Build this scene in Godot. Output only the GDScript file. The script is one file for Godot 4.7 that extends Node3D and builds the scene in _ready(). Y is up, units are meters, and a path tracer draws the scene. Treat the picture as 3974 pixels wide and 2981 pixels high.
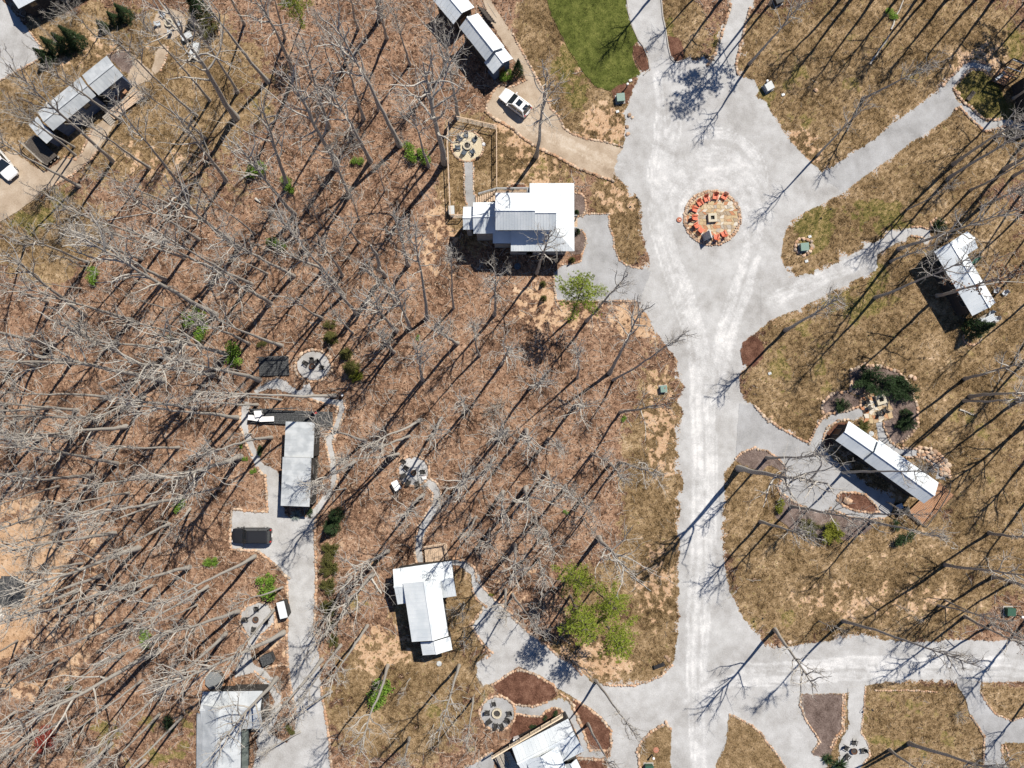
extends Node3D
# Drone view straight down on a glamping village: gravel turning circle, cabins, bare woodland.
const CAM_H := 100.0
const FOCAL := 2900.0            # lens focal length in photograph pixels
const TILT := 2.2                # degrees off nadir
const SITE := Rect2(-80, -64, 160, 120)   # metres covered by the site colour map
const SW := 2048
const SH := 1536
const GAIN := 1.62               # brightness of a sunlit surface in the picture per unit of albedo
# measuring frames on the ground survey: origin x, origin y, scale
var FR := {
	"00": [0, 0, 0.44957], "01": [994, 0, 0.44957], "02": [1988, 0, 0.44957], "03": [2980, 0, 0.44957],
	"10": [0, 746, 0.44957], "11": [994, 746, 0.44957], "12": [1988, 746, 0.44957], "13": [2980, 746, 0.44957],
	"20": [0, 1490, 0.44957], "21": [994, 1490, 0.44957], "22": [1988, 1490, 0.44957], "23": [2980, 1490, 0.44957],
	"30": [0, 2235, 0.44957], "31": [994, 2235, 0.44957], "32": [1988, 2235, 0.44957], "33": [2980, 2235, 0.44957],
	"P": [0, 0, 1.7966], "A": [1720, 440, 0.3919], "B": [2600, 700, 0.3153], "C": [900, 1330, 0.4202], "D": [3130, 1370, 0.8403],
	"E": [3500, 820, 0.6093], "F": [3550, 200, 0.4412], "G": [1720, 2600, 0.4728], "H": [680, 2330, 0.684], "I": [1440, 1720, 0.578],
	"J": [60, 180, 0.5042], "K": [1650, 0, 0.504], "M": [870, 1960, 0.3152], "N": [3150, 2600, 0.4334], "O": [2380, 180, 0.4886],
}
var cam_basis := Basis.IDENTITY
var rng := RandomNumberGenerator.new()
var MAT := {}
var taken := {}

# ---------------------------------------------------------------- surveying
func q(f: String, x: float, y: float, h := 0.0) -> Vector3:
	var a = FR[f]
	var sx: float = a[0] + x * a[2]
	var sy: float = a[1] + y * a[2]
	var d: Vector3 = cam_basis * Vector3((sx - 1987.0) / FOCAL, -(sy - 1490.5) / FOCAL, -1.0)
	var t := (CAM_H - h) / -d.y
	return Vector3(d.x * t, h, d.z * t)

func line(spec: Array, h := 0.0) -> PackedVector2Array:
	var out := PackedVector2Array()
	for s in spec:
		var i := 1
		while i < s.size():
			var p := q(s[0], s[i], s[i + 1], h)
			out.append(Vector2(p.x, p.z))
			i += 2
	return out

# ---------------------------------------------------------------- bookkeeping
func numbered(n: String) -> String:
	if not taken.has(n):
		taken[n] = 0
		return n
	taken[n] += 1
	return "%s_%03d" % [n, taken[n]]

func tag(o: Node, label := "", category := "", group := "", kind := "") -> Node:
	if label: o.set_meta("label", label)
	if category: o.set_meta("category", category)
	if group: o.set_meta("group", group)
	if kind: o.set_meta("kind", kind)
	return o

func thing(called: String, label: String, category: String, at := Vector3.ZERO, turn := 0.0, group := "") -> Node3D:
	var o := Node3D.new()
	o.name = numbered(called)
	add_child(o)
	o.position = at
	o.rotation.y = turn
	tag(o, label, category, group)
	return o

func part(called: String, mesh: Mesh, m: Material, parent: Node, xf := Transform3D.IDENTITY) -> MeshInstance3D:
	var o := MeshInstance3D.new()
	o.name = called if parent != self else numbered(called)
	o.mesh = mesh
	if m: o.material_override = m
	o.transform = xf
	o.cast_shadow = GeometryInstance3D.SHADOW_CASTING_SETTING_ON
	parent.add_child(o, true)
	return o

func structure(called: String, mesh: Mesh, m: Material) -> MeshInstance3D:
	var o := part(called, mesh, m, self)
	o.set_meta("kind", "structure")
	return o

func copy_of(o: Node3D, at: Vector3, turn: float, label: String, group := "") -> Node3D:
	var c: Node3D = o.duplicate()
	var n: String = str(o.name)
	if n.length() > 4 and n[n.length() - 4] == "_" and n.right(3).is_valid_int(): n = n.left(n.length() - 4)
	c.name = numbered(n)
	add_child(c)
	c.position = at
	c.rotation.y = turn
	c.set_meta("label", label)
	if group: c.set_meta("group", group)
	return c

# ---------------------------------------------------------------- geometry
class Geo:
	var v := PackedVector3Array()
	var n := PackedVector3Array()
	var u := PackedVector2Array()
	var i := PackedInt32Array()
	func quad(a: Vector3, b: Vector3, c: Vector3, d: Vector3) -> void:   # clockwise seen from the front
		var k := v.size()
		var nn := (c - a).cross(b - a)
		if nn.length_squared() < 1e-14: nn = (d - a).cross(c - a)
		nn = nn.normalized()
		for p in [a, b, c, d]:
			v.append(p); n.append(nn); u.append(Vector2(p.x, p.z))
		i.append_array(PackedInt32Array([k, k + 1, k + 2, k, k + 2, k + 3]))
	func tri(a: Vector3, b: Vector3, c: Vector3) -> void:
		var k := v.size()
		var nn := (c - a).cross(b - a).normalized()
		for p in [a, b, c]:
			v.append(p); n.append(nn); u.append(Vector2(p.x, p.z))
		i.append_array(PackedInt32Array([k, k + 1, k + 2]))
	func hexa(p: Array) -> void:   # p[0..3] bottom ring, p[4..7] top ring above it, counter-clockwise from above
		quad(p[4], p[7], p[6], p[5])
		quad(p[0], p[1], p[2], p[3])
		for k in 4:
			var j := (k + 1) % 4
			quad(p[k], p[k + 4], p[j + 4], p[j])
	func box(c: Vector3, s: Vector3, turn := 0.0) -> void:
		var h := s * 0.5
		var b := Basis(Vector3.UP, turn)
		var p := []
		for y in [-h.y, h.y]:
			for w in [Vector2(-h.x, h.z), Vector2(h.x, h.z), Vector2(h.x, -h.z), Vector2(-h.x, -h.z)]:
				p.append(c + b * Vector3(w.x, y, w.y))
		hexa(p)
	func beam(a: Vector3, b: Vector3, w: float, hgt: float) -> void:
		var d := (b - a).normalized()
		var side := d.cross(Vector3.UP)
		if side.length() < 0.01: side = Vector3.RIGHT
		side = side.normalized() * w * 0.5
		var up := side.cross(d).normalized() * hgt * 0.5
		hexa([a - side - up, a + side - up, b + side - up, b - side - up, a - side + up, a + side + up, b + side + up, b - side + up] if true else [])
	func tube(pts: PackedVector3Array, rad: PackedFloat32Array, sides: int, cap := false) -> void:
		var k0 := v.size()
		var m := pts.size()
		var ref := Vector3(0.31, 0.2, 0.93)
		for a in m:
			var d := (pts[min(a + 1, m - 1)] - pts[max(a - 1, 0)]).normalized()
			var x := d.cross(ref)
			if x.length_squared() < 0.01: x = d.cross(Vector3.RIGHT)
			x = x.normalized()
			var y := d.cross(x)
			for s in sides:
				var t := TAU * s / sides
				var w := x * cos(t) + y * sin(t)
				v.append(pts[a] + w * rad[a]); n.append(w); u.append(Vector2(float(s) / sides, a))
		for a in m - 1:
			for s in sides:
				var s2 := (s + 1) % sides
				var p0 := k0 + a * sides + s
				var p1 := k0 + a * sides + s2
				i.append_array(PackedInt32Array([p0, p0 + sides, p1 + sides, p0, p1 + sides, p1]))
		if cap:
			var c := v.size()
			v.append(pts[m - 1]); n.append((pts[m - 1] - pts[m - 2]).normalized()); u.append(Vector2.ZERO)
			for s in sides:
				i.append_array(PackedInt32Array([k0 + (m - 1) * sides + s, c, k0 + (m - 1) * sides + (s + 1) % sides]))
	func lathe(prof: Array, sides: int, c := Vector3.ZERO) -> void:   # prof: [r, y] from bottom outside upwards
		for a in prof.size() - 1:
			for s in sides:
				var t0 := TAU * s / sides
				var t1 := TAU * (s + 1) / sides
				var p0 := c + Vector3(prof[a][0] * cos(t0), prof[a][1], prof[a][0] * sin(t0))
				var p1 := c + Vector3(prof[a][0] * cos(t1), prof[a][1], prof[a][0] * sin(t1))
				var p2 := c + Vector3(prof[a + 1][0] * cos(t1), prof[a + 1][1], prof[a + 1][0] * sin(t1))
				var p3 := c + Vector3(prof[a + 1][0] * cos(t0), prof[a + 1][1], prof[a + 1][0] * sin(t0))
				if prof[a][0] < 1e-5: tri(p0, p3, p2)
				elif prof[a + 1][0] < 1e-5: tri(p0, p3, p1)
				else: quad(p0, p3, p2, p1)
	func mesh(m: Material = null) -> ArrayMesh:
		var arr := []
		arr.resize(Mesh.ARRAY_MAX)
		arr[Mesh.ARRAY_VERTEX] = v
		arr[Mesh.ARRAY_NORMAL] = n
		arr[Mesh.ARRAY_TEX_UV] = u
		arr[Mesh.ARRAY_INDEX] = i
		var am := ArrayMesh.new()
		am.add_surface_from_arrays(Mesh.PRIMITIVE_TRIANGLES, arr)
		if m: am.surface_set_material(0, m)
		return am

func site_uv(x: float, z: float) -> Vector2:
	return Vector2((x - SITE.position.x) / SITE.size.x, (z - SITE.position.y) / SITE.size.y)

func sheet_mesh(poly: PackedVector2Array, y: float) -> ArrayMesh:
	var tris := Geometry2D.triangulate_polygon(poly)
	if tris.is_empty(): push_warning("polygon does not triangulate"); return null
	var g := Geo.new()
	for p in poly:
		g.v.append(Vector3(p.x, y, p.y)); g.n.append(Vector3.UP); g.u.append(site_uv(p.x, p.y))
	var cw := Geometry2D.is_polygon_clockwise(poly)
	for k in range(0, tris.size(), 3):
		var a := g.v[tris[k]]; var b := g.v[tris[k + 1]]; var c := g.v[tris[k + 2]]
		if (b - a).cross(c - a).y > 0: g.i.append_array(PackedInt32Array([tris[k], tris[k + 2], tris[k + 1]]))
		else: g.i.append_array(PackedInt32Array([tris[k], tris[k + 1], tris[k + 2]]))
	return g.mesh()

func prism(poly: PackedVector2Array, y0: float, y1: float) -> ArrayMesh:   # upright prism with caps
	var p := poly.duplicate()
	if Geometry2D.is_polygon_clockwise(p): p.reverse()
	var g := Geo.new()
	var tris := Geometry2D.triangulate_polygon(p)
	for k in range(0, tris.size(), 3):
		var a := Vector3(p[tris[k]].x, y1, p[tris[k]].y)
		var b := Vector3(p[tris[k + 1]].x, y1, p[tris[k + 1]].y)
		var c := Vector3(p[tris[k + 2]].x, y1, p[tris[k + 2]].y)
		if (b - a).cross(c - a).y > 0: g.tri(a, c, b)
		else: g.tri(a, b, c)
	for k in p.size():
		var s := p[k]; var t := p[(k + 1) % p.size()]
		g.quad(Vector3(t.x, y0, t.y), Vector3(t.x, y1, t.y), Vector3(s.x, y1, s.y), Vector3(s.x, y0, s.y))
	return g.mesh()

# ---------------------------------------------------------------- materials
func lin(r: float, g: float, b: float) -> Color:   # linear base colour to the sRGB Godot expects
	return Color(r, g, b).linear_to_srgb()

func seen(r: float, g: float, b: float) -> Color:   # base colour of a sunlit surface that photographs as r g b (0..255)
	var c := Color(r / 255.0, g / 255.0, b / 255.0).srgb_to_linear()
	return Color(c.r / GAIN, c.g / GAIN, c.b / GAIN).linear_to_srgb()

func plain(c: Color, rough := 0.85, metal := 0.0) -> StandardMaterial3D:
	var m := StandardMaterial3D.new()
	m.albedo_color = c
	m.roughness = rough
	m.metallic = metal
	m.metallic_specular = 0.35
	return m

func noisy(a: Color, b: Color, freq: float, scale: float, rough := 0.9, bump := 0.0, kind := FastNoiseLite.TYPE_SIMPLEX_SMOOTH) -> StandardMaterial3D:
	var m := plain(Color.WHITE, rough)
	var nz := FastNoiseLite.new()
	nz.seed = int(freq * 1000.0) + int(a.r * 255.0)
	nz.noise_type = kind
	nz.frequency = freq
	nz.fractal_octaves = 4
	var src := nz.get_seamless_image(256, 256)
	src.convert(Image.FORMAT_L8)
	var d := src.get_data()
	var out := PackedByteArray()
	out.resize(256 * 256 * 3)
	for k in d.size():
		var t := smoothstep(0.2, 0.8, d[k] / 255.0)
		var c := a.lerp(b, t)
		out[k * 3] = int(c.r * 255.0); out[k * 3 + 1] = int(c.g * 255.0); out[k * 3 + 2] = int(c.b * 255.0)
	m.albedo_texture = ImageTexture.create_from_image(Image.create_from_data(256, 256, false, Image.FORMAT_RGB8, out))
	m.uv1_triplanar = true
	m.uv1_world_triplanar = true
	m.uv1_scale = Vector3.ONE * scale
	if bump > 0.0:
		m.heightmap_enabled = true
		m.heightmap_texture = ImageTexture.create_from_image(src)
		m.heightmap_scale = bump
	return m
# ---------------------------------------------------------------- the ground and its colours
const LITTER := 0
const DRY := 1
const SOIL := 2
const GREEN := 3
const GRAVEL := 4
const TAN_GRAVEL := 5
const GREY_GRAVEL := 6
const MULCH := 7
const LAWN := 8
const GREY_MULCH := 9
const CREAM := 10
var cover := PackedByteArray()   # what covers each spot of the map
var site_material: StandardMaterial3D
var sheets := []      # [name, type, polygon]
var ruts := []        # [polyline, width, strength]

func add_sheet(called: String, type: int, spec: Array) -> void:
	sheets.append([called, type, line(spec)])

func disc(f: String, x: float, y: float, rx: float, ry: float, n := 28) -> Array:
	var a := [f]
	for k in n:
		a.append(x + rx * cos(TAU * k / n)); a.append(y + ry * sin(TAU * k / n))
	return [a]

func px(p: Vector2) -> Vector2:
	return Vector2((p.x - SITE.position.x) / SITE.size.x * SW, (p.y - SITE.position.y) / SITE.size.y * SH)

func fill_poly(mask: PackedByteArray, w: int, h: int, poly: PackedVector2Array, val: int, s: float) -> void:
	var pts := PackedVector2Array()
	var lo := 1e9
	var hi := -1e9
	for p in poly:
		var t := px(p) * s
		pts.append(t)
		lo = min(lo, t.y); hi = max(hi, t.y)
	for y in range(max(0, int(lo)), min(h, int(hi) + 1)):
		var xs := []
		var fy := y + 0.5
		for k in pts.size():
			var a := pts[k]
			var b := pts[(k + 1) % pts.size()]
			if (a.y <= fy) != (b.y <= fy): xs.append(a.x + (fy - a.y) / (b.y - a.y) * (b.x - a.x))
		xs.sort()
		for k in range(0, xs.size() - 1, 2):
			for x in range(max(0, int(xs[k] + 0.5)), min(w, int(xs[k + 1] + 0.5))): mask[y * w + x] = val

func noise_bytes(sd: int, freq: float, oct: int, kind := FastNoiseLite.TYPE_SIMPLEX_SMOOTH) -> PackedByteArray:
	var nz := FastNoiseLite.new()
	nz.seed = sd
	nz.noise_type = kind
	nz.frequency = freq
	nz.fractal_octaves = oct
	var im := nz.get_image(SW, SH)
	im.convert(Image.FORMAT_L8)
	return im.get_data()

func weights(spots: Array) -> PackedByteArray:   # soft hand-placed patches of a ground cover, upsampled to the map
	var w := 256
	var h := 192
	var a := PackedByteArray()
	a.resize(w * h)
	for s in spots:
		var c3 := q("P", s[0], s[1])
		var c := px(Vector2(c3.x, c3.z)) / 8.0
		var e3 := q("P", s[0] + s[2], s[1] + s[3])
		var e := px(Vector2(e3.x, e3.z)) / 8.0 - c
		for y in range(max(0, int(c.y - e.y * 1.6)), min(h, int(c.y + e.y * 1.6) + 1)):
			for x in range(max(0, int(c.x - e.x * 1.6)), min(w, int(c.x + e.x * 1.6) + 1)):
				var r := Vector2((x - c.x) / e.x, (y - c.y) / e.y).length()
				a[y * w + x] = max(a[y * w + x], int(255.0 * s[4] * (1.0 - smoothstep(0.5, 1.6, r))))
	var im := Image.create_from_data(w, h, false, Image.FORMAT_L8, a)
	im.resize(SW, SH, Image.INTERPOLATE_BILINEAR)
	return im.get_data()

func ramp(stops: Array) -> PackedInt32Array:   # photographed colours of the grain of one ground cover, dark to light
	var g := Gradient.new()
	g.offsets = PackedFloat32Array([0.0, 1.0])
	var of := PackedFloat32Array()
	var cs := PackedColorArray()
	for s in stops:
		of.append(s[0]); cs.append(seen(s[1], s[2], s[3]))
	g.offsets = of
	g.colors = cs
	var out := PackedInt32Array()
	for k in 256:
		var c := g.sample(k / 255.0)
		out.append(int(c.r * 255.0) | (int(c.g * 255.0) << 8) | (int(c.b * 255.0) << 16) | (255 << 24))
	return out

func paint_site() -> void:
	var mask := PackedByteArray()
	mask.resize(SW * SH)
	for s in sheets:
		fill_poly(mask, SW, SH, s[2], s[1], 1.0)
	var rut := PackedByteArray()
	rut.resize(SW * SH)
	for r in ruts:
		var pl: PackedVector2Array = r[0]
		var strips := Geometry2D.offset_polyline(pl, r[1], Geometry2D.JOIN_ROUND, Geometry2D.END_ROUND)
		for st in strips: fill_poly(rut, SW, SH, st, r[2], 1.0)
	var ri := Image.create_from_data(SW, SH, false, Image.FORMAT_L8, rut)
	ri.resize(SW / 3, SH / 3, Image.INTERPOLATE_BILINEAR)
	ri.resize(SW, SH, Image.INTERPOLATE_CUBIC)
	rut = ri.get_data()
	var rd := PackedByteArray()
	rd.resize(SW * SH)
	for k in sheets.size():
		if k in [0, 1, 5, 6]: fill_poly(rd, SW, SH, sheets[k][2], 255, 1.0)
	var di := Image.create_from_data(SW, SH, false, Image.FORMAT_L8, rd)
	di.resize(SW / 20, SH / 20, Image.INTERPOLATE_BILINEAR)
	di.resize(SW, SH, Image.INTERPOLATE_CUBIC)
	rd = di.get_data()
	var fine := noise_bytes(11, 0.36, 2)
	var mid := noise_bytes(12, 0.05, 4)
	var big := noise_bytes(13, 0.012, 4)
	var jit := noise_bytes(14, 0.09, 3)
	var w_dry := weights([[1900, 200, 420, 250, 1.0], [1900, 600, 330, 300, 1.0], [1900, 900, 330, 250, 1.0], [1850, 1250, 300, 160, 1.0], [1950, 1580, 380, 120, 1.0],
		[1260, 260, 130, 110, 1.0], [1330, 470, 60, 140, 1.0], [1420, 1150, 90, 380, 0.9], [1280, 1440, 180, 90, 0.8], [230, 190, 360, 190, 0.9], [90, 500, 140, 110, 0.8],
		[860, 1500, 190, 160, 0.8], [1010, 390, 70, 160, 0.8], [1300, 200, 60, 150, 1.0], [1450, 80, 50, 90, 1.0], [950, 1350, 130, 150, 0.7], [1600, 1560, 80, 120, 1.0], [420, 380, 160, 90, 0.5], [1640, 1080, 120, 160, 1.0], [2150, 1130, 120, 160, 1.0], [1460, 60, 60, 90, 1.0], [1100, 350, 120, 120, 0.9], [2150, 700, 120, 200, 1.0], [1330, 1300, 130, 120, 0.75], [1180, 70, 70, 130, 1.0]])
	var w_soil := weights([[60, 1280, 130, 190, 1.7], [110, 1170, 80, 70, 1.5], [1370, 690, 60, 40, 1.0], [1420, 900, 40, 160, 0.78], [1200, 660, 130, 60, 0.75], [1270, 1420, 110, 50, 0.85],
		[820, 1390, 80, 70, 0.75], [950, 520, 50, 120, 0.72], [1150, 300, 90, 120, 0.75], [2110, 160, 80, 90, 0.75], [1090, 260, 50, 40, 0.8], [1300, 270, 60, 60, 0.85], [1330, 420, 60, 60, 0.7],
		[1880, 1290, 220, 60, 0.62], [1720, 320, 60, 60, 0.8], [1410, 1250, 50, 120, 0.75], [1230, 100, 40, 120, 0.78], [1100, 1250, 120, 60, 0.55], [700, 1250, 60, 40, 0.5], [1850, 1000, 300, 300, 0.45], [2060, 1430, 60, 60, 0.9],
		[200, 110, 120, 60, 0.6], [330, 330, 120, 60, 0.6], [620, 1330, 80, 120, 0.6]])
	var w_green := weights([[1230, 130, 50, 160, 0.85], [1880, 470, 110, 50, 0.9], [1760, 480, 70, 70, 0.9], [1420, 60, 40, 90, 0.9], [1580, 90, 60, 60, 0.8], [2130, 210, 70, 60, 0.9], [1850, 620, 150, 90, 0.75],
		[1750, 760, 120, 90, 0.7], [1300, 330, 60, 50, 0.6], [80, 420, 100, 60, 0.75], [60, 470, 70, 50, 0.8], [330, 1600, 220, 80, 0.7], [1000, 1560, 120, 80, 0.65], [1680, 1330, 100, 60, 0.55], [1960, 1560, 200, 90, 0.62],
		[1200, 330, 140, 70, 0.62], [1700, 200, 160, 120, 0.65], [1900, 130, 160, 90, 0.6], [2120, 900, 100, 220, 0.6], [2190, 80, 30, 60, 0.8], [1740, 830, 90, 60, 0.6], [520, 210, 100, 60, 0.5], [780, 1300, 120, 120, 0.5]])
	var R := [
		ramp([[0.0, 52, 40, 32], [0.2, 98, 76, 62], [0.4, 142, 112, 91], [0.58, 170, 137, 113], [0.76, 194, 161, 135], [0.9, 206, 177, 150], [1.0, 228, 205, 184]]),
		ramp([[0.0, 58, 47, 32], [0.22, 104, 86, 60], [0.42, 140, 117, 86], [0.62, 170, 145, 111], [0.8, 199, 173, 139], [1.0, 230, 209, 182]]),
		ramp([[0.0, 150, 116, 86], [0.3, 192, 156, 122], [0.6, 216, 182, 148], [1.0, 238, 212, 184]]),
		ramp([[0.0, 50, 52, 26], [0.3, 92, 90, 50], [0.5, 124, 114, 68], [0.7, 158, 138, 94], [1.0, 200, 174, 134]]),
		ramp([[0.0, 166, 164, 161], [0.3, 192, 191, 189], [0.5, 206, 206, 205], [0.72, 222, 222, 221], [1.0, 244, 243, 241]]),
		ramp([[0.0, 158, 140, 120], [0.3, 190, 171, 149], [0.55, 208, 191, 170], [0.8, 222, 208, 190], [1.0, 234, 224, 210]]),
		ramp([[0.0, 152, 152, 151], [0.3, 178, 178, 178], [0.6, 196, 197, 198], [1.0, 214, 215, 216]]),
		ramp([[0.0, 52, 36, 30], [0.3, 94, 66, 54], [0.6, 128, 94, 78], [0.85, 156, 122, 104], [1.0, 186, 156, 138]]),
		ramp([[0.0, 48, 52, 26], [0.35, 84, 92, 44], [0.6, 110, 116, 60], [0.85, 138, 138, 78], [1.0, 160, 150, 100]]),
		ramp([[0.0, 72, 60, 54], [0.3, 112, 97, 90], [0.6, 142, 126, 118], [0.85, 168, 152, 144], [1.0, 192, 178, 170]]),
		ramp([[0.0, 196, 180, 148], [0.4, 220, 206, 176], [0.7, 234, 222, 196], [1.0, 244, 236, 216]]),
	]
	cover.resize(SW * SH)
	var out := PackedInt32Array()
	out.resize(SW * SH)
	var hgt := PackedByteArray()
	hgt.resize(SW * SH)
	for y in SH:
		for x in SW:
			var k := y * SW + x
			var j := jit[k] - 128
			var f := fine[k]
			var m := mid[k]
			var b := big[k]
			var yy := clampi(y + (j * 3 + (f - 128)) / 100, 0, SH - 1)
			var xx := clampi(x + ((m - 128) * 3 + (f - 128)) / 100, 0, SW - 1)
			var t := mask[yy * SW + xx]
			var idx := 0
			var dust := rd[k] + (m - 128) + (f - 128) * 3 / 4 + j / 2
			if t == 0 and rd[k] > 12 and dust > 118:
				t = GRAVEL if dust > 150 else SOIL
				idx = 60 + (f - 128) / 3 + (m - 128) / 3 + rd[k] / 6
				hgt[k] = 100 + f / 4
			elif t == 0:
				if w_green[k] + (b - 128) + (m - 128) / 2 + (f - 128) / 4 > 200: t = GREEN
				elif jit[k] > 186 and m > 150 and w_dry[k] > 110: t = GREEN
				elif w_soil[k] + (m - 128) + (b - 128) / 2 + (j / 3) > 182: t = SOIL
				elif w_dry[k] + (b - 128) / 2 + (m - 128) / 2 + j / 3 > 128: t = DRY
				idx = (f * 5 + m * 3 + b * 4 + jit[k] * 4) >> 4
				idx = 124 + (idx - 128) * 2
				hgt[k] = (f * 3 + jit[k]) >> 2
			elif t == GRAVEL or t == TAN_GRAVEL or t == GREY_GRAVEL:
				idx = 100 + (f - 128) / 3 + (m - 128) / 3 + (b - 128) / 2 + (rut[k] * (f + m + b - 60)) / 760
				hgt[k] = 100 + f / 6
			else:
				idx = 128 + ((f * 6 + m * 5 + b * 3 + jit[k] * 2) - 2048) * 3 / 32
				hgt[k] = (f * 2 + jit[k]) / 3
			cover[k] = t
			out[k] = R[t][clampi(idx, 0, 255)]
	site_material = plain(Color.WHITE, 1.0)
	site_material.metallic_specular = 0.1
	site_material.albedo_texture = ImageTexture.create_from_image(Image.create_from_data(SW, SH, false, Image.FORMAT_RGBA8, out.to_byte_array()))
	site_material.heightmap_enabled = true
	site_material.heightmap_texture = ImageTexture.create_from_image(Image.create_from_data(SW, SH, false, Image.FORMAT_L8, hgt))
	site_material.heightmap_scale = 9.0

func make_ground() -> void:
	# roads and drives
	add_sheet("gravel_road", GRAVEL, [
		["02", 985, -60, 985, 0, 1000, 110, 1040, 240, 1090, 350, 1130, 400, 1180, 520, 1188, 600, 1130, 650, 1080, 690, 1050, 740, 1030, 830, 1000, 900, 970, 970, 975, 1100, 970, 1200, 950, 1270, 900, 1340, 880, 1480, 940, 1560, 1010, 1620],
		["12", 1050, 0, 1110, 90, 1120, 250, 1130, 400, 1180, 560, 1190, 650, 1120, 680, 1100, 960, 1160, 1050, 1240, 1200, 1330, 1330, 1420, 1440, 1450, 1560, 1470, 1650],
		["22", 1480, 20, 1450, 100, 1470, 250, 1440, 450, 1430, 650, 1480, 850, 1450, 1000, 1440, 1200, 1440, 1450, 1430, 1650],
		["32", 1430, 100, 1440, 300, 1430, 500, 1400, 700, 1380, 770, 1290, 860, 1180, 910, 1040, 945, 850, 945, 760, 1000, 800, 1200, 870, 1340, 850, 1530, 840, 1800, 2300, 1800],
		["33", 300, 1800, 520, 1640, 480, 1590, 370, 1530, 440, 1440, 380, 1310, 310, 1180, 280, 1050, 290, 1020, 680, 1010, 690, 985, 840, 945, 1100, 905, 1420, 890, 1640, 900, 1850, 915, 2211, 910, 2500, 910, 2500, 555, 1900, 560, 1600, 550, 1300, 575, 850, 540, 640, 545, 400, 575, 200, 610, 0, 640],
		["32", 2130, 520, 2050, 440, 1960, 300, 1880, 150, 1850, 10],
		["22", 1840, 1600, 1800, 1400, 1790, 1200, 1830, 1000, 1830, 850, 1820, 780, 1925, 650, 2080, 180, 1990, 130, 1960, 30],
		["12", 1960, 1600, 1990, 1500, 1965, 1380, 1990, 1300, 2060, 1240, 2200, 1135],
		["13", 0, 1110, 200, 1020, 180, 740, 110, 560, 150, 330, 200, 240, 420, 120, 640, 10],
		["03", 470, 1490, 300, 1330, 170, 1200, 100, 1080, 10, 940],
		["02", 2200, 890, 2100, 830, 2130, 780, 2090, 690, 1980, 670, 1940, 640, 1930, 560, 1960, 420, 2000, 270, 2030, 130, 2060, 0, 2090, -60, 1900, -60, 1890, 60, 1830, 230, 1800, 330, 1750, 470, 1700, 560, 1650, 545, 1580, 530, 1470, 530, 1400, 540, 1370, 510, 1345, 400, 1325, 260, 1300, 150, 1285, 0, 1283, -60]])
	add_sheet("driveway", GREY_GRAVEL, [["03", 440, 1510, 870, 1235, 1090, 1060, 1370, 860, 1470, 790, 1520, 745, 1590, 770, 1640, 880, 1690, 900, 1610, 940, 1540, 1030, 1420, 1110, 1250, 1220, 1120, 1320, 900, 1470, 650, 1660]])
	add_sheet("footpath", GREY_GRAVEL, [["F", 245, 320, 300, 240, 370, 180, 420, 120, 480, 90, 560, 92, 680, 130, 650, 195, 600, 170, 510, 160, 460, 185, 420, 235, 370, 290, 335, 340, 260, 335]])
	add_sheet("footpath", GREY_GRAVEL, [["F", 400, 495, 440, 460, 470, 480, 530, 540, 590, 590, 630, 620, 760, 600, 860, 600, 1100, 660, 1100, 740, 961, 710, 880, 680, 800, 650, 680, 690, 610, 700, 550, 650, 480, 590, 430, 530]])
	add_sheet("lawn", GREEN, [["F", 350, 330, 420, 240, 500, 170, 600, 175, 700, 260, 830, 480, 830, 590, 640, 610, 560, 560, 480, 480, 400, 420]])
	add_sheet("driveway", GRAVEL, [["13", -60, 1150, -60, 800, 170, 735, 440, 690, 720, 540, 950, 420, 1120, 340, 1260, 300, 1400, 320, 1400, 400, 1340, 390, 1240, 370, 1130, 430, 1000, 500, 940, 540, 950, 660, 850, 710, 600, 830, 380, 950, 150, 1050, 0, 1110]])
	add_sheet("driveway", GREY_GRAVEL, [["22", 1930, 640, 1960, 170, 2080, 180], ["23", 0, 310, 190, 430, 350, 515, 390, 440, 440, 330, 540, 270, 700, 235, 800, 215, 830, 260, 740, 310, 660, 310, 560, 345, 500, 410, 465, 540, 640, 720, 900, 900, 1100, 1000, 1060, 1120, 1000, 1165, 860, 1165, 700, 1150, 620, 1110, 540, 1075, 500, 1110, 400, 1090, 260, 1030, 110, 940, 75, 880, 150, 790, 140, 700, 60, 620, 0, 590], ["22", 2080, 555, 1985, 590]])
	add_sheet("planting_bed", MULCH, [["23", 600, 960, 640, 935, 760, 940, 850, 960, 940, 1060, 960, 1105, 880, 1115, 740, 1090, 650, 1050, 610, 1010]])
	add_sheet("footpath", GREY_GRAVEL, [["23", 930, 330, 990, 330, 1010, 400, 1060, 500, 1130, 550, 1280, 560, 1400, 590, 1480, 660, 1530, 740, 1530, 830, 1460, 820, 1460, 740, 1400, 670, 1320, 635, 1180, 625, 1120, 600, 1020, 530, 960, 480]])
	add_sheet("planting_bed", GREY_MULCH, [["D", 205, 150, 205, 80, 260, 55, 340, 60, 420, 85, 465, 130, 490, 190, 510, 250, 512, 330, 490, 370, 440, 410, 400, 430, 370, 390, 350, 320, 395, 300, 375, 220, 355, 165, 300, 170, 240, 195, 215, 190]])
	add_sheet("planting_bed", GREY_MULCH, [["D", 75, 270, 75, 220, 110, 185, 170, 178, 210, 190, 240, 210, 245, 250, 190, 270, 140, 285, 100, 285]])
	add_sheet("planting_bed", MULCH, [["D", 72, 432, 90, 370, 140, 325, 190, 315, 150, 390, 90, 460]])
	add_sheet("planting_bed", GREY_MULCH, [["22", 1925, 655, 1985, 592, 2080, 557, 2200, 575], ["23", 60, 622, 138, 695, 148, 780, 60, 720, 5, 700], ["22", 2150, 760, 2040, 720, 1960, 690]])
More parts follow.
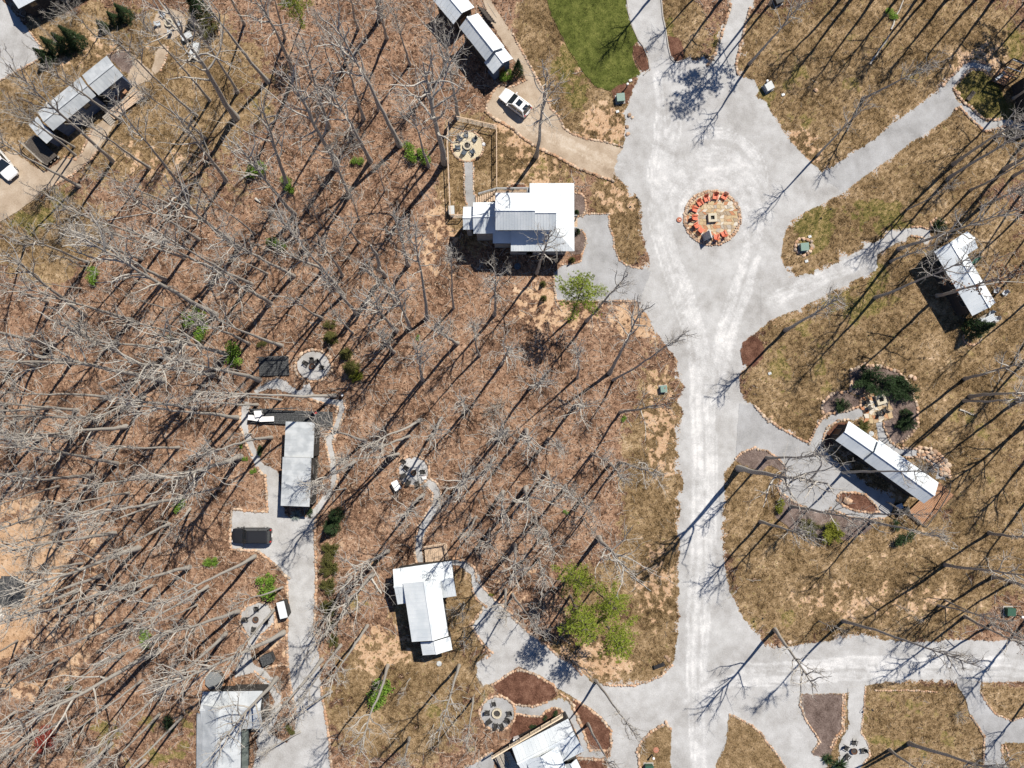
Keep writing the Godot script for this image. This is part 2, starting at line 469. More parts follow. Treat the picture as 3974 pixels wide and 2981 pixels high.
	add_sheet("planting_bed", GREY_MULCH, [["23", 120, 960, 260, 1040, 420, 1110, 530, 1090, 640, 1140, 880, 1180, 900, 1250, 700, 1350, 400, 1330, 200, 1250, 60, 1150]])
	add_sheet("driveway", GREY_GRAVEL, [["12", 560, 220, 640, 190, 830, 185, 840, 300, 870, 380, 880, 480, 920, 580, 980, 630, 1120, 660, 1200, 680, 1100, 950, 1040, 935, 380, 940, 360, 800, 365, 690, 430, 630, 580, 610, 605, 520, 640, 450, 630, 370, 590, 330, 560, 320, 530, 320, 530, 220]])
	add_sheet("planting_bed", GREY_MULCH, [["12", 500, 10, 600, 20, 630, 60, 635, 150, 610, 205, 500, 215]])
	add_sheet("planting_bed", GREY_MULCH, [["12", 500, 320, 600, 330, 635, 390, 630, 470, 600, 530, 510, 545, 480, 480]])
	add_sheet("planting_bed", MULCH, [["12", 440, 620, 510, 552, 600, 542, 590, 600, 500, 622]])
	add_sheet("driveway", TAN_GRAVEL, [["K", 430, -40, 500, 170, 680, 460, 735, 520, 775, 615, 640, 675, 560, 660, 520, 700, 480, 780, 465, 850, 500, 890, 580, 930, 690, 1005],
		["02", 100, 1200, 230, 1280, 380, 1350, 560, 1450, 720, 1510, 860, 1560, 885, 1480, 905, 1340, 955, 1275, 780, 1220, 620, 1195, 520, 1160, 450, 1110, 400, 1010, 330, 930, 250, 750, 170, 600, 60, 400, 0, 290], ["K", 500, 0, 480, -40]])
	add_sheet("lawn", LAWN, [["02", 270, -60, 300, 0, 340, 140, 470, 400, 600, 610, 720, 750, 850, 790, 1000, 700, 1110, 640, 1060, 560, 1030, 460, 1050, 390, 1090, 355, 1035, 240, 995, 110, 980, 0, 980, -60]])
	add_sheet("planting_bed", MULCH, [["02", 1032, 400, 1118, 400, 1168, 500, 1178, 600, 1120, 612, 1060, 530]])
	add_sheet("planting_bed", MULCH, [["02", 1345, 310, 1440, 330, 1480, 430, 1470, 520, 1410, 536, 1375, 500, 1350, 400]])
	add_sheet("planting_bed", MULCH, [["02", 850, 780, 960, 720, 1045, 740, 1025, 830, 985, 900, 940, 890, 880, 870]])
	add_sheet("driveway", GRAVEL, [["20", 2000, 1090, 2200, 1110], ["21", 100, 1110, 95, 1000, 80, 800, 0, 710], ["20", 2160, 620, 2100, 480, 2080, 330, 2085, 200, 2120, 150, 2160, 170, 2135, 330, 2155, 430, 2205, 560],
		["21", 60, 690, 130, 720, 190, 760, 230, 1050, 260, 1150, 430, 1150, 520, 1165, 500, 1250, 505, 1400, 512, 1650],
		["31", 510, 200, 505, 400, 510, 520, 540, 640, 560, 900, 570, 1050, 600, 1200, 620, 1350, 640, 1500, 660, 1760, -60, 1760, 0, 1560, 5, 1340, 120, 1360, 250, 1440, 330, 1330, 340, 1250, 325, 1150, 300, 1020, 290, 900, 275, 750, 265, 500, 275, 250, 270, 10],
		["21", 240, 1640, 200, 1590, 130, 1530, 60, 1470, 5, 1430], ["20", 2200, 1430, 2000, 1430, 1990, 1300]])
	add_sheet("footpath", GRAVEL, [["21", 430, 1140, 560, 1000, 640, 900, 650, 800, 640, 680, 610, 560, 590, 460, 650, 400, 690, 300, 720, 220, 700, 190, 600, 170, 480, 140, 400, 110, 420, 85, 560, 110, 690, 135, 760, 140, 780, 200, 740, 330, 710, 400, 660, 490, 680, 600, 705, 720, 700, 820, 640, 960, 560, 1090, 515, 1165]])
	add_sheet("footpath", GRAVEL, [["C", 200, 440, 330, 360, 420, 320, 520, 370, 600, 440, 640, 440, 660, 400, 720, 365, 735, 440, 760, 480, 600, 500, 430, 430, 330, 430, 220, 475]])
	add_sheet("fire_patio", GRAVEL, disc("C", 755, 215, 152, 132))
	add_sheet("footpath", GRAVEL, [["31", -60, 760, 60, 790, 130, 870, 200, 980, 222, 1060, 195, 1180, 150, 1300, 60, 1400, 0, 1330, 110, 1210, 160, 1080, 100, 960, 0, 850]])
	add_sheet("fire_patio", GRAVEL, [["H", 370, 120, 375, 70, 410, 30, 470, 10, 530, 25, 560, 70, 562, 120, 530, 160, 480, 200, 450, 250, 420, 290, 400, 270, 425, 215, 400, 180]])
	add_sheet("footpath", GRAVEL, [["H", 400, 275, 425, 285, 440, 350, 480, 390, 540, 450, 590, 520, 575, 540, 510, 480, 440, 410, 400, 420, 340, 440, 335, 400, 370, 340]])
	add_sheet("fire_patio", GRAVEL, disc("I", 285, 190, 100, 95))
	add_sheet("footpath", GRAVEL, [["I", 340, 252, 400, 240, 450, 280, 475, 350, 465, 420, 430, 480, 390, 540, 360, 600, 345, 700, 350, 800, 305, 800, 290, 700, 300, 620, 330, 550, 370, 480, 410, 400, 415, 330, 380, 290, 335, 290]])
	add_sheet("driveway", GRAVEL, [["21", 1685, 1510, 1790, 1530, 1880, 1590, 1920, 1650], ["31", 1960, 100, 2060, 200, 2200, 325], ["32", 0, 370, 130, 480, 270, 580, 400, 690, 520, 760, 620, 850, 700, 930, 850, 950, 1000, 1000, 880, 1180, 865, 1330, 800, 1250, 700, 1160, 590, 1090, 480, 1020, 390, 970, 300, 890, 200, 850, 60, 780],
		["31", 2200, 820, 2100, 900, 1960, 950, 1900, 870, 1900, 750, 2030, 660, 1980, 590, 1850, 450, 1950, 320, 1960, 240, 1880, 160, 1860, 60, 1860, 5], ["21", 1850, 1640, 1760, 1570, 1690, 1560]])
	add_sheet("fire_patio", GREY_GRAVEL, disc("G", 445, 355, 138, 132))
	add_sheet("footpath", GREY_GRAVEL, [["G", 550, 285, 640, 300, 740, 305, 830, 280, 890, 245, 950, 235, 1020, 255, 1050, 310, 1090, 400, 1140, 500, 1200, 660, 1320, 665, 1320, 720, 1090, 715, 1150, 660, 1110, 560, 1050, 440, 1000, 360, 960, 320, 910, 305, 850, 330, 790, 380, 700, 375, 600, 355, 555, 350]])
	add_sheet("footpath", GREY_GRAVEL, [["G", 160, 810, 300, 740, 395, 665, 420, 700, 420, 870, 140, 870]])
	add_sheet("planting_bed", MULCH, [["G", 390, 130, 560, 10, 640, 0, 760, 40, 900, 120, 930, 160, 930, 210, 860, 258, 740, 298, 640, 290, 560, 270, 490, 220]])
	add_sheet("planting_bed", MULCH, [["G", 590, 360, 700, 380, 790, 385, 850, 335, 910, 312, 960, 325, 990, 365, 700, 520, 600, 580, 540, 560, 570, 440]])
	add_sheet("planting_bed", MULCH, [["32", 500, 1060, 600, 1100, 760, 1220, 850, 1335, 852, 1480, 820, 1508, 690, 1500, 650, 1400, 600, 1250, 540, 1150]])
	add_sheet("planting_bed", MULCH, [["32", 520, 1572, 770, 1588, 800, 1760, 560, 1760]])
	add_sheet("grass_verge", DRY, [["32", 1330, 1270, 1200, 1340, 1110, 1430, 1075, 1510, 1100, 1640, 1100, 1790, 1370, 1790, 1370, 1500, 1375, 1320]])
	add_sheet("grass_verge", DRY, [["32", 1870, 1190, 2070, 1290, 2150, 1360, 2205, 1440], ["33", 30, 1480, 100, 1570, 170, 1690, 170, 1790], ["32", 1740, 1790, 1770, 1600, 1850, 1430, 1860, 1300]])
	add_sheet("planting_bed", GREY_MULCH, [["33", 290, 1025, 655, 1015, 655, 1340, 610, 1380, 560, 1480, 540, 1550, 440, 1560, 375, 1530, 450, 1440, 380, 1310, 310, 1180, 282, 1080]])
	add_sheet("footpath", GRAVEL, [["33", 690, 970, 840, 935, 830, 1100, 805, 1350, 860, 1440, 880, 1550, 840, 1600, 780, 1680, 760, 1780, 480, 1780, 560, 1640, 620, 1560, 610, 1470, 640, 1390, 690, 1330, 690, 1100]])
	add_sheet("driveway", GREY_GRAVEL, [["33", 1620, 890, 1840, 920, 1830, 1010, 1890, 1100, 1960, 1190, 2100, 1250, 2211, 1215, 2400, 1215, 2400, 1440, 2080, 1440, 2010, 1450, 2020, 1560, 2080, 1659, 2080, 1780, 1860, 1780, 1870, 1380, 1790, 1260, 1740, 1190, 1700, 1050, 1640, 960]])
	add_sheet("driveway", GRAVEL, [["00", -120, -100, 20, 0, 80, 60, 150, 150, 230, 240, 310, 340, 380, 450, 380, 490, 250, 560, 100, 640, 0, 700, -160, 770]])
	add_sheet("driveway", TAN_GRAVEL, [["00", -160, 1270, 130, 1320, 210, 1370, 290, 1440, 400, 1480, 540, 1370, 700, 1345, 750, 1250, 780, 1120, 900, 1030, 1000, 1060, 960, 1130, 850, 1290, 780, 1390, 640, 1500, 470, 1600, 360, 1655], ["10", 300, 60, 150, 170, 0, 260, -160, 300]])
	add_sheet("stone_terrace", TAN_GRAVEL, [["00", 1140, 520, 1200, 510, 1330, 640, 1300, 690, 1180, 740, 1060, 900, 960, 980, 900, 1000, 930, 900, 1050, 760, 1100, 650]])
	add_sheet("footpath", TAN_GRAVEL, [["00", 1310, 600, 1340, 480, 1370, 400, 1420, 380, 1450, 420, 1440, 500, 1390, 600, 1340, 650]])
	add_sheet("fire_patio", TAN_GRAVEL, disc("00", 1465, 205, 140, 130))
	add_sheet("fire_patio", CREAM, disc("A", 240, 327, 152, 148))
	add_sheet("footpath", GREY_GRAVEL, [["A", 210, 480, 295, 480, 300, 790, 330, 830, 300, 930, 230, 940, 215, 840, 205, 640]])
	add_sheet("planting_bed", MULCH, [["A", 620, 752, 720, 697, 800, 707, 845, 752]])
	add_sheet("sandy_clearing", SOIL, [["P", -40, 1150, 30, 1120, 80, 1105, 130, 1140, 150, 1190, 145, 1240, 110, 1300, 75, 1350, 30, 1415, -40, 1440]])
	add_sheet("sand_circle", SOIL, disc("20", 440, 1410, 150, 145))
	add_sheet("planting_bed", GREY_MULCH, [["00", 925, 490, 1010, 445, 1120, 455, 1150, 560, 1110, 640, 1060, 620]])
	add_sheet("planting_bed", MULCH, [["12", 1968, 1380, 1990, 1300, 2070, 1240, 2130, 1270, 2180, 1340, 2160, 1450, 2080, 1510, 1990, 1480]])
	# tyre tracks of paler crushed stone
	for s in [
		[[["12", 1230, 100, 1260, 300, 1330, 560, 1400, 800, 1480, 1050, 1560, 1250, 1600, 1450, 1610, 1659], ["22", 1600, 200, 1620, 600, 1610, 1000, 1600, 1659], ["32", 1580, 300, 1560, 700, 1560, 1100, 1590, 1700]], 0.55, 230],
		[[["12", 1310, 100, 1340, 300, 1410, 560, 1490, 800, 1570, 1050, 1640, 1250, 1700, 1659], ["22", 1710, 300, 1720, 800, 1700, 1659], ["32", 1680, 300, 1650, 700, 1640, 1100, 1640, 1700]], 0.5, 210],
		[[["12", 2110, 200, 2030, 500, 1950, 750, 1870, 1020, 1800, 1240, 1740, 1500], ["22", 1720, 100, 1700, 500]], 0.3, 230],
		[[["12", 2170, 430, 2080, 700, 2000, 950, 1900, 1200, 1830, 1500], ["22", 1780, 200]], 0.3, 190],
		[[["02", 1250, 640, 1280, 900, 1290, 1100, 1240, 1400, 1230, 1650], ["12", 1240, 100]], 0.6, 200],
		[[["02", 1420, 1000, 1370, 1200, 1320, 1400, 1310, 1659]], 0.5, 170],
		[[["02", 1500, 1250, 1620, 1180, 1800, 1150, 1950, 1200, 2080, 1320, 2150, 1480, 2170, 1659], ["12", 2160, 120, 2110, 250]], 0.35, 190],
		[[["02", 1480, 1500, 1560, 1380, 1700, 1300, 1850, 1310, 1980, 1400, 2040, 1550, 2050, 1659], ["12", 2040, 150]], 0.3, 170],
		[[["02", 1560, 1640, 1640, 1520, 1760, 1480, 1880, 1530]], 0.25, 150],
		[[["13", 0, 950, 300, 830, 600, 690, 850, 600]], 0.6, 190],
		[[["33", -300, 800, 300, 780, 900, 740, 1500, 760, 2400, 740]], 0.35, 200],
		[[["33", -300, 920, 300, 900, 900, 850, 1500, 850, 2400, 830]], 0.3, 190],
		[[["32", 1500, 1100, 1900, 900, 2211, 850]], 0.4, 170],
		[[["B", 130, 520, 150, 300, 260, 130, 450, 40, 650, 50, 820, 150, 920, 320, 940, 500, 880, 700]], 0.4, 200],
		[[["B", -20, 600, 0, 300, 120, 60, 330, -80, 600, -110, 860, 0, 1020, 200, 1080, 460, 1030, 760]], 0.5, 190],
		[[["B", -160, 700, -160, 300, -20, -20, 240, -200, 600, -250, 940, -120, 1150, 150, 1220, 460]], 0.5, 150],
		[[["02", 0, 900, 200, 1130, 500, 1260, 800, 1400, 980, 1460]], 0.4, 150]]:
		var mid_line := line(s[0])
		ruts.append([mid_line, s[1] * 1.1, int(s[2] * 0.42)])
		for e in 13:
			var o: float = rng.randf_range(-2.0, 2.0) * s[1]
			var pl := PackedVector2Array()
			var n := mid_line.size()
			var u0 := rng.randf_range(0.0, 0.3)
			var u1 := rng.randf_range(0.7, 1.0)
			for j in 26:
				var u: float = lerp(u0, u1, j / 25.0) * (n - 1)
				var i0 := mini(int(u), n - 2)
				var a := mid_line[i0]
				var b := mid_line[i0 + 1]
				var before := mid_line[maxi(i0 - 1, 0)]
				var after := mid_line[mini(i0 + 2, n - 1)]
				var p := a.cubic_interpolate(b, before, after, u - i0)
				pl.append(p + (b - a).orthogonal().normalized() * (o + 0.12 * sin(j * 0.5 + e)))
			ruts.append([pl, rng.randf_range(0.05, 0.13), int(s[2] * rng.randf_range(0.6, 1.0))])
	paint_site()
	# the ground: the mapped site in the middle, woodland floor out to the horizon
	var g := Geo.new()
	var r := SITE
	var a := Vector3(r.position.x, 0, r.position.y)
	var b := Vector3(r.end.x, 0, r.position.y)
	var c := Vector3(r.end.x, 0, r.end.y)
	var d := Vector3(r.position.x, 0, r.end.y)
	g.quad(a, b, c, d)
	for k in 4: g.u[k] = [Vector2(0, 0), Vector2(1, 0), Vector2(1, 1), Vector2(0, 1)][k]
	var am := g.mesh(site_material)
	var o := Geo.new()
	var F := 900.0
	o.quad(Vector3(-F, 0, -F), Vector3(F, 0, -F), b, a)
	o.quad(b, Vector3(F, 0, -F), Vector3(F, 0, F), c)
	o.quad(d, c, Vector3(F, 0, F), Vector3(-F, 0, F))
	o.quad(Vector3(-F, 0, -F), a, d, Vector3(-F, 0, F))
	var arr := []
	arr.resize(Mesh.ARRAY_MAX)
	arr[Mesh.ARRAY_VERTEX] = o.v; arr[Mesh.ARRAY_NORMAL] = o.n; arr[Mesh.ARRAY_TEX_UV] = o.u; arr[Mesh.ARRAY_INDEX] = o.i
	am.add_surface_from_arrays(Mesh.PRIMITIVE_TRIANGLES, arr)
	am.surface_set_material(1, noisy(seen(112, 78, 58), seen(190, 148, 116), 0.03, 0.08))
	structure("ground", am, null)
	var lvl := 0
	for s in sheets:
		lvl += 1
		var m := sheet_mesh(s[2], 0.004 * lvl if lvl < 14 else 0.004 * (14 + (lvl % 6)))
		if m == null:
			print("SHEET FAILED ", s[0], " ", lvl)
			continue
		var sh := structure(s[0], m, site_material)
# ---------------------------------------------------------------- buildings
var panel_cache := {}

# one roof slope: eave from e0 to e1, climbing by up; the ridge spans xa..xb metres along the eave
func slope(parent: Node, e0: Vector3, e1: Vector3, up: Vector3, xa: float, xb: float, pw: float, m: Material, called := "roof_slope") -> void:
	var ax := (e1 - e0).normalized()
	var L := e0.distance_to(e1)
	var nrm := ax.cross(up).normalized()
	if nrm.y < 0: nrm = -nrm
	var deck := Geo.new()
	var r0 := e0 + ax * xa + up
	var r1 := e0 + ax * xb + up
	var th := nrm * 0.09
	var ring := [e0, e1, r1, r0]
	if (e1 - e0).cross(r1 - e0).y < 0: ring = [e1, e0, r0, r1]
	if xb - xa < 0.02:
		deck.tri(ring[0], ring[2], ring[1])
		deck.tri(ring[0] - th, ring[1] - th, ring[2] - th)
		for k in [[0, 1], [1, 2], [2, 0]]: deck.quad(ring[k[0]] - th, ring[k[0]], ring[k[1]], ring[k[1]] - th)
	else:
		var p := []
		for v in ring: p.append(v - th)
		for v in ring: p.append(v)
		deck.hexa(p)
	var holder := part(called, deck.mesh(), m, parent)
	var n := maxi(1, int(round(L / pw)))
	for k in n:
		var x0 := L * k / n
		var x1 := L * (k + 1) / n
		var f := [0.0, 0.0]
		for j in 2:
			var x: float = [x0, x1][j]
			f[j] = 1.0
			if x < xa: f[j] = x / xa
			elif x > xb: f[j] = (L - x) / maxf(L - xb, 0.01)
		var g := Geo.new()
		var o := nrm * 0.004
		var o2 := nrm * (0.022 + 0.006 * (k % 2))
		var a := e0 + ax * (x0 + 0.006) - up.normalized() * 0.04
		var b := e0 + ax * (x1 - 0.006) - up.normalized() * 0.04
		var c := e0 + ax * (x1 - 0.006) + up * maxf(f[1], 0.01)
		var d := e0 + ax * (x0 + 0.006) + up * maxf(f[0], 0.01)
		var rg := [a, b, c, d] if (b - a).cross(c - a).y > 0 else [b, a, d, c]
		g.hexa([rg[0] + o, rg[1] + o, rg[2] + o, rg[3] + o, rg[0] + o2, rg[1] + o2, rg[2] + o2, rg[3] + o2])
		# standing seam on the joint
		var w := ax * 0.022
		var s := nrm * 0.048
		var se := [b - w, b + w, c + w, c - w]
		if (se[1] - se[0]).cross(se[2] - se[0]).y < 0: se = [b + w, b - w, c - w, c + w]
		g.hexa([se[0] + o2, se[1] + o2, se[2] + o2, se[3] + o2, se[0] + s, se[1] + s, se[2] + s, se[3] + s])
		part("roof_panel", g.mesh(), m, holder)

func window_at(parent: Node, at: Vector3, n: Vector3, w: float, h: float, door := false) -> void:
	var t := Vector3.UP.cross(n).normalized()
	var up := Vector3.UP
	var f := Geo.new()
	for e in [[t * (w * 0.5), up * h], [-t * (w * 0.5), up * h]]:
		f.beam(at + e[0] + n * 0.03 - up * h * 0.5, at + e[0] + n * 0.03 + up * h * 0.5, 0.08, 0.08)
	for e in [h * 0.5 + 0.041, -h * 0.5 - 0.041]:
		f.beam(at - t * (w * 0.5 + 0.04) + up * e + n * 0.03, at + t * (w * 0.5 + 0.04) + up * e + n * 0.03, 0.08, 0.08)
	var fr := part("door_frame" if door else "window_frame", f.mesh(), MAT.trim, parent)
	var g := Geo.new()
	var p := at + n * 0.012
	g.quad(p - t * (w * 0.5 - 0.04) - up * (h * 0.5), p - t * (w * 0.5 - 0.04) + up * (h * 0.5), p + t * (w * 0.5 - 0.04) + up * (h * 0.5), p + t * (w * 0.5 - 0.04) - up * (h * 0.5))
	part("door_leaf" if door else "pane", g.mesh(), MAT.door if door else MAT.glass, fr)

# a gabled block surveyed from its ridge and eaves
func gable(parent: Node, f: String, rx0: float, ry0: float, rx1: float, ry1: float, rh: float, lx: float, ly: float, rx: float, ry: float, eh: float, m: Material, wall: Material, pw := 0.6, floor_y := 0.0, shut := []) -> Dictionary:
	var a := q(f, rx0, ry0, rh)
	var b := q(f, rx1, ry1, rh)
	var ax := (b - a).normalized()
	var side := ax.cross(Vector3.UP).normalized()
	var wl := (q(f, lx, ly, eh) - Vector3(a.x, eh, a.z)).dot(side)
	var wr := (q(f, rx, ry, eh) - Vector3(a.x, eh, a.z)).dot(side)
	for w in [wl, wr]:
		var e0: Vector3 = Vector3(a.x, eh, a.z) + side * w
		var e1: Vector3 = Vector3(b.x, eh, b.z) + side * w
		slope(parent, e0, e1, a - e0, 0.0, a.distance_to(b), pw, m)
	# ridge cap
	var cap := Geo.new()
	cap.beam(a + Vector3.UP * 0.05 - ax * 0.03, b + Vector3.UP * 0.05 + ax * 0.03, 0.26, 0.05)
	part("ridge_cap", cap.mesh(), m, parent)
	# walls, tucked under the eaves
	var over := 0.32
	var il: float = wl - signf(wl) * over
	var ir: float = wr - signf(wr) * over
	var a0 := a + ax * over
	var b0 := b - ax * over
	var g := Geo.new()
	var drop := 0.16
	var hl := eh + (rh - eh) * over / absf(wl) - drop
	var hr := eh + (rh - eh) * over / absf(wr) - drop
	var P := func(c: Vector3, w: float, y: float) -> Vector3: return Vector3(c.x, y, c.z) + side * w
	for e in [[a0, -ax], [b0, ax]]:
		var c: Vector3 = e[0]
		g.quad(P.call(c, il, floor_y), P.call(c, il, hl), P.call(c, ir, hr), P.call(c, ir, floor_y))
		g.tri(P.call(c, il, hl), P.call(c, 0.0, rh - drop), P.call(c, ir, hr))
	g.quad(P.call(a0, il, floor_y), P.call(a0, il, hl), P.call(b0, il, hl), P.call(b0, il, floor_y))
	g.quad(P.call(a0, ir, floor_y), P.call(a0, ir, hr), P.call(b0, ir, hr), P.call(b0, ir, floor_y))
	part("wall", g.mesh(), wall, parent)
	footprints.append(PackedVector2Array([v2(P.call(a, wl, 0)), v2(P.call(b, wl, 0)), v2(P.call(b, wr, 0)), v2(P.call(a, wr, 0))]))
	var len := a0.distance_to(b0)
	var nwin := int(len / 2.6)
	for s in 2:
		if s in shut: continue
		var w: float = [il, ir][s]
		var nn := side * signf(w)
		var top: float = [hl, hr][s]
		for k in nwin:
			var c: Vector3 = P.call(a0 + ax * len * (k + 0.5) / nwin, w, top - 0.95)
			window_at(parent, c, nn, 0.9, 0.9)
	for e in [[a0, -ax], [b0, ax]]:
		window_at(parent, P.call(e[0], (il + ir) * 0.5, floor_y + 1.25), e[1], 0.95, 2.1, true)
	return {"a": a, "b": b, "ax": ax, "side": side, "wl": wl, "wr": wr, "il": il, "ir": ir}

func v2(p: Vector3) -> Vector2:
	return Vector2(p.x, p.z)

# a single flat-ish roof from four surveyed corners, with walls under it
func flat_roof(parent: Node, f: String, c: Array, h0: float, h1: float, m: Material, wall: Material, pw := 0.6, walls := true, over := 0.15) -> void:
	# c: eave start, eave end, ridge end, ridge start (image corners); h0 eave height, h1 ridge height
	var e0 := q(f, c[0], c[1], h0)
	var e1 := q(f, c[2], c[3], h0)
	var r0 := q(f, c[6], c[7], h1)
	var ax := (e1 - e0).normalized()
	var up := r0 - e0
	up -= ax * up.dot(ax)
	slope(parent, e0, e1, up, 0.0, e0.distance_to(e1), pw, m)
	var foot := PackedVector2Array([v2(e0), v2(e1), v2(e1 + up), v2(e0 + up)])
	if walls:
		var g := Geo.new()
		var inn := Vector3(up.x, 0, up.z).normalized() * over
		var p := [e0 + ax * over + inn, e1 - ax * over + inn, e1 - ax * over + up - inn, e0 + ax * over + up - inn]
		for k in 4:
			var s: Vector3 = p[k]
			var t: Vector3 = p[(k + 1) % 4]
			g.quad(Vector3(s.x, 0, s.z), s - Vector3.UP * 0.14, t - Vector3.UP * 0.14, Vector3(t.x, 0, t.z))
		part("wall", g.mesh(), wall, parent)
		footprints.append(foot)
		var cen: Vector3 = (p[0] + p[2]) * 0.5
		for k in 4:
			var s: Vector3 = p[k]
			var t: Vector3 = p[(k + 1) % 4]
			var n := Vector3.UP.cross(t - s).normalized()
			if n.dot((s + t) * 0.5 - cen) < 0: n = -n
			var len := s.distance_to(t)
			for j in int(len / 2.8):
				var w := s.lerp(t, (j + 0.5) / int(len / 2.8))
				window_at(parent, Vector3(w.x, minf(s.y, t.y) - 1.2, w.z), n, 1.1, 1.0)

# boards laid side by side between four corners a,b,c,d (boards run a->b)
func boards(parent: Node, a: Vector3, b: Vector3, d: Vector3, bw: float, m: Material, called := "board", th := 0.04) -> void:
	var w := a.distance_to(d)
	var n := maxi(1, int(w / bw))
	var st := (d - a) / n
	var gap := st.normalized() * 0.012
	var ms := Geo.new()
	for k in n:
		var g := Geo.new()
		var p0 := a + st * k + gap
		var p1 := a + st * (k + 1) - gap
		var e := b - a
		var rg := [p0, p0 + e, p1 + e, p1]
		if e.cross(p1 - p0).y < 0: rg = [p0 + e, p0, p1, p1 + e]
		var dn := Vector3.DOWN * (th + 0.004 * (k % 3))
		var uu := Vector3.DOWN * 0.004 * (k % 3)
		g.hexa([rg[0] + dn, rg[1] + dn, rg[2] + dn, rg[3] + dn, rg[0] + uu, rg[1] + uu, rg[2] + uu, rg[3] + uu])
		part(called, g.mesh(), m, parent)

func railing(parent: Node, pts: Array, h: float, m: Material, y0 := 0.0, mid := true) -> void:
	for k in pts.size() - 1:
		var a: Vector3 = pts[k]
		var b: Vector3 = pts[k + 1]
		var n := maxi(1, int(a.distance_to(b) / 1.5))
		for j in n + (1 if k == pts.size() - 2 else 0):
			var p := a.lerp(b, float(j) / n)
			var g := Geo.new()
			g.box(Vector3(p.x, y0 + h * 0.5, p.z), Vector3(0.09, h, 0.09))
			part("post", g.mesh(), m, parent)
		var r := Geo.new()
		r.beam(Vector3(a.x, y0 + h + 0.03, a.z), Vector3(b.x, y0 + h + 0.03, b.z), 0.15, 0.05)
		part("rail", r.mesh(), m, parent)
		if mid:
			for hh in [0.3, 0.62]:
				var r2 := Geo.new()
				r2.beam(Vector3(a.x, y0 + h * hh, a.z), Vector3(b.x, y0 + h * hh, b.z), 0.03, 0.05)
				part("rail", r2.mesh(), m, parent)

func deck(called: String, label: String, f: String, c: Array, h: float, m: Material, bw := 0.28) -> Node3D:
	var a := q(f, c[0], c[1], h)
	var b := q(f, c[2], c[3], h)
	var d := q(f, c[4], c[5], h)
	var t := thing(called, label, "deck", Vector3.ZERO)
	boards(t, a, b, d, bw, m)
	var g := Geo.new()
	var e := b - a
	var w := d - a
	for u in [0.04, 0.5, 0.96]: g.beam(a + w * u + Vector3.DOWN * 0.12 + e * 0.02, a + w * u + Vector3.DOWN * 0.12 + e * 0.98, 0.1, 0.14)
	part("joist", g.mesh(), MAT.timber_dark, t)
	for u in [0.04, 0.5, 0.96]:
		for s in [0.05, 0.5, 0.95]:
			var p: Vector3 = a + w * u + e * s
			var l := Geo.new()
			l.box(Vector3(p.x, (h - 0.2) * 0.5, p.z), Vector3(0.1, h - 0.2, 0.1))
			part("leg", l.mesh(), MAT.timber_dark, t)
	return t

func house(called: String, label: String) -> Node3D:
	return thing(called, label, "building")

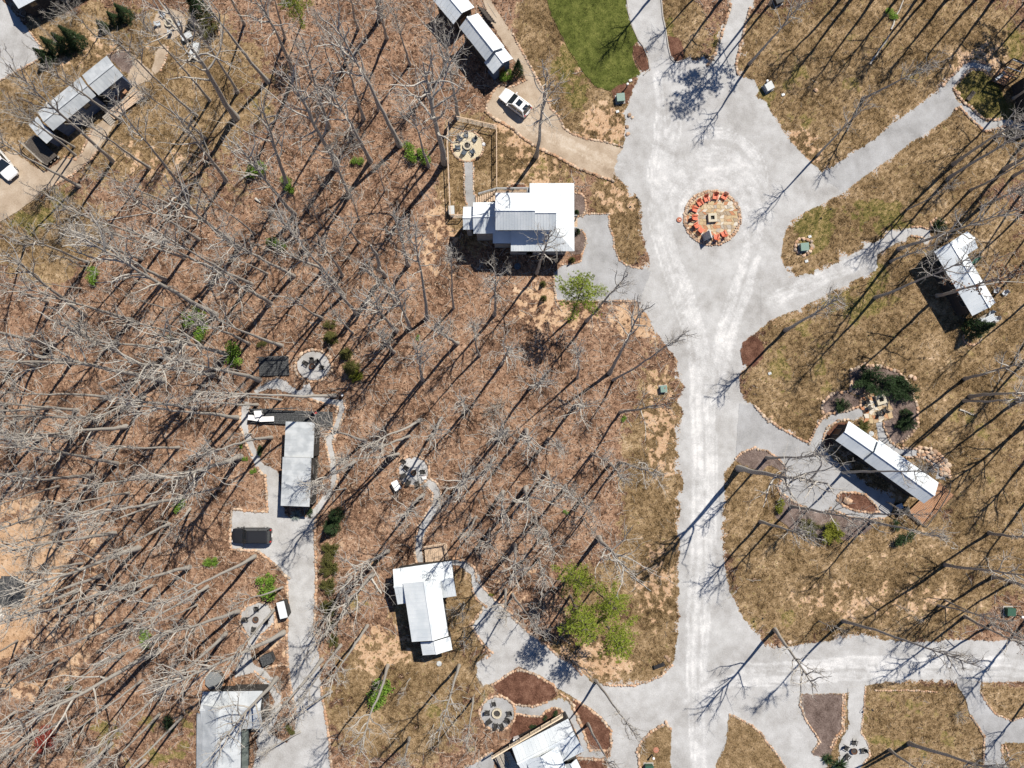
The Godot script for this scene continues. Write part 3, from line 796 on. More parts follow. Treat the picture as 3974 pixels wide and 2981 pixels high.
func make_buildings() -> void:
	MAT.roof = noisy(lin(0.53, 0.575, 0.60), lin(0.64, 0.675, 0.69), 0.012, 0.12, 0.42)
	MAT.roof.metallic = 0.15
	MAT.roof_dull = noisy(lin(0.36, 0.385, 0.40), lin(0.48, 0.505, 0.515), 0.015, 0.15, 0.5)
	MAT.roof_dull.metallic = 0.2
	MAT.roof_dark = noisy(lin(0.06, 0.075, 0.07), lin(0.12, 0.14, 0.13), 0.02, 0.2, 0.6)
	MAT.wall_dark = noisy(lin(0.035, 0.034, 0.033), lin(0.06, 0.057, 0.053), 0.03, 0.3)
	MAT.wall_grey = noisy(lin(0.22, 0.23, 0.235), lin(0.32, 0.33, 0.33), 0.02, 0.3)
	MAT.wall_blue = noisy(lin(0.06, 0.09, 0.16), lin(0.09, 0.13, 0.2), 0.02, 0.3)
	MAT.wall_wood = noisy(lin(0.16, 0.09, 0.05), lin(0.27, 0.16, 0.09), 0.03, 0.4)
	MAT.trim = plain(lin(0.10, 0.10, 0.10), 0.6)
	MAT.door = plain(lin(0.09, 0.05, 0.03), 0.6)
	MAT.glass = plain(lin(0.02, 0.028, 0.035), 0.06)
	MAT.glass.metallic_specular = 0.6
	MAT.timber_dark = noisy(lin(0.045, 0.038, 0.032), lin(0.09, 0.078, 0.068), 0.04, 0.6)
	MAT.timber_grey = noisy(lin(0.20, 0.18, 0.15), lin(0.34, 0.31, 0.27), 0.04, 0.6)
	MAT.timber_tan = noisy(lin(0.36, 0.26, 0.18), lin(0.52, 0.40, 0.29), 0.04, 0.6)
	MAT.timber_orange = noisy(lin(0.26, 0.14, 0.08), lin(0.38, 0.22, 0.13), 0.04, 0.6)
	MAT.timber_cream = noisy(lin(0.55, 0.44, 0.31), lin(0.68, 0.57, 0.43), 0.04, 0.6)
	MAT.deck_black = noisy(lin(0.03, 0.032, 0.034), lin(0.075, 0.078, 0.08), 0.03, 0.5)

	# long cabin, upper left
	var h := house("cabin", "long narrow grey-roofed cabin with covered deck and terrace of benches")
	gable(h, "J", 752, 140, 562, 293, 4.3, 695, 80, 830, 220, 3.5, MAT.roof_dull, MAT.wall_blue, 0.55)
	gable(h, "J", 548, 303, 215, 575, 4.1, 160, 515, 290, 645, 3.3, MAT.roof_dull, MAT.wall_blue, 0.55)
	gable(h, "J", 232, 618, 165, 680, 3.2, 95, 610, 235, 750, 2.6, MAT.roof_dull, MAT.wall_blue, 0.55, 0.0, [0, 1])
	var dk := deck("timber_deck", "dark deck with steps at the end of the long cabin", "J", [60, 745, 235, 910, 145, 675], 0.6, MAT.timber_dark)
	railing(dk, [q("J", 60, 745, 0.6), q("J", 240, 912, 0.6)], 1.0, MAT.timber_grey, 0.6)
	for k in 4: stair(q("J", 215 + 28 * k, 870 - 12 * k, 0.0), q("J", 265 + 26 * k, 920 - 20 * k, 0.0), 0.5 - 0.1 * k, dk)
	dk = deck("timber_deck", "tan timber deck with slatted bench beside the long cabin", "J", [690, 500, 925, 320, 760, 560], 0.45, MAT.timber_tan, 0.3)
	railing(dk, [q("J", 752, 505, 0.5), q("J", 945, 335, 0.5)], 0.55, MAT.timber_grey, 0.45, false)
	for k in 6: stair(q("J", 685 + 9 * k, 560 + 10 * k, 0.0), q("J", 725 + 9 * k, 525 + 10 * k, 0.0), 0.42 - 0.06 * k, dk)
	for k in 2:
		var b := thing("garden_bench", ["square orange-brown bench on the tan terrace", "smaller square orange-brown bench on the tan terrace"][k], "bench", q("J", 830 - 42 * k, 362 + 14 * k, 0.45), 0.7)
		bench_parts(b, 1.3 - 0.3 * k, 0.9, MAT.timber_orange)
	# cabin above the white SUV
	h = house("cabin", "long white-roofed cabin beside the tan drive, above the white SUV")
	gable(h, "K", 130, -90, 288, 98, 4.1, 215, 180, 345, 20, 3.2, MAT.roof, MAT.wall_dark, 0.5)
	gable(h, "K", 325, 130, 530, 390, 4.8, 460, 455, 600, 350, 3.8, MAT.roof, MAT.wall_dark, 0.5)
	gable(h, "K", 533, 393, 604, 482, 4.0, 530, 572, 680, 460, 3.1, MAT.roof, MAT.wall_blue, 0.5)
	# the large house
	h = house("house", "large white-roofed house of stepped gables beside the fenced yard")
	gable(h, "A", 515, 955, 910, 955, 8.6, 515, 1152, 515, 790, 7.2, MAT.roof, MAT.wall_grey, 0.36)
	gable(h, "A", 908, 978, 1120, 978, 8.3, 908, 1152, 908, 838, 7.15, MAT.roof, MAT.wall_grey, 0.36)
	gable(h, "A", 293, 1020, 513, 1018, 6.4, 295, 1188, 293, 885, 5.4, MAT.roof, MAT.wall_grey, 0.36)
	gable(h, "A", 194, 1030, 292, 1030, 5.6, 196, 1148, 194, 928, 4.9, MAT.roof, MAT.wall_grey, 0.36)
	# lower wrap-around roof: east hip
	var eh := 4.4
	var ne := q("A", 1293, 695, eh)
	var se := q("A", 1300, 1362, eh)
	var nw := q("A", 855, 695, eh)
	var sw := q("A", 670, 1368, eh)
	se = Vector3(ne.x, eh, se.z); sw = Vector3(sw.x, eh, se.z); nw = Vector3(nw.x, eh, ne.z)
	var rise_v := 1.5
	var run := 3.3
	slope(h, ne, se, Vector3(-run, rise_v, 0), run, ne.distance_to(se) - run, 0.36, MAT.roof)
	slope(h, sw, se, Vector3(0, rise_v, -run), 0.0, sw.distance_to(se) - run, 0.36, MAT.roof)
	slope(h, nw, ne, Vector3(0, rise_v, run), 0.0, nw.distance_to(ne) - run, 0.36, MAT.roof)
	var w0 := q("A", 492, 1284, 4.6)
	var w1 := q("A", 672, 1284, 4.6)
	slope(h, w0, Vector3(w1.x + 0.4, 4.6, w0.z), Vector3(0, 1.2, -2.9), 0.0, w1.x + 0.4 - w0.x, 0.36, MAT.roof)
	var g := Geo.new()
	var mid := Vector3((nw.x + ne.x) * 0.5 - 0.6, 0, (ne.z + se.z) * 0.5)
	g.box(Vector3(mid.x, 2.1, mid.z), Vector3(ne.x - nw.x - 0.5, 4.2, se.z - ne.z - 0.9))
	g.box(Vector3((sw.x + nw.x) * 0.5 + 0.2, 2.1, se.z - 2.6), Vector3(nw.x - sw.x + 0.6, 4.2, 4.3))
	g.box(Vector3((w0.x + w1.x) * 0.5, 2.2, w0.z - 1.7), Vector3(w1.x - w0.x - 0.3, 4.4, 2.6))
	part("wall", g.mesh(), MAT.wall_grey, h)
	for k in 3: window_at(h, Vector3(lerp(sw.x, se.x, 0.2 + 0.3 * k), 2.4, se.z - 0.444), Vector3(0, 0, 1), 1.3, 1.3)
	window_at(h, Vector3((w0.x + w1.x) * 0.5, 3.2, w0.z - 0.39), Vector3(0, 0, 1), 1.6, 1.0)
	footprints.append(PackedVector2Array([v2(sw), v2(se), v2(ne), v2(nw), Vector2(w0.x, nw.z)]))
	var porch := thing("porch", "small tan entrance porch with grey beams on the large house", "porch")
	boards(porch, q("A", 1296, 1030, 0.3), q("A", 1330, 1030, 0.3), q("A", 1296, 1125, 0.3), 0.2, MAT.timber_tan)
	for y in [1012, 1132]:
		var pg := Geo.new()
		var pa := q("A", 1290, y, 2.7)
		var pb := q("A", 1328, y, 2.7)
		pg.beam(pa, pb, 0.16, 0.2)
		part("beam", pg.mesh(), MAT.wall_grey, porch)
		pg = Geo.new()
		pg.box(Vector3(pb.x - 0.08, 1.3, pb.z), Vector3(0.14, 2.6, 0.14))
		part("post", pg.mesh(), MAT.wall_grey, porch)
	dk = deck("timber_deck", "tan slatted deck with grey rail behind the large house", "A", [520, 765, 860, 765, 520, 800], 2.0, MAT.timber_tan, 0.2)
	railing(dk, [q("A", 350, 815, 2.0), q("A", 530, 762, 2.0), q("A", 860, 760, 2.0)], 1.0, MAT.wall_grey, 2.0)
	var stg := thing("timber_stair", "tan slatted stair climbing to the deck of the large house", "stairs")
	var s0 := q("A", 330, 855, 0.3)
	var s1 := q("A", 505, 800, 1.9)
	for k in 9:
		var c := s0.lerp(s1, k / 8.0)
		var tg := Geo.new()
		tg.box(Vector3(c.x, c.y, c.z + 0.25), Vector3(0.24, 0.05, 1.25))
		part("tread", tg.mesh(), MAT.timber_tan, stg)
	for dz in [-0.36, 0.86]:
		var tg := Geo.new()
		tg.beam(s0 + Vector3(-0.2, -0.16, dz), s1 + Vector3(0.2, -0.16, dz), 0.05, 0.2)
		part("stringer", tg.mesh(), MAT.timber_dark, stg)
	# cabin on the right with the L-shaped roof
	h = house("cabin", "blue-grey roofed cabin with a white side wing and a dining deck")
	gable(h, "E", 313, 197, 560, 612, 4.3, 210, 260, 600, 590, 3.5, MAT.roof, MAT.wall_dark, 0.55)
	gable(h, "E", 362, 234, 462, 170, 4.0, 432, 120, 497, 222, 3.5, MAT.roof, MAT.wall_dark, 0.55)
	# cabin by the square fire pit
	h = house("cabin", "long white-roofed cabin in two steps beside the square fire pit")
	gable(h, "23", 665, 410, 928, 592, 4.2, 585, 485, 700, 325, 3.3, MAT.roof, MAT.wall_dark, 0.5)
	gable(h, "23", 922, 588, 1440, 960, 4.8, 855, 675, 970, 495, 3.8, MAT.roof, MAT.wall_dark, 0.5)
	dk = deck("timber_deck", "orange-brown deck with long dark rail at the cabin's end", "23", [1215, 1100, 1480, 845, 1345, 1220], 0.7, MAT.timber_orange, 0.22)
	railing(dk, [q("23", 1020, 1020, 0.7), q("23", 1330, 1230, 0.7), q("23", 1440, 1080, 0.7), q("23", 1530, 930, 0.7), q("23", 1540, 855, 0.7)], 1.0, MAT.timber_dark, 0.7)
	dk = deck("timber_deck", "small dark end deck with planter boxes under the white roof", "23", [610, 440, 690, 340, 655, 470], 0.5, MAT.timber_dark, 0.2)
	# flat container cabin
	h = house("cabin", "flat pale-roofed container cabin beside the black SUV's drive")
	flat_roof(h, "21", [245, 630, 258, 325, 500, 335, 492, 640], 3.4, 3.55, MAT.roof_dull, MAT.wall_dark, 0.8)
	flat_roof(h, "21", [215, 1052, 232, 632, 490, 643, 460, 1063], 3.75, 3.95, MAT.roof_dull, MAT.wall_dark, 0.8)
	# cabin above the turning drive
	h = house("cabin", "white-roofed cross-gabled cabin with a small tan deck behind")
	gable(h, "31", 1190, 95, 1702, 22, 4.4, 1212, 245, 1166, -52, 3.6, MAT.roof, MAT.wall_dark, 0.5)
	gable(h, "31", 1452, 50, 1530, 558, 5.7, 1348, 572, 1662, 545, 4.7, MAT.roof, MAT.wall_dark, 0.5)
	gable(h, "31", 1540, 565, 1560, 676, 4.5, 1440, 680, 1690, 630, 3.8, MAT.roof, MAT.wall_dark, 0.5)
	dk = deck("timber_deck", "small tan deck with rail behind the cross-gabled cabin", "I", [355, 690, 365, 800, 510, 675], 0.5, MAT.timber_tan, 0.24)
	railing(dk, [q("I", 355, 690, 0.5), q("I", 500, 668, 0.5), q("I", 520, 785, 0.5)], 0.9, MAT.timber_tan, 0.5)
	# cabin with the hot tub
	h = house("cabin", "cross-gabled pale cabin with a hot tub on its brown deck")
	gable(h, "H", 140, 622, 483, 617, 4.3, 480, 727, 485, 516, 3.5, MAT.roof_dull, MAT.wall_dark, 0.5)
	gable(h, "H", 240, 612, 233, 1060, 5.2, 158, 640, 372, 740, 4.2, MAT.roof_dull, MAT.wall_dark, 0.5)
	flat_roof(h, "H", [121, 1060, 124, 640, 162, 640, 158, 1060], 3.3, 3.9, MAT.roof_dull, MAT.wall_dark, 0.6, false)
	flat_roof(h, "H", [412, 1000, 414, 735, 378, 735, 376, 1000], 2.6, 2.9, MAT.roof_dark, MAT.wall_dark, 0.6, false)
	dk = deck("timber_deck", "brown deck under the hot tub at the cabin's back", "H", [135, 405, 335, 400, 140, 515], 0.5, MAT.timber_orange, 0.22)
	# cabin with the timber balcony
	h = house("cabin", "white-roofed cabin with front gable and long bracketed timber balcony")
	gable(h, "G", 610, 770, 1078, 528, 5.0, 700, 900, 540, 655, 3.7, MAT.roof, MAT.wall_dark, 0.5)
	gable(h, "G", 805, 711, 905, 960, 5.6, 683, 752, 928, 612, 4.8, MAT.roof, MAT.wall_dark, 0.5)
	gable(h, "G", 1050, 770, 1140, 960, 4.2, 1010, 800, 1090, 730, 3.7, MAT.roof, MAT.wall_dark, 0.5)
	var sk := Geo.new()
	var sp := q("G", 806, 678, 4.6)
	sk.box(sp, Vector3(0.9, 0.18, 0.5), 0.48)
	part("skylight", sk.mesh(), MAT.glass, h)
	dk = thing("balcony", "long cream timber balcony bracketed to the front-gabled cabin", "balcony")
	boards(dk, q("G", 560, 640, 2.4), q("G", 985, 385, 2.4), q("G", 545, 615, 2.4), 0.22, MAT.timber_cream)
	railing(dk, [q("G", 400, 700, 2.4), q("G", 545, 612, 2.4), q("G", 975, 362, 2.4)], 1.0, MAT.timber_cream, 2.4)
	for k in 4:
		var bp := q("G", 632 + 72 * k, 590 - 41 * k, 2.3)
		var bg := Geo.new()
		bg.beam(bp + Vector3(0.25, -1.0, 0.45), bp, 0.12, 0.12)
		part("bracket", bg.mesh(), MAT.timber_dark, dk)
	dk = deck("timber_deck", "cream deck with slatted bench at the balcony cabin's end", "G", [410, 705, 545, 668, 500, 870], 0.8, MAT.timber_cream, 0.22)
	for k in 2:
		var b := thing("garden_bench", ["weathered slatted bench on the cream deck", "second weathered slatted bench on the cream deck, by the wall"][k], "bench", q("G", 468 + 36 * k, 740 - 8 * k, 0.8), 0.45)
		bench_parts(b, 0.5, 1.9, MAT.timber_grey)
	# corner house and edge buildings
	h = house("house", "dark-walled white-roofed house at the end of the pale drive")
	gable(h, "00", 60, -70, 760, -440, 4.2, 155, 75, -60, -250, 3.3, MAT.roof, MAT.wall_dark, 0.5)
	h = house("cabin", "dark cabin beyond the cedar pergola")
	gable(h, "F", 1120, 130, 1200, 520, 4.6, 1020, 330, 1300, 330, 3.6, MAT.roof_dull, MAT.wall_dark, 0.5)
	# canvas tent by the sandy clearing
	var tent := thing("bell_tent", "white canvas tent corner beside the round dark pad", "tent", q("30", -130, 350))
	var tg := Geo.new()
	tg.lathe([[2.6, 0.0], [2.5, 1.1], [0.9, 2.6], [0.0, 3.1]], 8)
	part("canvas", tg.mesh(), plain(lin(0.7, 0.7, 0.68), 0.9), tent)
	tg = Geo.new()
	tg.lathe([[0.03, 0.0], [0.03, 3.5], [0.0, 3.5]], 6)
	part("pole", tg.mesh(), MAT.timber_dark, tent)
	var pad := thing("round_platform", "round dark timber platform on the sandy clearing", "platform", q("30", 90, 130))
	for k in 13:
		var z := -1.85 + 0.31 * k
		var half := sqrt(maxf(0.1, 2.15 * 2.15 - z * z))
		tg = Geo.new()
		tg.box(Vector3(0, 0.25 + 0.003 * (k % 3), z), Vector3(half * 2.0, 0.1, 0.285), 0.0)
		part("board", tg.mesh(), MAT.deck_black, pad)
	tg = Geo.new()
	tg.lathe([[1.9, 0.0], [1.9, 0.19], [0.0, 0.19]], 20)
	part("base", tg.mesh(), MAT.timber_dark, pad)

func stair(a: Vector3, b: Vector3, y: float, parent: Node) -> void:
	var g := Geo.new()
	g.beam(Vector3(a.x, y, a.z), Vector3(b.x, y, b.z), 0.26, 0.06)
	part("step", g.mesh(), MAT.timber_grey, parent)

func bench_parts(t: Node3D, w: float, d: float, m: Material) -> void:
	var n := maxi(3, int(w / 0.14))
	for k in n:
		var g := Geo.new()
		g.box(Vector3(-w * 0.5 + w * (k + 0.5) / n, 0.43, 0), Vector3(w / n - 0.02, 0.04, d))
		part("slat", g.mesh(), m, t)
	for sx in [-1, 1]:
		for sz in [-1, 1]:
			var g := Geo.new()
			g.box(Vector3(sx * (w * 0.5 - 0.06), 0.205, sz * (d * 0.5 - 0.06)), Vector3(0.08, 0.41, 0.08))
			part("leg", g.mesh(), m, t)
# ---------------------------------------------------------------- stones, furniture, vehicles
var rock_meshes := []
var rock_mats := []

func make_rocks() -> void:
	rng.seed = 5
	var t := (1.0 + sqrt(5.0)) / 2.0
	var base := [Vector3(-1, t, 0), Vector3(1, t, 0), Vector3(-1, -t, 0), Vector3(1, -t, 0), Vector3(0, -1, t), Vector3(0, 1, t), Vector3(0, -1, -t), Vector3(0, 1, -t), Vector3(t, 0, -1), Vector3(t, 0, 1), Vector3(-t, 0, -1), Vector3(-t, 0, 1)]
	var tri := [0, 11, 5, 0, 5, 1, 0, 1, 7, 0, 7, 10, 0, 10, 11, 1, 5, 9, 5, 11, 4, 11, 10, 2, 10, 7, 6, 7, 1, 8, 3, 9, 4, 3, 4, 2, 3, 2, 6, 3, 6, 8, 3, 8, 9, 4, 9, 5, 2, 4, 11, 6, 2, 10, 8, 6, 7, 9, 8, 1]
	for k in 8:
		var p := []
		for b in base: p.append((b as Vector3).normalized() * 0.62 * rng.randf_range(0.78, 1.15))
		var g := Geo.new()
		for j in range(0, tri.size(), 3): g.tri(p[tri[j]], p[tri[j + 2]], p[tri[j + 1]])
		rock_meshes.append(g.mesh())
	for c in [[226, 190, 158], [238, 212, 184], [212, 170, 136], [200, 180, 160], [236, 200, 170], [186, 156, 130]]:
		rock_mats.append(noisy(seen(c[0] * 0.86, c[1] * 0.86, c[2] * 0.86), seen(minf(255.0, c[0] * 1.05), minf(255.0, c[1] * 1.05), minf(255.0, c[2] * 1.05)), 0.04, 1.3))

func rock(parent: Node, at: Vector3, s: Vector3, turn: float, called := "stone") -> void:
	var b := Basis(Vector3.UP, turn) * Basis.from_scale(s)
	part(called, rock_meshes[rng.randi() % 8], rock_mats[rng.randi() % 6], parent, Transform3D(b, at))

func border(label: String, spec: Array, size := 0.34, closed := false, rows := 1) -> void:
	var pl := line(spec)
	if closed: pl.append(pl[0])
	var c := Vector2.ZERO
	for p in pl: c += p / pl.size()
	var t := thing("stone_border", label, "stone edging", Vector3(c.x, 0, c.y), 0.0, "stone borders of beds and drives")
	for r in rows:
		var carry := 0.0
		for k in pl.size() - 1:
			var a := pl[k]
			var b := pl[k + 1]
			var L := a.distance_to(b)
			var d := (b - a) / maxf(L, 0.001)
			var n := Vector2(-d.y, d.x)
			var x := carry
			while x < L:
				var w := size * rng.randf_range(0.75, 1.5)
				var p := a + d * (x + w * 0.5) + n * (rng.randf_range(-0.06, 0.06) + r * size * 0.9)
				var hgt := size * rng.randf_range(0.4, 0.75)
				rock(t, Vector3(p.x - c.x, hgt * 0.28 + 0.04, p.y - c.y), Vector3(w * 0.95, hgt, size * rng.randf_range(0.7, 1.05)), -d.angle() + rng.randf_range(-0.25, 0.25))
				x += w * 0.98
			carry = x - L

func flagstones(called: String, c: Vector3, inside: PackedVector2Array, cell: float, label: String) -> void:
	var holder := structure(called, prism(inside, 0.02, 0.11), MAT.sand)
	holder.set_meta("label", label)
	var lo := Vector2(1e9, 1e9)
	var hi := -lo
	for p in inside: lo = lo.min(p); hi = hi.max(p)
	var nx := int((hi.x - lo.x) / cell) + 2
	var ny := int((hi.y - lo.y) / cell) + 2
	var corner := []
	for j in ny + 1:
		for i in nx + 1: corner.append(lo + Vector2((i - 0.5 + (0.5 if j % 2 == 1 else 0.0)) * cell, (j - 0.5) * cell) + Vector2(rng.randf_range(-.3, .3), rng.randf_range(-.3, .3)) * cell)
	var count := 0
	for j in ny:
		for i in nx:
			var q4 := [corner[j * (nx + 1) + i], corner[j * (nx + 1) + i + 1], corner[(j + 1) * (nx + 1) + i + 1], corner[(j + 1) * (nx + 1) + i]]
			var m: Vector2 = (q4[0] + q4[1] + q4[2] + q4[3]) * 0.25
			if not Geometry2D.is_point_in_polygon(m, inside) or count >= 300: continue
			count += 1
			var pl := PackedVector2Array()
			for v in q4: pl.append(m + (v - m) * 0.91)
			part("flagstone", prism(pl, 0.10, 0.135 + rng.randf() * 0.02), MAT.flags[rng.randi() % MAT.flags.size()], holder)

func chair_shape(m: Material) -> Node3D:   # low slatted armchair, front towards +z
	var t := Node3D.new()
	for k in 5:
		var g := Geo.new()
		g.beam(Vector3(-0.26, 0.26 + 0.028 * k, -0.22 + 0.125 * k), Vector3(0.26, 0.26 + 0.028 * k, -0.22 + 0.125 * k), 0.115, 0.03)
		part("seat_slat", g.mesh(), m, t)
	for k in 5:
		var x := -0.25 + 0.125 * k
		var g := Geo.new()
		var top := 0.98 - 0.5 * x * x * 4.0 * 0.35
		var a := Vector3(x, 0.24, -0.24)
		var b := Vector3(x * 1.15, top, -0.24 - (top - 0.24) * 0.45)
		var w := Vector3(0.057, 0, 0)
		var nn := Vector3(0, 0.012, 0.024)
		g.hexa([a - w - nn, a + w - nn, b + w - nn, b - w - nn, a - w + nn, a + w + nn, b + w + nn, b - w + nn])
		part("back_slat", g.mesh(), m, t)
	for s in [-1, 1]:
		var g := Geo.new()
		g.box(Vector3(s * 0.34, 0.565, 0.06), Vector3(0.13, 0.03, 0.72))
		part("armrest", g.mesh(), m, t)
		g = Geo.new()
		g.box(Vector3(s * 0.32, 0.275, 0.33), Vector3(0.05, 0.55, 0.1))
		part("leg", g.mesh(), m, t)
		g = Geo.new()
		g.beam(Vector3(s * 0.30, 0.30, 0.28), Vector3(s * 0.30, 0.06, -0.62), 0.04, 0.11)
		part("leg", g.mesh(), m, t)
	return t

func chairs(m: Material, look: String, where: String, f: String, spots: Array, cx: float, cy: float, y := 0.02) -> void:
	var proto: Node3D = null
	var c := q(f, cx, cy)
	var k := 0
	for s in spots:
		var p := q(f, s[0], s[1])
		var d := c - p
		if proto == null: proto = chair_shape(m)
		var o: Node3D = proto.duplicate()
		o.name = numbered("lounge_chair")
		add_child(o)
		o.position = Vector3(p.x, y, p.z)
		o.rotation.y = atan2(d.x, d.z) + rng.randf_range(-0.2, 0.2)
		o.scale = Vector3.ONE * (0.92 if m == MAT.orange else 0.76)
		tag(o, "%s slatted lounge chair facing %s" % [look, where], "chair", "%s chairs round %s" % [look, where])
		k += 1
	if proto: proto.free()

func ring_pit(label: String, p: Vector3, r: float, m: Material) -> void:
	var t := thing("fire_pit", label, "fire pit", p)
	var n := 12
	for row in 2:
		for k in n:
			var a0 := TAU * (k + row * 0.5) / n + 0.02
			var a1 := TAU * (k + 1 + row * 0.5) / n - 0.02
			var pl := PackedVector2Array([Vector2(cos(a0), sin(a0)) * r, Vector2(cos(a1), sin(a1)) * r, Vector2(cos(a1), sin(a1)) * r * 0.66, Vector2(cos(a0), sin(a0)) * r * 0.66])
			part("block", prism(pl, row * 0.2, row * 0.2 + 0.19), m, t)
	var g := Geo.new()
	g.lathe([[r * 0.64, 0.02], [r * 0.64, 0.14], [0.0, 0.17]], 12)
	part("ash", g.mesh(), MAT.ash, t)

func square_pit(label: String, p: Vector3, s: float, turn: float) -> void:
	var t := thing("fire_pit", label, "fire pit", p, turn)
	for k in 4:
		var a := PI * 0.5 * k
		var g := Geo.new()
		var d := Vector3(sin(a), 0, cos(a))
		g.box(d * s * 0.36 + d.cross(Vector3.UP) * s * 0.14 + Vector3(0, 0.25, 0), Vector3(s * 0.72, 0.5, s * 0.28), a)
		part("wall_block", g.mesh(), MAT.sand_block, t)
	var g := Geo.new()
	g.box(Vector3(0, 0.1, 0), Vector3(s * 0.44, 0.2, s * 0.44))
	part("ash", g.mesh(), MAT.ash, t)

func bowl(label: String, p: Vector3, r: float) -> void:
	var t := thing("fire_bowl", label, "fire bowl", p)
	var g := Geo.new()
	g.lathe([[r * 0.35, 0.0], [r * 0.4, 0.12], [r, 0.42], [r, 0.46], [r * 0.9, 0.44], [r * 0.3, 0.24], [0.0, 0.24]], 14)
	part("bowl", g.mesh(), MAT.rust, t)
	g = Geo.new()
	g.lathe([[r * 0.62, 0.34], [r * 0.5, 0.36], [0.0, 0.37]], 10)
	part("ash", g.mesh(), MAT.ash, t)

func cabinet(label: String, p: Vector3, turn: float, m: Material, s := Vector3(1.0, 0.85, 0.95), called := "utility_cabinet") -> void:
	var t := thing(called, label, "utility box", p, turn)
	var g := Geo.new()
	g.box(Vector3(0, 0.05, 0), Vector3(s.x + 0.3, 0.1, s.z + 0.3))
	part("pad", g.mesh(), MAT.concrete, t)
	g = Geo.new()
	var h := s * 0.5
	g.hexa([Vector3(-h.x, 0.1, h.z), Vector3(h.x, 0.1, h.z), Vector3(h.x, 0.1, -h.z), Vector3(-h.x, 0.1, -h.z), Vector3(-h.x, s.y * 0.88, h.z), Vector3(h.x, s.y * 0.88, h.z), Vector3(h.x, s.y, -h.z), Vector3(-h.x, s.y, -h.z)])
	part("body", g.mesh(), m, t)
	g = Geo.new()
	var e := 0.04
	var lift := 0.02
	g.hexa([Vector3(-h.x - e, s.y * 0.88 + lift, h.z + e), Vector3(h.x + e, s.y * 0.88 + lift, h.z + e), Vector3(h.x + e, s.y + lift, -h.z - e), Vector3(-h.x - e, s.y + lift, -h.z - e), Vector3(-h.x - e, s.y * 0.88 + lift + 0.05, h.z + e), Vector3(h.x + e, s.y * 0.88 + lift + 0.05, h.z + e), Vector3(h.x + e, s.y + lift + 0.05, -h.z - e), Vector3(-h.x - e, s.y + lift + 0.05, -h.z - e)])
	part("lid", g.mesh(), m, t)
	g = Geo.new()
	g.box(Vector3(0.1, s.y * 0.5, h.z + 0.02), Vector3(0.05, 0.16, 0.04))
	part("handle", g.mesh(), MAT.steel, t)

func lid(label: String, p: Vector3, s: float, m: Material, round_one := false) -> void:
	var t := thing("access_cover", label, "access cover", p)
	var g := Geo.new()
	if round_one: g.lathe([[s, 0.0], [s, 0.12], [s * 0.9, 0.15], [0.0, 0.16]], 16)
	else: g.box(Vector3(0, 0.07, 0), Vector3(s, 0.14, s * 0.8), 0.3)
	part("cover", g.mesh(), m, t)
	g = Geo.new()
	g.box(Vector3(s * 0.2, 0.165, 0), Vector3(0.12, 0.03, 0.05))
	part("handle", g.mesh(), MAT.steel, t)

func cap_post(label: String, p: Vector3, h := 1.1) -> void:
	var t := thing("capped_post", label, "post", p)
	var g := Geo.new()
	g.box(Vector3(0, h * 0.5, 0), Vector3(0.12, h, 0.12))
	part("post", g.mesh(), MAT.timber_dark, t)
	g = Geo.new()
	g.lathe([[0.12, h], [0.17, h + 0.08], [0.14, h + 0.22], [0.0, h + 0.27]], 10)
	part("cap", g.mesh(), MAT.white, t)

func hook_lamp(label: String, p: Vector3, turn: float) -> void:
	var t := thing("hook_lamp", label, "lamp", p, turn)
	var g := Geo.new()
	g.tube(PackedVector3Array([Vector3(0, 0, 0), Vector3(0, 1.5, 0), Vector3(0.06, 1.72, 0), Vector3(0.22, 1.8, 0), Vector3(0.38, 1.72, 0)]), PackedFloat32Array([0.025, 0.022, 0.02, 0.02, 0.018]), 6, true)
	part("hook", g.mesh(), MAT.black, t)
	g = Geo.new()
	g.lathe([[0.08, 1.36], [0.1, 1.4], [0.1, 1.58], [0.13, 1.6], [0.0, 1.7]], 8, Vector3(0.38, 0, 0))
	part("lantern", g.mesh(), MAT.black, t)

func log_thing(label: String, a: Vector3, b: Vector3, r: float, m: Material) -> void:
	var t := thing("fallen_log", label, "log", Vector3(a.x, 0, a.z))
	var g := Geo.new()
	var pts := PackedVector3Array()
	var rad := PackedFloat32Array()
	for k in 7:
		var u := k / 6.0
		pts.append((b - a) * u + Vector3(rng.randf_range(-.06, .06), r * 0.9, rng.randf_range(-.06, .06)))
		rad.append(r * lerp(1.0, 0.6, u))
	g.tube(pts, rad, 8, true)
	part("trunk", g.mesh(), m, t)
	for k in 2:
		g = Geo.new()
		var p := pts[2 + k * 2]
		g.tube(wander(p, (b - a).normalized() + Vector3(rng.randf_range(-.8, .8), 0.5, rng.randf_range(-.8, .8)), r * 6.0, 3, 0.15, 0.0), taper(4, r * 0.35, r * 0.12), 5, true)
		part("branch_stub", g.mesh(), m, t)

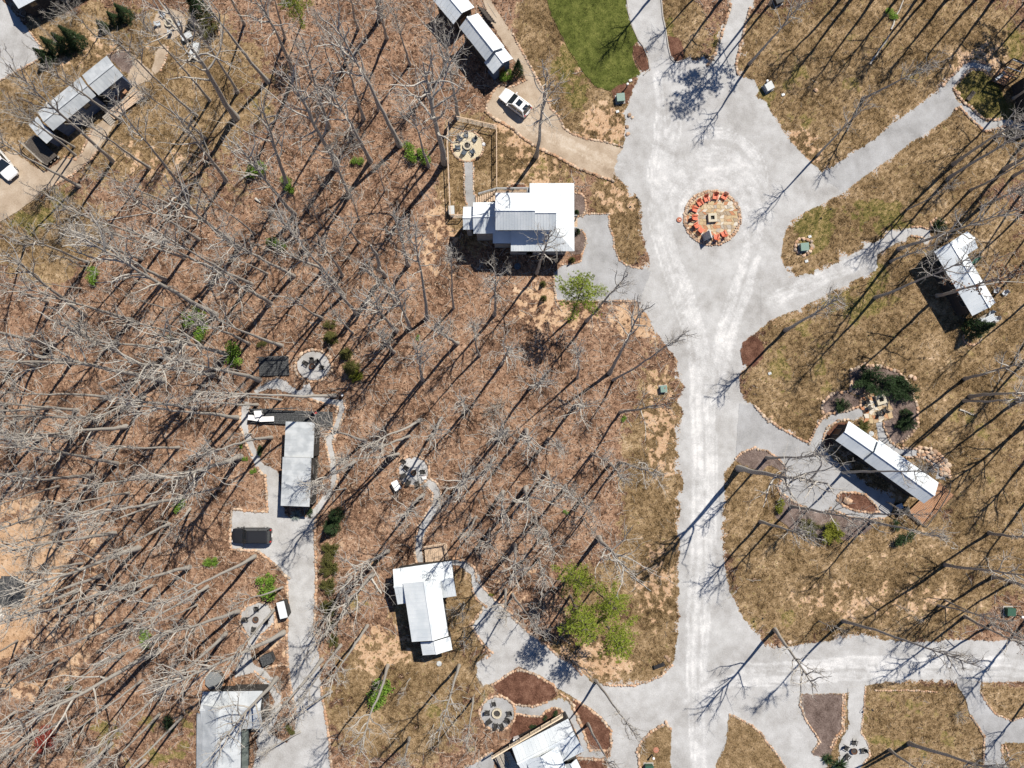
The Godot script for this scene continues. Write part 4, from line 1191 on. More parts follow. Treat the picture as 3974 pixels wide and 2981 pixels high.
# sections along x: [x, half width, bottom, top]; rounded shoulders
func loft(sec: Array, sh := 0.12, tuck := 0.86) -> ArrayMesh:
	var g := Geo.new()
	var rings := []
	for s in sec:
		var w: float = s[1]; var y0: float = s[2]; var y1: float = s[3]
		var d: float = minf(sh, (y1 - y0) * 0.45)
		rings.append([Vector3(s[0], y0, -w * 0.9), Vector3(s[0], y0 + d, -w), Vector3(s[0], y1 - d, -w * 0.99), Vector3(s[0], y1 - d * 0.25, -w * (tuck + 0.08)), Vector3(s[0], y1, -w * tuck * 0.8),
			Vector3(s[0], y1, w * tuck * 0.8), Vector3(s[0], y1 - d * 0.25, w * (tuck + 0.08)), Vector3(s[0], y1 - d, w * 0.99), Vector3(s[0], y0 + d, w), Vector3(s[0], y0, w * 0.9)])
	var n: int = rings[0].size()
	for a in rings.size() - 1:
		for k in n:
			var j := (k + 1) % n
			g.quad(rings[a][k], rings[a + 1][k], rings[a + 1][j], rings[a][j])
	for e in [0, rings.size() - 1]:
		for k in range(1, n - 1):
			if e == 0: g.tri(rings[e][0], rings[e][k], rings[e][k + 1])
			else: g.tri(rings[e][0], rings[e][k + 1], rings[e][k])
	var st := SurfaceTool.new()
	st.create_from(g.mesh(), 0)
	return st.commit()

func suv(label: String, at: Vector3, heading: float, L: float, W: float, H: float, paint: Material, boxy: float, sunroof: bool) -> Node3D:
	var t := thing("parked_suv", label, "car", at, heading)
	var l := L * 0.5
	var w := W * 0.5
	var belt := H * 0.60
	part("body", loft([[-l, w * 0.80, 0.45, belt * 0.90], [-l + 0.12, w * 0.93, 0.33, belt], [-l + 0.6, w, 0.28, belt * 1.01], [l - 1.7, w, 0.28, belt * 0.99], [l - 1.25, w * 0.985, 0.28, belt * 0.955], [l - 0.55, w * 0.95, 0.28, belt * 0.89], [l - 0.16, w * 0.86, 0.32, belt * 0.80], [l, w * 0.68, 0.42, belt * 0.66]], 0.13, 0.9), paint, t)
	# greenhouse
	var gx := [[-l + 0.10, 0.86], [-l + 0.10 + 0.45 * (1.1 - boxy), 1.0], [l - 2.55, 1.0], [l - 1.62, 0.0]]
	var bw := w * 0.93
	var rw := w * 0.76
	var x0: float = -l + 0.10; var x1: float = -l + 0.14 + 0.5 * (1.1 - boxy); var x2 := l - 2.35; var x3 := l - 1.45
	var yb := belt * 0.97
	var g := Geo.new()
	g.hexa([Vector3(x0, yb, bw), Vector3(x3, yb, bw), Vector3(x3, yb, -bw), Vector3(x0, yb, -bw), Vector3(x1, H - 0.035, rw), Vector3(x2, H - 0.035, rw), Vector3(x2, H - 0.035, -rw), Vector3(x1, H - 0.035, -rw)])
	part("window_glass", g.mesh(), MAT.car_glass, t)
	part("roof", loft([[x1 - 0.05, rw * 0.9, H - 0.07, H - 0.02], [x1 + 0.15, rw * 1.03, H - 0.07, H], [x2 - 0.2, rw * 1.03, H - 0.07, H], [x2 + 0.05, rw * 0.95, H - 0.07, H - 0.03]], 0.03, 0.95), paint, t)
	for s in [-1, 1]:
		g = Geo.new()
		g.beam(Vector3(x3 + 0.02, yb, s * bw * 1.0), Vector3(x2, H - 0.05, s * rw), 0.07, 0.06)
		g.beam(Vector3(x0 - 0.01, yb, s * bw), Vector3(x1, H - 0.05, s * rw), 0.16, 0.08)
		part("pillar", g.mesh(), paint, t)
		g = Geo.new()
		var mx := (x1 + x2) * 0.5
		g.beam(Vector3(mx, yb, s * (bw + 0.006)), Vector3(mx, H - 0.05, s * (rw + 0.006)), 0.09, 0.05)
		part("pillar", g.mesh(), paint, t)
		g = Geo.new()
		g.beam(Vector3(x1 + 0.15, H + 0.05, s * rw * 0.92), Vector3(x2 - 0.15, H + 0.05, s * rw * 0.92), 0.04, 0.04)
		for u in [x1 + 0.2, (x1 + x2) * 0.5, x2 - 0.2]: g.box(Vector3(u, H + 0.015, s * rw * 0.92), Vector3(0.08, 0.05, 0.035))
		part("roof_rail", g.mesh(), MAT.steel if paint == MAT.paint_white else MAT.black, t)
		g = Geo.new()
		g.box(Vector3(l - 1.75, belt * 1.06, s * (w + 0.12)), Vector3(0.12, 0.17, 0.24), s * 0.15)
		part("mirror", g.mesh(), paint, t)
		g = Geo.new()
		g.box(Vector3(l - 0.17, belt * 0.70, s * w * 0.66), Vector3(0.22, 0.13, 0.36), s * 0.35)
		part("headlight", g.mesh(), MAT.lamp_glass, t)
		g = Geo.new()
		g.box(Vector3(-l + 0.05, belt * 0.84, s * w * 0.74), Vector3(0.14, 0.32, 0.2))
		part("tail_light", g.mesh(), MAT.tail_glass, t)
		for e in [l - 0.92, -l + 0.95]:
			var wheel := Geo.new()
			for p in 1:
				var ring := PackedVector3Array([Vector3(e, 0.36, s * (w - 0.24)), Vector3(e, 0.36, s * (w - 0.01))])
				wheel.tube(ring, PackedFloat32Array([0.36, 0.36]), 18, true)
			var wh := part("wheel", wheel.mesh(), MAT.rubber, t)
			var rim := Geo.new()
			rim.tube(PackedVector3Array([Vector3(e, 0.36, s * (w - 0.05)), Vector3(e, 0.36, s * (w + 0.005))]), PackedFloat32Array([0.24, 0.22]), 14, true)
			part("rim", rim.mesh(), MAT.steel, wh)
	if sunroof:
		for e in [[x2 - 0.62, 0.7], [x2 - 1.65, 0.45]]:
			g = Geo.new()
			g.box(Vector3(e[0], H + 0.012, 0), Vector3(e[1], 0.02, rw * 1.25))
			part("sunroof", g.mesh(), MAT.car_glass, t)
	g = Geo.new()
	g.box(Vector3(-l - 0.02, 0.95 * belt * 0.6, 0), Vector3(0.06, 0.14, 0.5))
	part("number_plate", g.mesh(), MAT.white, t)
	g = Geo.new()
	g.box(Vector3(l - 0.02, belt * 0.5, 0), Vector3(0.08, 0.2, w * 0.9))
	part("grille", g.mesh(), MAT.black, t)
	return t

func lounger(label: String, p: Vector3, turn: float, m: Material) -> void:
	var t := thing("sun_lounger", label, "sun lounger", p, turn)
	var g := Geo.new()
	g.box(Vector3(0, 0.33, 0.25), Vector3(0.66, 0.1, 1.25))
	part("seat_cushion", g.mesh(), m, t)
	g = Geo.new()
	g.beam(Vector3(0, 0.33, -0.4), Vector3(0, 0.78, -0.92), 0.66, 0.1)
	part("back_cushion", g.mesh(), m, t)
	for s in [-1, 1]:
		for z in [-0.3, 0.8]:
			g = Geo.new()
			g.box(Vector3(s * 0.3, 0.14, z), Vector3(0.05, 0.28, 0.05))
			part("leg", g.mesh(), MAT.black, t)

func bin_box(called: String, label: String, cat: String, p: Vector3, turn: float, s: Vector3, m: Material, lidm: Material) -> void:
	var t := thing(called, label, cat, p, turn)
	var g := Geo.new()
	var h := s * 0.5
	g.hexa([Vector3(-h.x * .92, 0, h.z * .92), Vector3(h.x * .92, 0, h.z * .92), Vector3(h.x * .92, 0, -h.z * .92), Vector3(-h.x * .92, 0, -h.z * .92), Vector3(-h.x, s.y, h.z), Vector3(h.x, s.y, h.z), Vector3(h.x, s.y, -h.z), Vector3(-h.x, s.y, -h.z)])
	part("body", g.mesh(), m, t)
	g = Geo.new()
	g.box(Vector3(0, s.y + 0.035, 0), Vector3(s.x + 0.06, 0.07, s.z + 0.06))
	part("lid", g.mesh(), lidm, t)
	g = Geo.new()
	g.box(Vector3(h.x + 0.05, s.y * 0.8, 0), Vector3(0.05, 0.05, s.z * 0.5))
	part("handle", g.mesh(), MAT.black, t)

func make_objects() -> void:
	make_rocks()
	MAT.sand = noisy(seen(196, 168, 130), seen(224, 200, 164), 0.05, 0.8)
	MAT.sand_block = noisy(seen(206, 194, 168), seen(232, 224, 204), 0.05, 0.9)
	MAT.flags = []
	for c in [[214, 190, 150], [204, 176, 140], [226, 206, 174], [196, 186, 172], [216, 168, 128], [208, 150, 112], [234, 226, 210], [190, 172, 148]]:
		MAT.flags.append(noisy(seen(c[0] * 0.9, c[1] * 0.9, c[2] * 0.9), seen(minf(255.0, c[0] * 1.05), minf(255.0, c[1] * 1.05), minf(255.0, c[2] * 1.05)), 0.05, 1.1))
	MAT.ash = noisy(lin(0.02, 0.02, 0.02), lin(0.08, 0.075, 0.07), 0.08, 2.0)
	MAT.rust = noisy(lin(0.05, 0.03, 0.02), lin(0.16, 0.08, 0.045), 0.06, 2.0)
	MAT.concrete = noisy(seen(178, 172, 164), seen(206, 202, 196), 0.05, 0.8)
	MAT.steel = plain(lin(0.45, 0.46, 0.47), 0.4, 0.6)
	MAT.black = plain(lin(0.02, 0.02, 0.022), 0.55)
	MAT.slate = noisy(lin(0.05, 0.068, 0.09), lin(0.09, 0.115, 0.145), 0.05, 1.5, 0.6)
	MAT.chair_dark = noisy(lin(0.022, 0.021, 0.020), lin(0.05, 0.048, 0.045), 0.05, 1.5, 0.6)
	MAT.chair_grey = noisy(lin(0.32, 0.35, 0.38), lin(0.45, 0.48, 0.5), 0.05, 1.5, 0.6)
	MAT.orange = noisy(lin(0.50, 0.115, 0.06), lin(0.62, 0.17, 0.09), 0.05, 1.2, 0.55)
	MAT.box_green = noisy(lin(0.13, 0.20, 0.17), lin(0.20, 0.29, 0.25), 0.04, 0.9, 0.5)
	MAT.box_deep = noisy(lin(0.03, 0.075, 0.05), lin(0.05, 0.11, 0.08), 0.04, 0.9, 0.5)
	MAT.box_grey = noisy(lin(0.36, 0.38, 0.38), lin(0.48, 0.5, 0.5), 0.04, 0.9, 0.5)
	MAT.white = plain(lin(0.72, 0.72, 0.71), 0.5)
	MAT.red = plain(lin(0.5, 0.03, 0.025), 0.5)
	MAT.blue = plain(lin(0.05, 0.10, 0.22), 0.5)
	MAT.paint_white = plain(lin(0.68, 0.68, 0.67), 0.25)
	MAT.paint_white.clearcoat_enabled = true
	MAT.paint_black = plain(lin(0.006, 0.006, 0.007), 0.3)
	MAT.paint_black.clearcoat_enabled = true
	MAT.car_glass = plain(lin(0.015, 0.02, 0.024), 0.05)
	MAT.car_glass.metallic_specular = 0.7
	MAT.lamp_glass = plain(lin(0.6, 0.6, 0.6), 0.1)
	MAT.tail_glass = plain(lin(0.35, 0.02, 0.02), 0.2)
	MAT.rubber = plain(lin(0.02, 0.02, 0.02), 0.9)
	rng.seed = 31

	# ---- stone circle with orange chairs
	var ci := line(disc("B", 520, 460, 312, 298, 30))
	flagstones("stone_patio", q("B", 520, 460), ci, 0.46, "round flagstone patio on the gravel turning circle")
	border("double ring of tan stones round the orange chairs", disc("B", 520, 460, 330, 316, 36), 0.36, true, 1)
	border("outer ring of rubble stones round the flagstone circle", disc("B", 520, 462, 350, 336, 36), 0.3, true, 1)
	square_pit("square sandstone fire pit in the middle of the orange chairs", q("B", 515, 468, 0.13) , 1.15, 0.05)
	chairs(MAT.orange, "orange", "the square fire pit in the stone circle", "B", [[655, 215], [548, 215], [440, 243], [360, 292], [300, 368], [300, 470], [320, 565], [372, 622], [560, 705], [650, 668]], 515, 468, 0.14)
	var af := thing("information_frame", "grey A-frame board standing among the orange chairs", "sign", q("B", 452, 700, 0.0) + Vector3(0, 0.13, 0), 0.25)
	for s in [-1, 1]:
		var g := Geo.new()
		g.hexa([Vector3(s * 0.55, 0, 0.5), Vector3(s * 0.55 + s * 0.03, 0, 0.5), Vector3(s * 0.55 + s * 0.03, 0, -0.5), Vector3(s * 0.55, 0, -0.5), Vector3(s * 0.02, 1.9, 0.5), Vector3(s * 0.05, 1.9, 0.5), Vector3(s * 0.05, 1.9, -0.5), Vector3(s * 0.02, 1.9, -0.5)])
		part("panel", g.mesh(), MAT.box_grey, af)
	var gr := Geo.new()
	gr.box(Vector3(0, 1.93, 0), Vector3(0.14, 0.06, 1.1))
	part("ridge_bar", gr.mesh(), MAT.box_grey, af)
	lid("round rust-red cover on gravel beside the stone circle", q("B", 112, 487), 0.36, plain(seen(196, 128, 104), 0.8), true)
	# ---- fenced yard
	ring_pit("pale round fire pit ringed by slate-blue chairs", q("A", 240, 325, 0.0), 0.62, MAT.sand_block)
	border("ring of stones round the fenced cream fire patio", disc("A", 240, 327, 158, 153, 30), 0.3, true)
	border("stones along the left side of the fenced yard path", [["A", 205, 492, 205, 640, 215, 840, 238, 925]], 0.26)
	border("stones along the right side of the fenced yard path", [["A", 298, 487, 300, 640, 302, 790, 332, 822]], 0.26)
	border("arc of small stones behind the large house's deck", [["A", 612, 752, 660, 715, 720, 693, 800, 703, 846, 748]], 0.26)
	chairs(MAT.slate, "slate blue", "the round pit in the fenced yard", "A", [[228, 222], [168, 262], [310, 268], [152, 345], [207, 395], [290, 382]], 240, 325)
	var fe := thing("timber_fence", "tan timber and wire fence round the cream fire patio", "fence")
	var runs := [[q("A", 195, 1035), q("A", 78, 1035), q("A", 48, 330), q("A", 62, 110), q("A", 108, 68), q("A", 530, 162), q("A", 532, 760)]]
	for r in runs:
		for k in r.size() - 1:
			var a: Vector3 = r[k]; var b: Vector3 = r[k + 1]
			var n := maxi(1, int(round(a.distance_to(b) / 2.3)))
			for j in n:
				var p := a.lerp(b, float(j) / n)
				var g := Geo.new()
				g.box(Vector3(p.x, 0.8, p.z), Vector3(0.11, 1.6, 0.11))
				part("post", g.mesh(), MAT.timber_tan, fe)
			for e in [[1.6, 0.12, 0.05], [0.95, 0.04, 0.07], [0.25, 0.04, 0.07]]:
				var g := Geo.new()
				g.beam(a + Vector3.UP * e[0], b + Vector3.UP * e[0], e[1], e[2])
				part("rail", g.mesh(), MAT.timber_tan if e[0] > 1.5 else MAT.timber_grey, fe)
			var wg := Geo.new()
			for y in 9: wg.beam(a + Vector3.UP * (0.1 + 0.165 * y), b + Vector3.UP * (0.1 + 0.165 * y), 0.008, 0.008)
			part("wire", wg.mesh(), MAT.steel, fe)
	var po := thing("buoy_pole", "tall thin pole carrying a red and white ball by the patio", "pole", q("A", 425, 365))
	gr = Geo.new()
	gr.tube(PackedVector3Array([Vector3(0, 0, 0), Vector3(0, 2.4, 0), Vector3(-0.22, 2.5, 0)]), PackedFloat32Array([0.03, 0.025, 0.02]), 6, true)
	part("pole", gr.mesh(), MAT.black, po)
	gr = Geo.new()
	gr.lathe([[0.0, 1.95], [0.2, 2.05], [0.26, 2.2]], 12, Vector3(-0.25, 0, 0))
	part("ball", gr.mesh(), MAT.red, po)
	gr = Geo.new()
	gr.lathe([[0.26, 2.2], [0.2, 2.36], [0.0, 2.45]], 12, Vector3(-0.25, 0, 0))
	part("cap", gr.mesh(), MAT.white, po)
	bin_box("storage_bin", "grey lidded bin inside the fence corner", "bin", q("A", 88, 975), 0.05, Vector3(0.7, 0.9, 1.1), MAT.box_grey, MAT.box_grey)
	lid("round blue cover in the shade below the large house", q("12", 45, 640), 0.45, MAT.slate, true)
	# ---- edging of drives and beds
	for b in [
		["stones along the lawn side of the tan drive", [["02", 0, 290, 60, 400, 170, 600, 250, 750, 330, 930, 400, 1010, 450, 1110, 520, 1160, 620, 1195, 780, 1220, 940, 1268]], 0.36],
		["long stone edge between tan drive and the large house's yard", [["01", 2130, 720, 2060, 760, 2000, 880, 1980, 950, 2030, 1010, 2120, 1060, 2205, 1105], ["02", 100, 1200, 230, 1280, 380, 1350, 560, 1450, 720, 1510, 860, 1560]], 0.42],
		["short stone edge of the bed by the white SUV", [["K", 640, 675, 700, 655, 775, 618]], 0.34],
		["stones along the lawn-side edge of the northern gravel road", [["02", 1890, 30, 1830, 230, 1800, 330, 1750, 470, 1690, 560]], 0.4],
		["stones along the wooded edge of the northern gravel road", [["02", 2052, 60, 2000, 270, 1960, 420, 1930, 560, 1942, 625]], 0.4],
		["stone edge between house drive and tan grass verge", [["12", 560, 215, 640, 190, 830, 185, 840, 300, 870, 380, 880, 480, 920, 580, 980, 630, 1050, 650, 1115, 658]], 0.3],
		["stone edge of the upper mulch bed by the house porch", [["12", 540, 10, 600, 20, 630, 60, 635, 150, 612, 205]], 0.3],
		["stone edge of the lower mulch bed by the house porch", [["12", 540, 320, 600, 330, 635, 390, 630, 470, 602, 530, 590, 600, 500, 622, 440, 625]], 0.3],
		["stone edge of the house drive below the green pine", [["12", 360, 690, 362, 800, 380, 938, 560, 945, 800, 937, 1060, 945]], 0.32],
		["outer stone edge of the pergola path", [["F", 245, 310, 300, 235, 370, 175, 415, 110, 480, 88, 560, 90, 680, 128]], 0.36],
		["inner stone edge of the pergola path beside green grass", [["F", 335, 335, 370, 285, 420, 230, 460, 180, 510, 155, 600, 165, 650, 195]], 0.34],
		["stone edge round the lower side of the pergola grass", [["F", 350, 335, 385, 400, 430, 450, 480, 480, 560, 560, 630, 605, 760, 595]], 0.4],
		["outer stone edge of the lower pergola path", [["F", 345, 515, 400, 490, 440, 540, 520, 620, 610, 700, 680, 692, 800, 655]], 0.34],
		["stones on the upper side of the narrowing cabin path", [["13", 1230, 302, 1300, 300, 1400, 318]], 0.34],
		["stones on the lower side of the narrowing cabin path", [["13", 1230, 378, 1340, 392]], 0.34],
		["broken ring of stones round the small juniper by the cabin path", [["13", 1412, 330, 1400, 260, 1440, 235, 1525, 262]], 0.45],
		["ring of stones round the conifer beside the dining deck", disc("E", 445, 812, 58, 40, 14), 0.36, true],
		["stone edge of the grey drive and grass corner", [["22", 2085, 180, 2205, 320], ["23", 10, 315, 190, 430, 350, 512, 390, 440, 440, 330, 478, 290, 466, 222, 480, 150, 560, 85, 700, 60, 718, 5]], 0.4],
		["stone edge round the large juniper bed by the square pit", [["D", 205, 190, 205, 80, 260, 55, 340, 60, 420, 85, 465, 130, 490, 190, 510, 250, 512, 330, 490, 370, 440, 412, 450, 438]], 0.42],
		["rough stones between the small bed and flagstone patio", [["D", 85, 285, 150, 272, 190, 268, 245, 245, 250, 200, 300, 172]], 0.42],
		["stone edge of the bed at the cabin's near end", [["23", 470, 540, 480, 440, 520, 370, 600, 320, 670, 310]], 0.36],
		["stone edge round the grey mulch bed at the drive mouth", [["22", 1920, 655, 1985, 590, 2080, 555, 2200, 575], ["23", 10, 592, 80, 640, 140, 700, 150, 790, 75, 880, 110, 940, 250, 1030, 300, 1060]], 0.34],
		["stone ring of the long mulch island in the grey court", [["23", 600, 960, 640, 935, 760, 940, 850, 960, 940, 1060, 960, 1105, 880, 1115, 740, 1090, 650, 1050, 610, 1010]], 0.36, true],
		["stone edge below the long mulch island", [["23", 520, 1110, 540, 1075, 620, 1110, 700, 1150, 860, 1165, 1000, 1160]], 0.34],
		["stone edge on the bed side of the cabin's back path", [["23", 990, 330, 1010, 400, 1060, 500, 1130, 550, 1280, 560]], 0.36],
		["heaped bank of tan rocks round the bend of the back path", [["23", 1290, 545, 1400, 560, 1480, 610, 1545, 680, 1560, 780]], 0.55, false, 3],
		["inner stones of the back path bend", [["23", 1180, 630, 1320, 636, 1400, 680, 1440, 740]], 0.34],
		["stones on the upper edge of the black SUV's court", [["20", 2010, 1078, 2200, 1100], ["21", 95, 1105, 95, 1000, 80, 800, 10, 720]], 0.4],
		["long stone edge on the wood side of the black SUV's drive", [["20", 2000, 1090, 1985, 1300, 2000, 1430, 2150, 1435], ["21", 10, 1440, 130, 1530, 200, 1590, 240, 1650], ["31", 270, 10, 275, 250, 265, 500, 275, 750, 290, 900, 310, 1020, 345, 1200]], 0.4],
		["long stone edge on the juniper side of the black SUV's drive", [["21", 520, 1165, 505, 1250, 510, 1400, 520, 1650], ["31", 515, 200, 505, 400, 510, 520, 532, 640]], 0.4],
		["scattered stones along the lower end of the long drive", [["31", 560, 950, 600, 1200, 630, 1400, 650, 1650]], 0.42],
		["outer stones of the curved path beside the container cabin", [["21", 512, 1160, 590, 1060, 660, 960, 707, 820, 692, 640, 664, 500, 720, 380, 772, 220, 760, 140]], 0.36],
		["inner stones of the curved path beside the container cabin", [["21", 640, 690, 610, 560, 592, 470, 650, 395, 690, 290, 705, 200, 600, 175, 430, 115]], 0.36],
		["ring of tan stones round the gravel fire circle", disc("C", 755, 215, 170, 148, 28), 0.42, true],
		["stones at the bend between the two dark decks", [["C", 270, 400, 350, 340, 440, 312]], 0.4],
		["stones along the path west of the container cabin", [["20", 2070, 220, 2075, 350, 2110, 480, 2170, 610]], 0.42],
		["stone edge round the four-chair gravel patio", [["H", 425, 215, 395, 180, 368, 130, 372, 70, 410, 30, 470, 8, 530, 22, 562, 70, 565, 120, 535, 160, 490, 195, 460, 240]], 0.34],
		["stone line between the four-chair patio and long drive", [["H", 512, 392, 570, 370, 638, 366]], 0.34],
		["stones on the hot tub cabin's garden path", [["H", 445, 400, 500, 440, 560, 480, 600, 535]], 0.36],
		["ring of stones round the litter-covered fire pit patio", disc("I", 285, 188, 108, 102, 22), 0.36, true],
		["outer stones of the winding path from the litter patio", [["I", 395, 237, 450, 272, 478, 350, 468, 430, 420, 500, 385, 560, 355, 640, 347, 705]], 0.34],
		["inner stones of the winding path from the litter patio", [["I", 380, 295, 412, 340, 410, 400, 370, 470, 325, 550, 296, 640, 289, 720, 302, 790]], 0.34],
		["upper stone edge of the curved drive under the pines", [["21", 1690, 1505, 1800, 1525, 1890, 1590], ["31", 1905, 40, 1960, 100, 2060, 200, 2200, 322], ["32", 0, 352, 130, 480, 270, 580, 400, 690, 520, 760, 600, 850]], 0.38],
		["rounded stone edge of the tan grass corner below the pines", [["32", 780, 932, 850, 945, 1040, 945, 1180, 910, 1290, 860, 1380, 772]], 0.36],
		["stones on the cabin side of the curved drive", [["31", 1862, 100, 1900, 200, 1975, 260, 1850, 420, 1950, 580, 2035, 660, 1985, 715]], 0.36],
		["stone edge along the upper side of the dark mulch bed", [["G", 390, 130, 470, 80, 560, 12, 640, 0, 760, 40, 900, 120, 930, 160, 936, 205]], 0.38],
		["stone edge along the lower side of the dark mulch bed", [["G", 860, 258, 740, 300, 640, 290, 570, 275, 530, 240, 450, 200]], 0.36],
		["ring of stones round the grey seven-chair patio", disc("G", 445, 355, 146, 140, 26), 0.36, true],
		["stone edge of the planting below the balcony", [["G", 590, 355, 700, 375, 790, 380, 850, 335, 910, 308, 960, 320, 1010, 380, 1050, 440, 1110, 560]], 0.34],
		["stone edge of the path bending round the balcony cabin", [["G", 960, 190, 1020, 230, 1060, 280, 1110, 400, 1150, 500, 1200, 650, 1265, 660]], 0.38],
		["stone edge of the leaf-shaped bed at the drive fork", [["32", 520, 1062, 600, 1100, 760, 1220, 850, 1335, 852, 1480, 820, 1508, 690, 1500]], 0.36],
		["stone edge at the foot of the balcony cabin's drive", [["32", 520, 1572, 640, 1580, 770, 1588]], 0.36],
		["stones by the small path at the balcony cabin's deck", [["G", 190, 790, 300, 730, 395, 668]], 0.36],
		["stone edge of the grass triangle with the green cabinet", [["32", 1372, 1330, 1330, 1270, 1200, 1340, 1110, 1430, 1080, 1510, 1100, 1640]], 0.42],
		["stone edge of the grass wedge facing the wide gravel apron", [["32", 1870, 1190, 2070, 1290, 2150, 1360, 2200, 1440], ["33", 30, 1480, 100, 1570, 150, 1655]], 0.3],
		["stones on the apron side of the grey mulch wedge", [["33", 280, 1020, 275, 1100, 320, 1230, 380, 1320, 450, 1430, 380, 1520]], 0.3],
		["band of pale stones between grey mulch and chair path", [["33", 662, 1020, 660, 1200, 652, 1340, 595, 1400, 555, 1490]], 0.3, false, 2],
		["stones on the grass side of the chair path", [["33", 840, 950, 830, 1100, 805, 1350, 860, 1440, 882, 1550, 820, 1620]], 0.28],
		["pale stones in a line along the side road verge", [["33", 920, 990, 1200, 985, 1450, 1000]], 0.26],
		["stone edge of the round grass lobe beside the grey side drive", [["33", 1830, 1000, 1890, 1100, 1960, 1190, 2100, 1250, 2211, 1215]], 0.3],
		["stone edge on the wooded side of the grey side drive", [["33", 1740, 1200, 1790, 1260, 1865, 1380, 1862, 1655]], 0.3],
		["stones round the hooked bed in the grey side drive", [["33", 2080, 1560, 2050, 1470, 2015, 1460, 2020, 1560]], 0.3],
		["stones along the pale drive of the corner house", [["00", 0, 700, 100, 640, 250, 560, 385, 490, 330, 370, 240, 250]], 0.3],
		["stones on the wood side of the long cabin's tan path", [["00", 470, 1600, 640, 1500, 780, 1390, 850, 1290]], 0.34],
		["stones round the shrub bed in front of the long cabin", [["00", 550, 1350, 640, 1372, 700, 1342, 742, 1240, 800, 1120]], 0.34],
		["arc of stones round the conifers by the tan fire patio", [["00", 1760, 60, 1850, 130, 1892, 220, 1890, 310]], 0.36],
		["arc of stones round the dark pond bed behind the long cabin", [["00", 925, 485, 1010, 440, 1110, 442]], 0.34],
		["stones along the tan path to the fire patio", [["00", 1455, 400, 1440, 500, 1390, 605]], 0.34],
		["ring of rocks round the pale green cabinet", disc("13", 305, 470, 75, 70, 9), 0.5, true],
		["half ring of stones round the small bed under brown shrubs", [["13", 800, 1490, 830, 1480]], 0.34]]:
		border(b[0], b[1], b[2], b[3] if b.size() > 3 else false, b[4] if b.size() > 4 else 1)
	for s in [["pale concrete kerb on the lawn side of the paved road", [["02", 985, -40, 1000, 110, 1040, 240, 1090, 350, 1130, 400, 1175, 510, 1186, 595, 1130, 650]]], ["pale concrete kerb round the shrub bed side of the paved road", [["02", 1283, -40, 1300, 150, 1325, 260, 1345, 400, 1370, 508, 1405, 540, 1470, 528]]]]:
		var pl := line(s[1])
		var kb := thing("kerb", s[0], "kerb")
		for k in pl.size() - 1:
			var g := Geo.new()
			var a := Vector3(pl[k].x, 0.06, pl[k].y); var b := Vector3(pl[k + 1].x, 0.06, pl[k + 1].y)
			g.beam(a, b - (b - a).normalized() * 0.02, 0.14, 0.14)
			part("kerb_stone", g.mesh(), MAT.concrete, kb)
	# ---- single rocks
	var rk := 0
	for r in [["23", 690, 1010, 0.95, "flat tan boulder in the mulch island"], ["02", 1010, 995, 0.5, "tan boulder pair at the gravel edge, larger one"], ["02", 1035, 1015, 0.35, "tan boulder pair at the gravel edge, smaller one"], ["02", 995, 1160, 0.5, "tan boulder on the turning circle's grass edge"], ["02", 990, 1095, 0.4, "grey boulder on the turning circle's grass edge"],
		["33", 100, 600, 0.5, "round boulder at the side road corner beneath the bent tree"], ["33", 188, 570, 0.45, "second boulder at the side road corner, by the trunk"], ["32", 1330, 695, 0.45, "stone of the small cairn by the road corner"], ["32", 1350, 725, 0.4, "stone of the small cairn nearest the tyre tracks"], ["03", 1510, 735, 0.5, "pale boulder at the mouth of the pergola path"], ["03", 1640, 810, 0.6, "white boulder edging the pergola grass"],
		["20", 1685, 955, 0.4, "lone tan stone on the leaf litter by a shrub"], ["03", 410, 780, 0.5, "dark stone on the grass below the wooded verge"], ["13", 1230, 1590, 0.5, "flat tan stone beside the large juniper bed"], ["13", 1265, 1605, 0.5, "second flat tan stone beside the large juniper bed"]]:
		var t := thing("boulder", r[4], "rock", q(r[0], r[1], r[2]))
		rock(t, Vector3(0, r[3] * 0.22, 0), Vector3(r[3] * 1.2, r[3] * 0.6, r[3]), rng.randf() * TAU, "stone")
	# ---- other fire places
	chairs(MAT.chair_dark, "black", "the gravel fire circle's rusty bowl", "C", [[690, 195], [745, 168], [788, 180], [832, 232]], 745, 225)
	bowl("rusty fire bowl on the round gravel patio", q("C", 748, 222), 0.42)
	chairs(MAT.chair_dark, "black", "the bowl on the litter-strewn patio", "I", [[220, 125], [240, 168], [225, 217], [252, 262], [312, 268], [345, 192]], 288, 198)
	bowl("dark fire bowl on the litter-strewn patio", q("I", 288, 198), 0.4)
	chairs(MAT.chair_dark, "black", "the low table on the four-chair patio", "H", [[465, 48], [405, 105], [518, 118], [450, 160]], 462, 105)
	bowl("rusty fire bowl between four black chairs by the drive", q("H", 462, 105), 0.42)
	chairs(MAT.chair_dark, "charcoal", "the stone pit on the grey patio", "G", [[415, 275], [366, 345], [380, 415], [430, 450], [478, 452], [522, 405], [538, 352]], 440, 352)
	ring_pit("round sandstone fire pit among the charcoal chairs", q("G", 440, 352), 0.66, MAT.sand_block)
	chairs(MAT.chair_dark, "black", "the square pit on the flagstone terrace", "23", [[850, 155], [866, 207], [950, 250], [1000, 225]], 960, 135, 0.14)
	square_pit("square sandstone fire pit on the small flagstone terrace", q("23", 962, 135) + Vector3(0, 0.12, 0), 1.3, 0.3)
	flagstones("flagstone_terrace", q("23", 940, 200), line([["23", 800, 120, 980, 50, 1040, 120, 1060, 220, 1080, 290, 960, 322, 850, 330, 822, 250]]), 0.6, "flagstone terrace between juniper beds")
	chairs(MAT.chair_dark, "dark brown", "the log bowl on the chair path", "N", [[375, 645], [305, 692], [315, 765], [452, 715]], 370, 718)
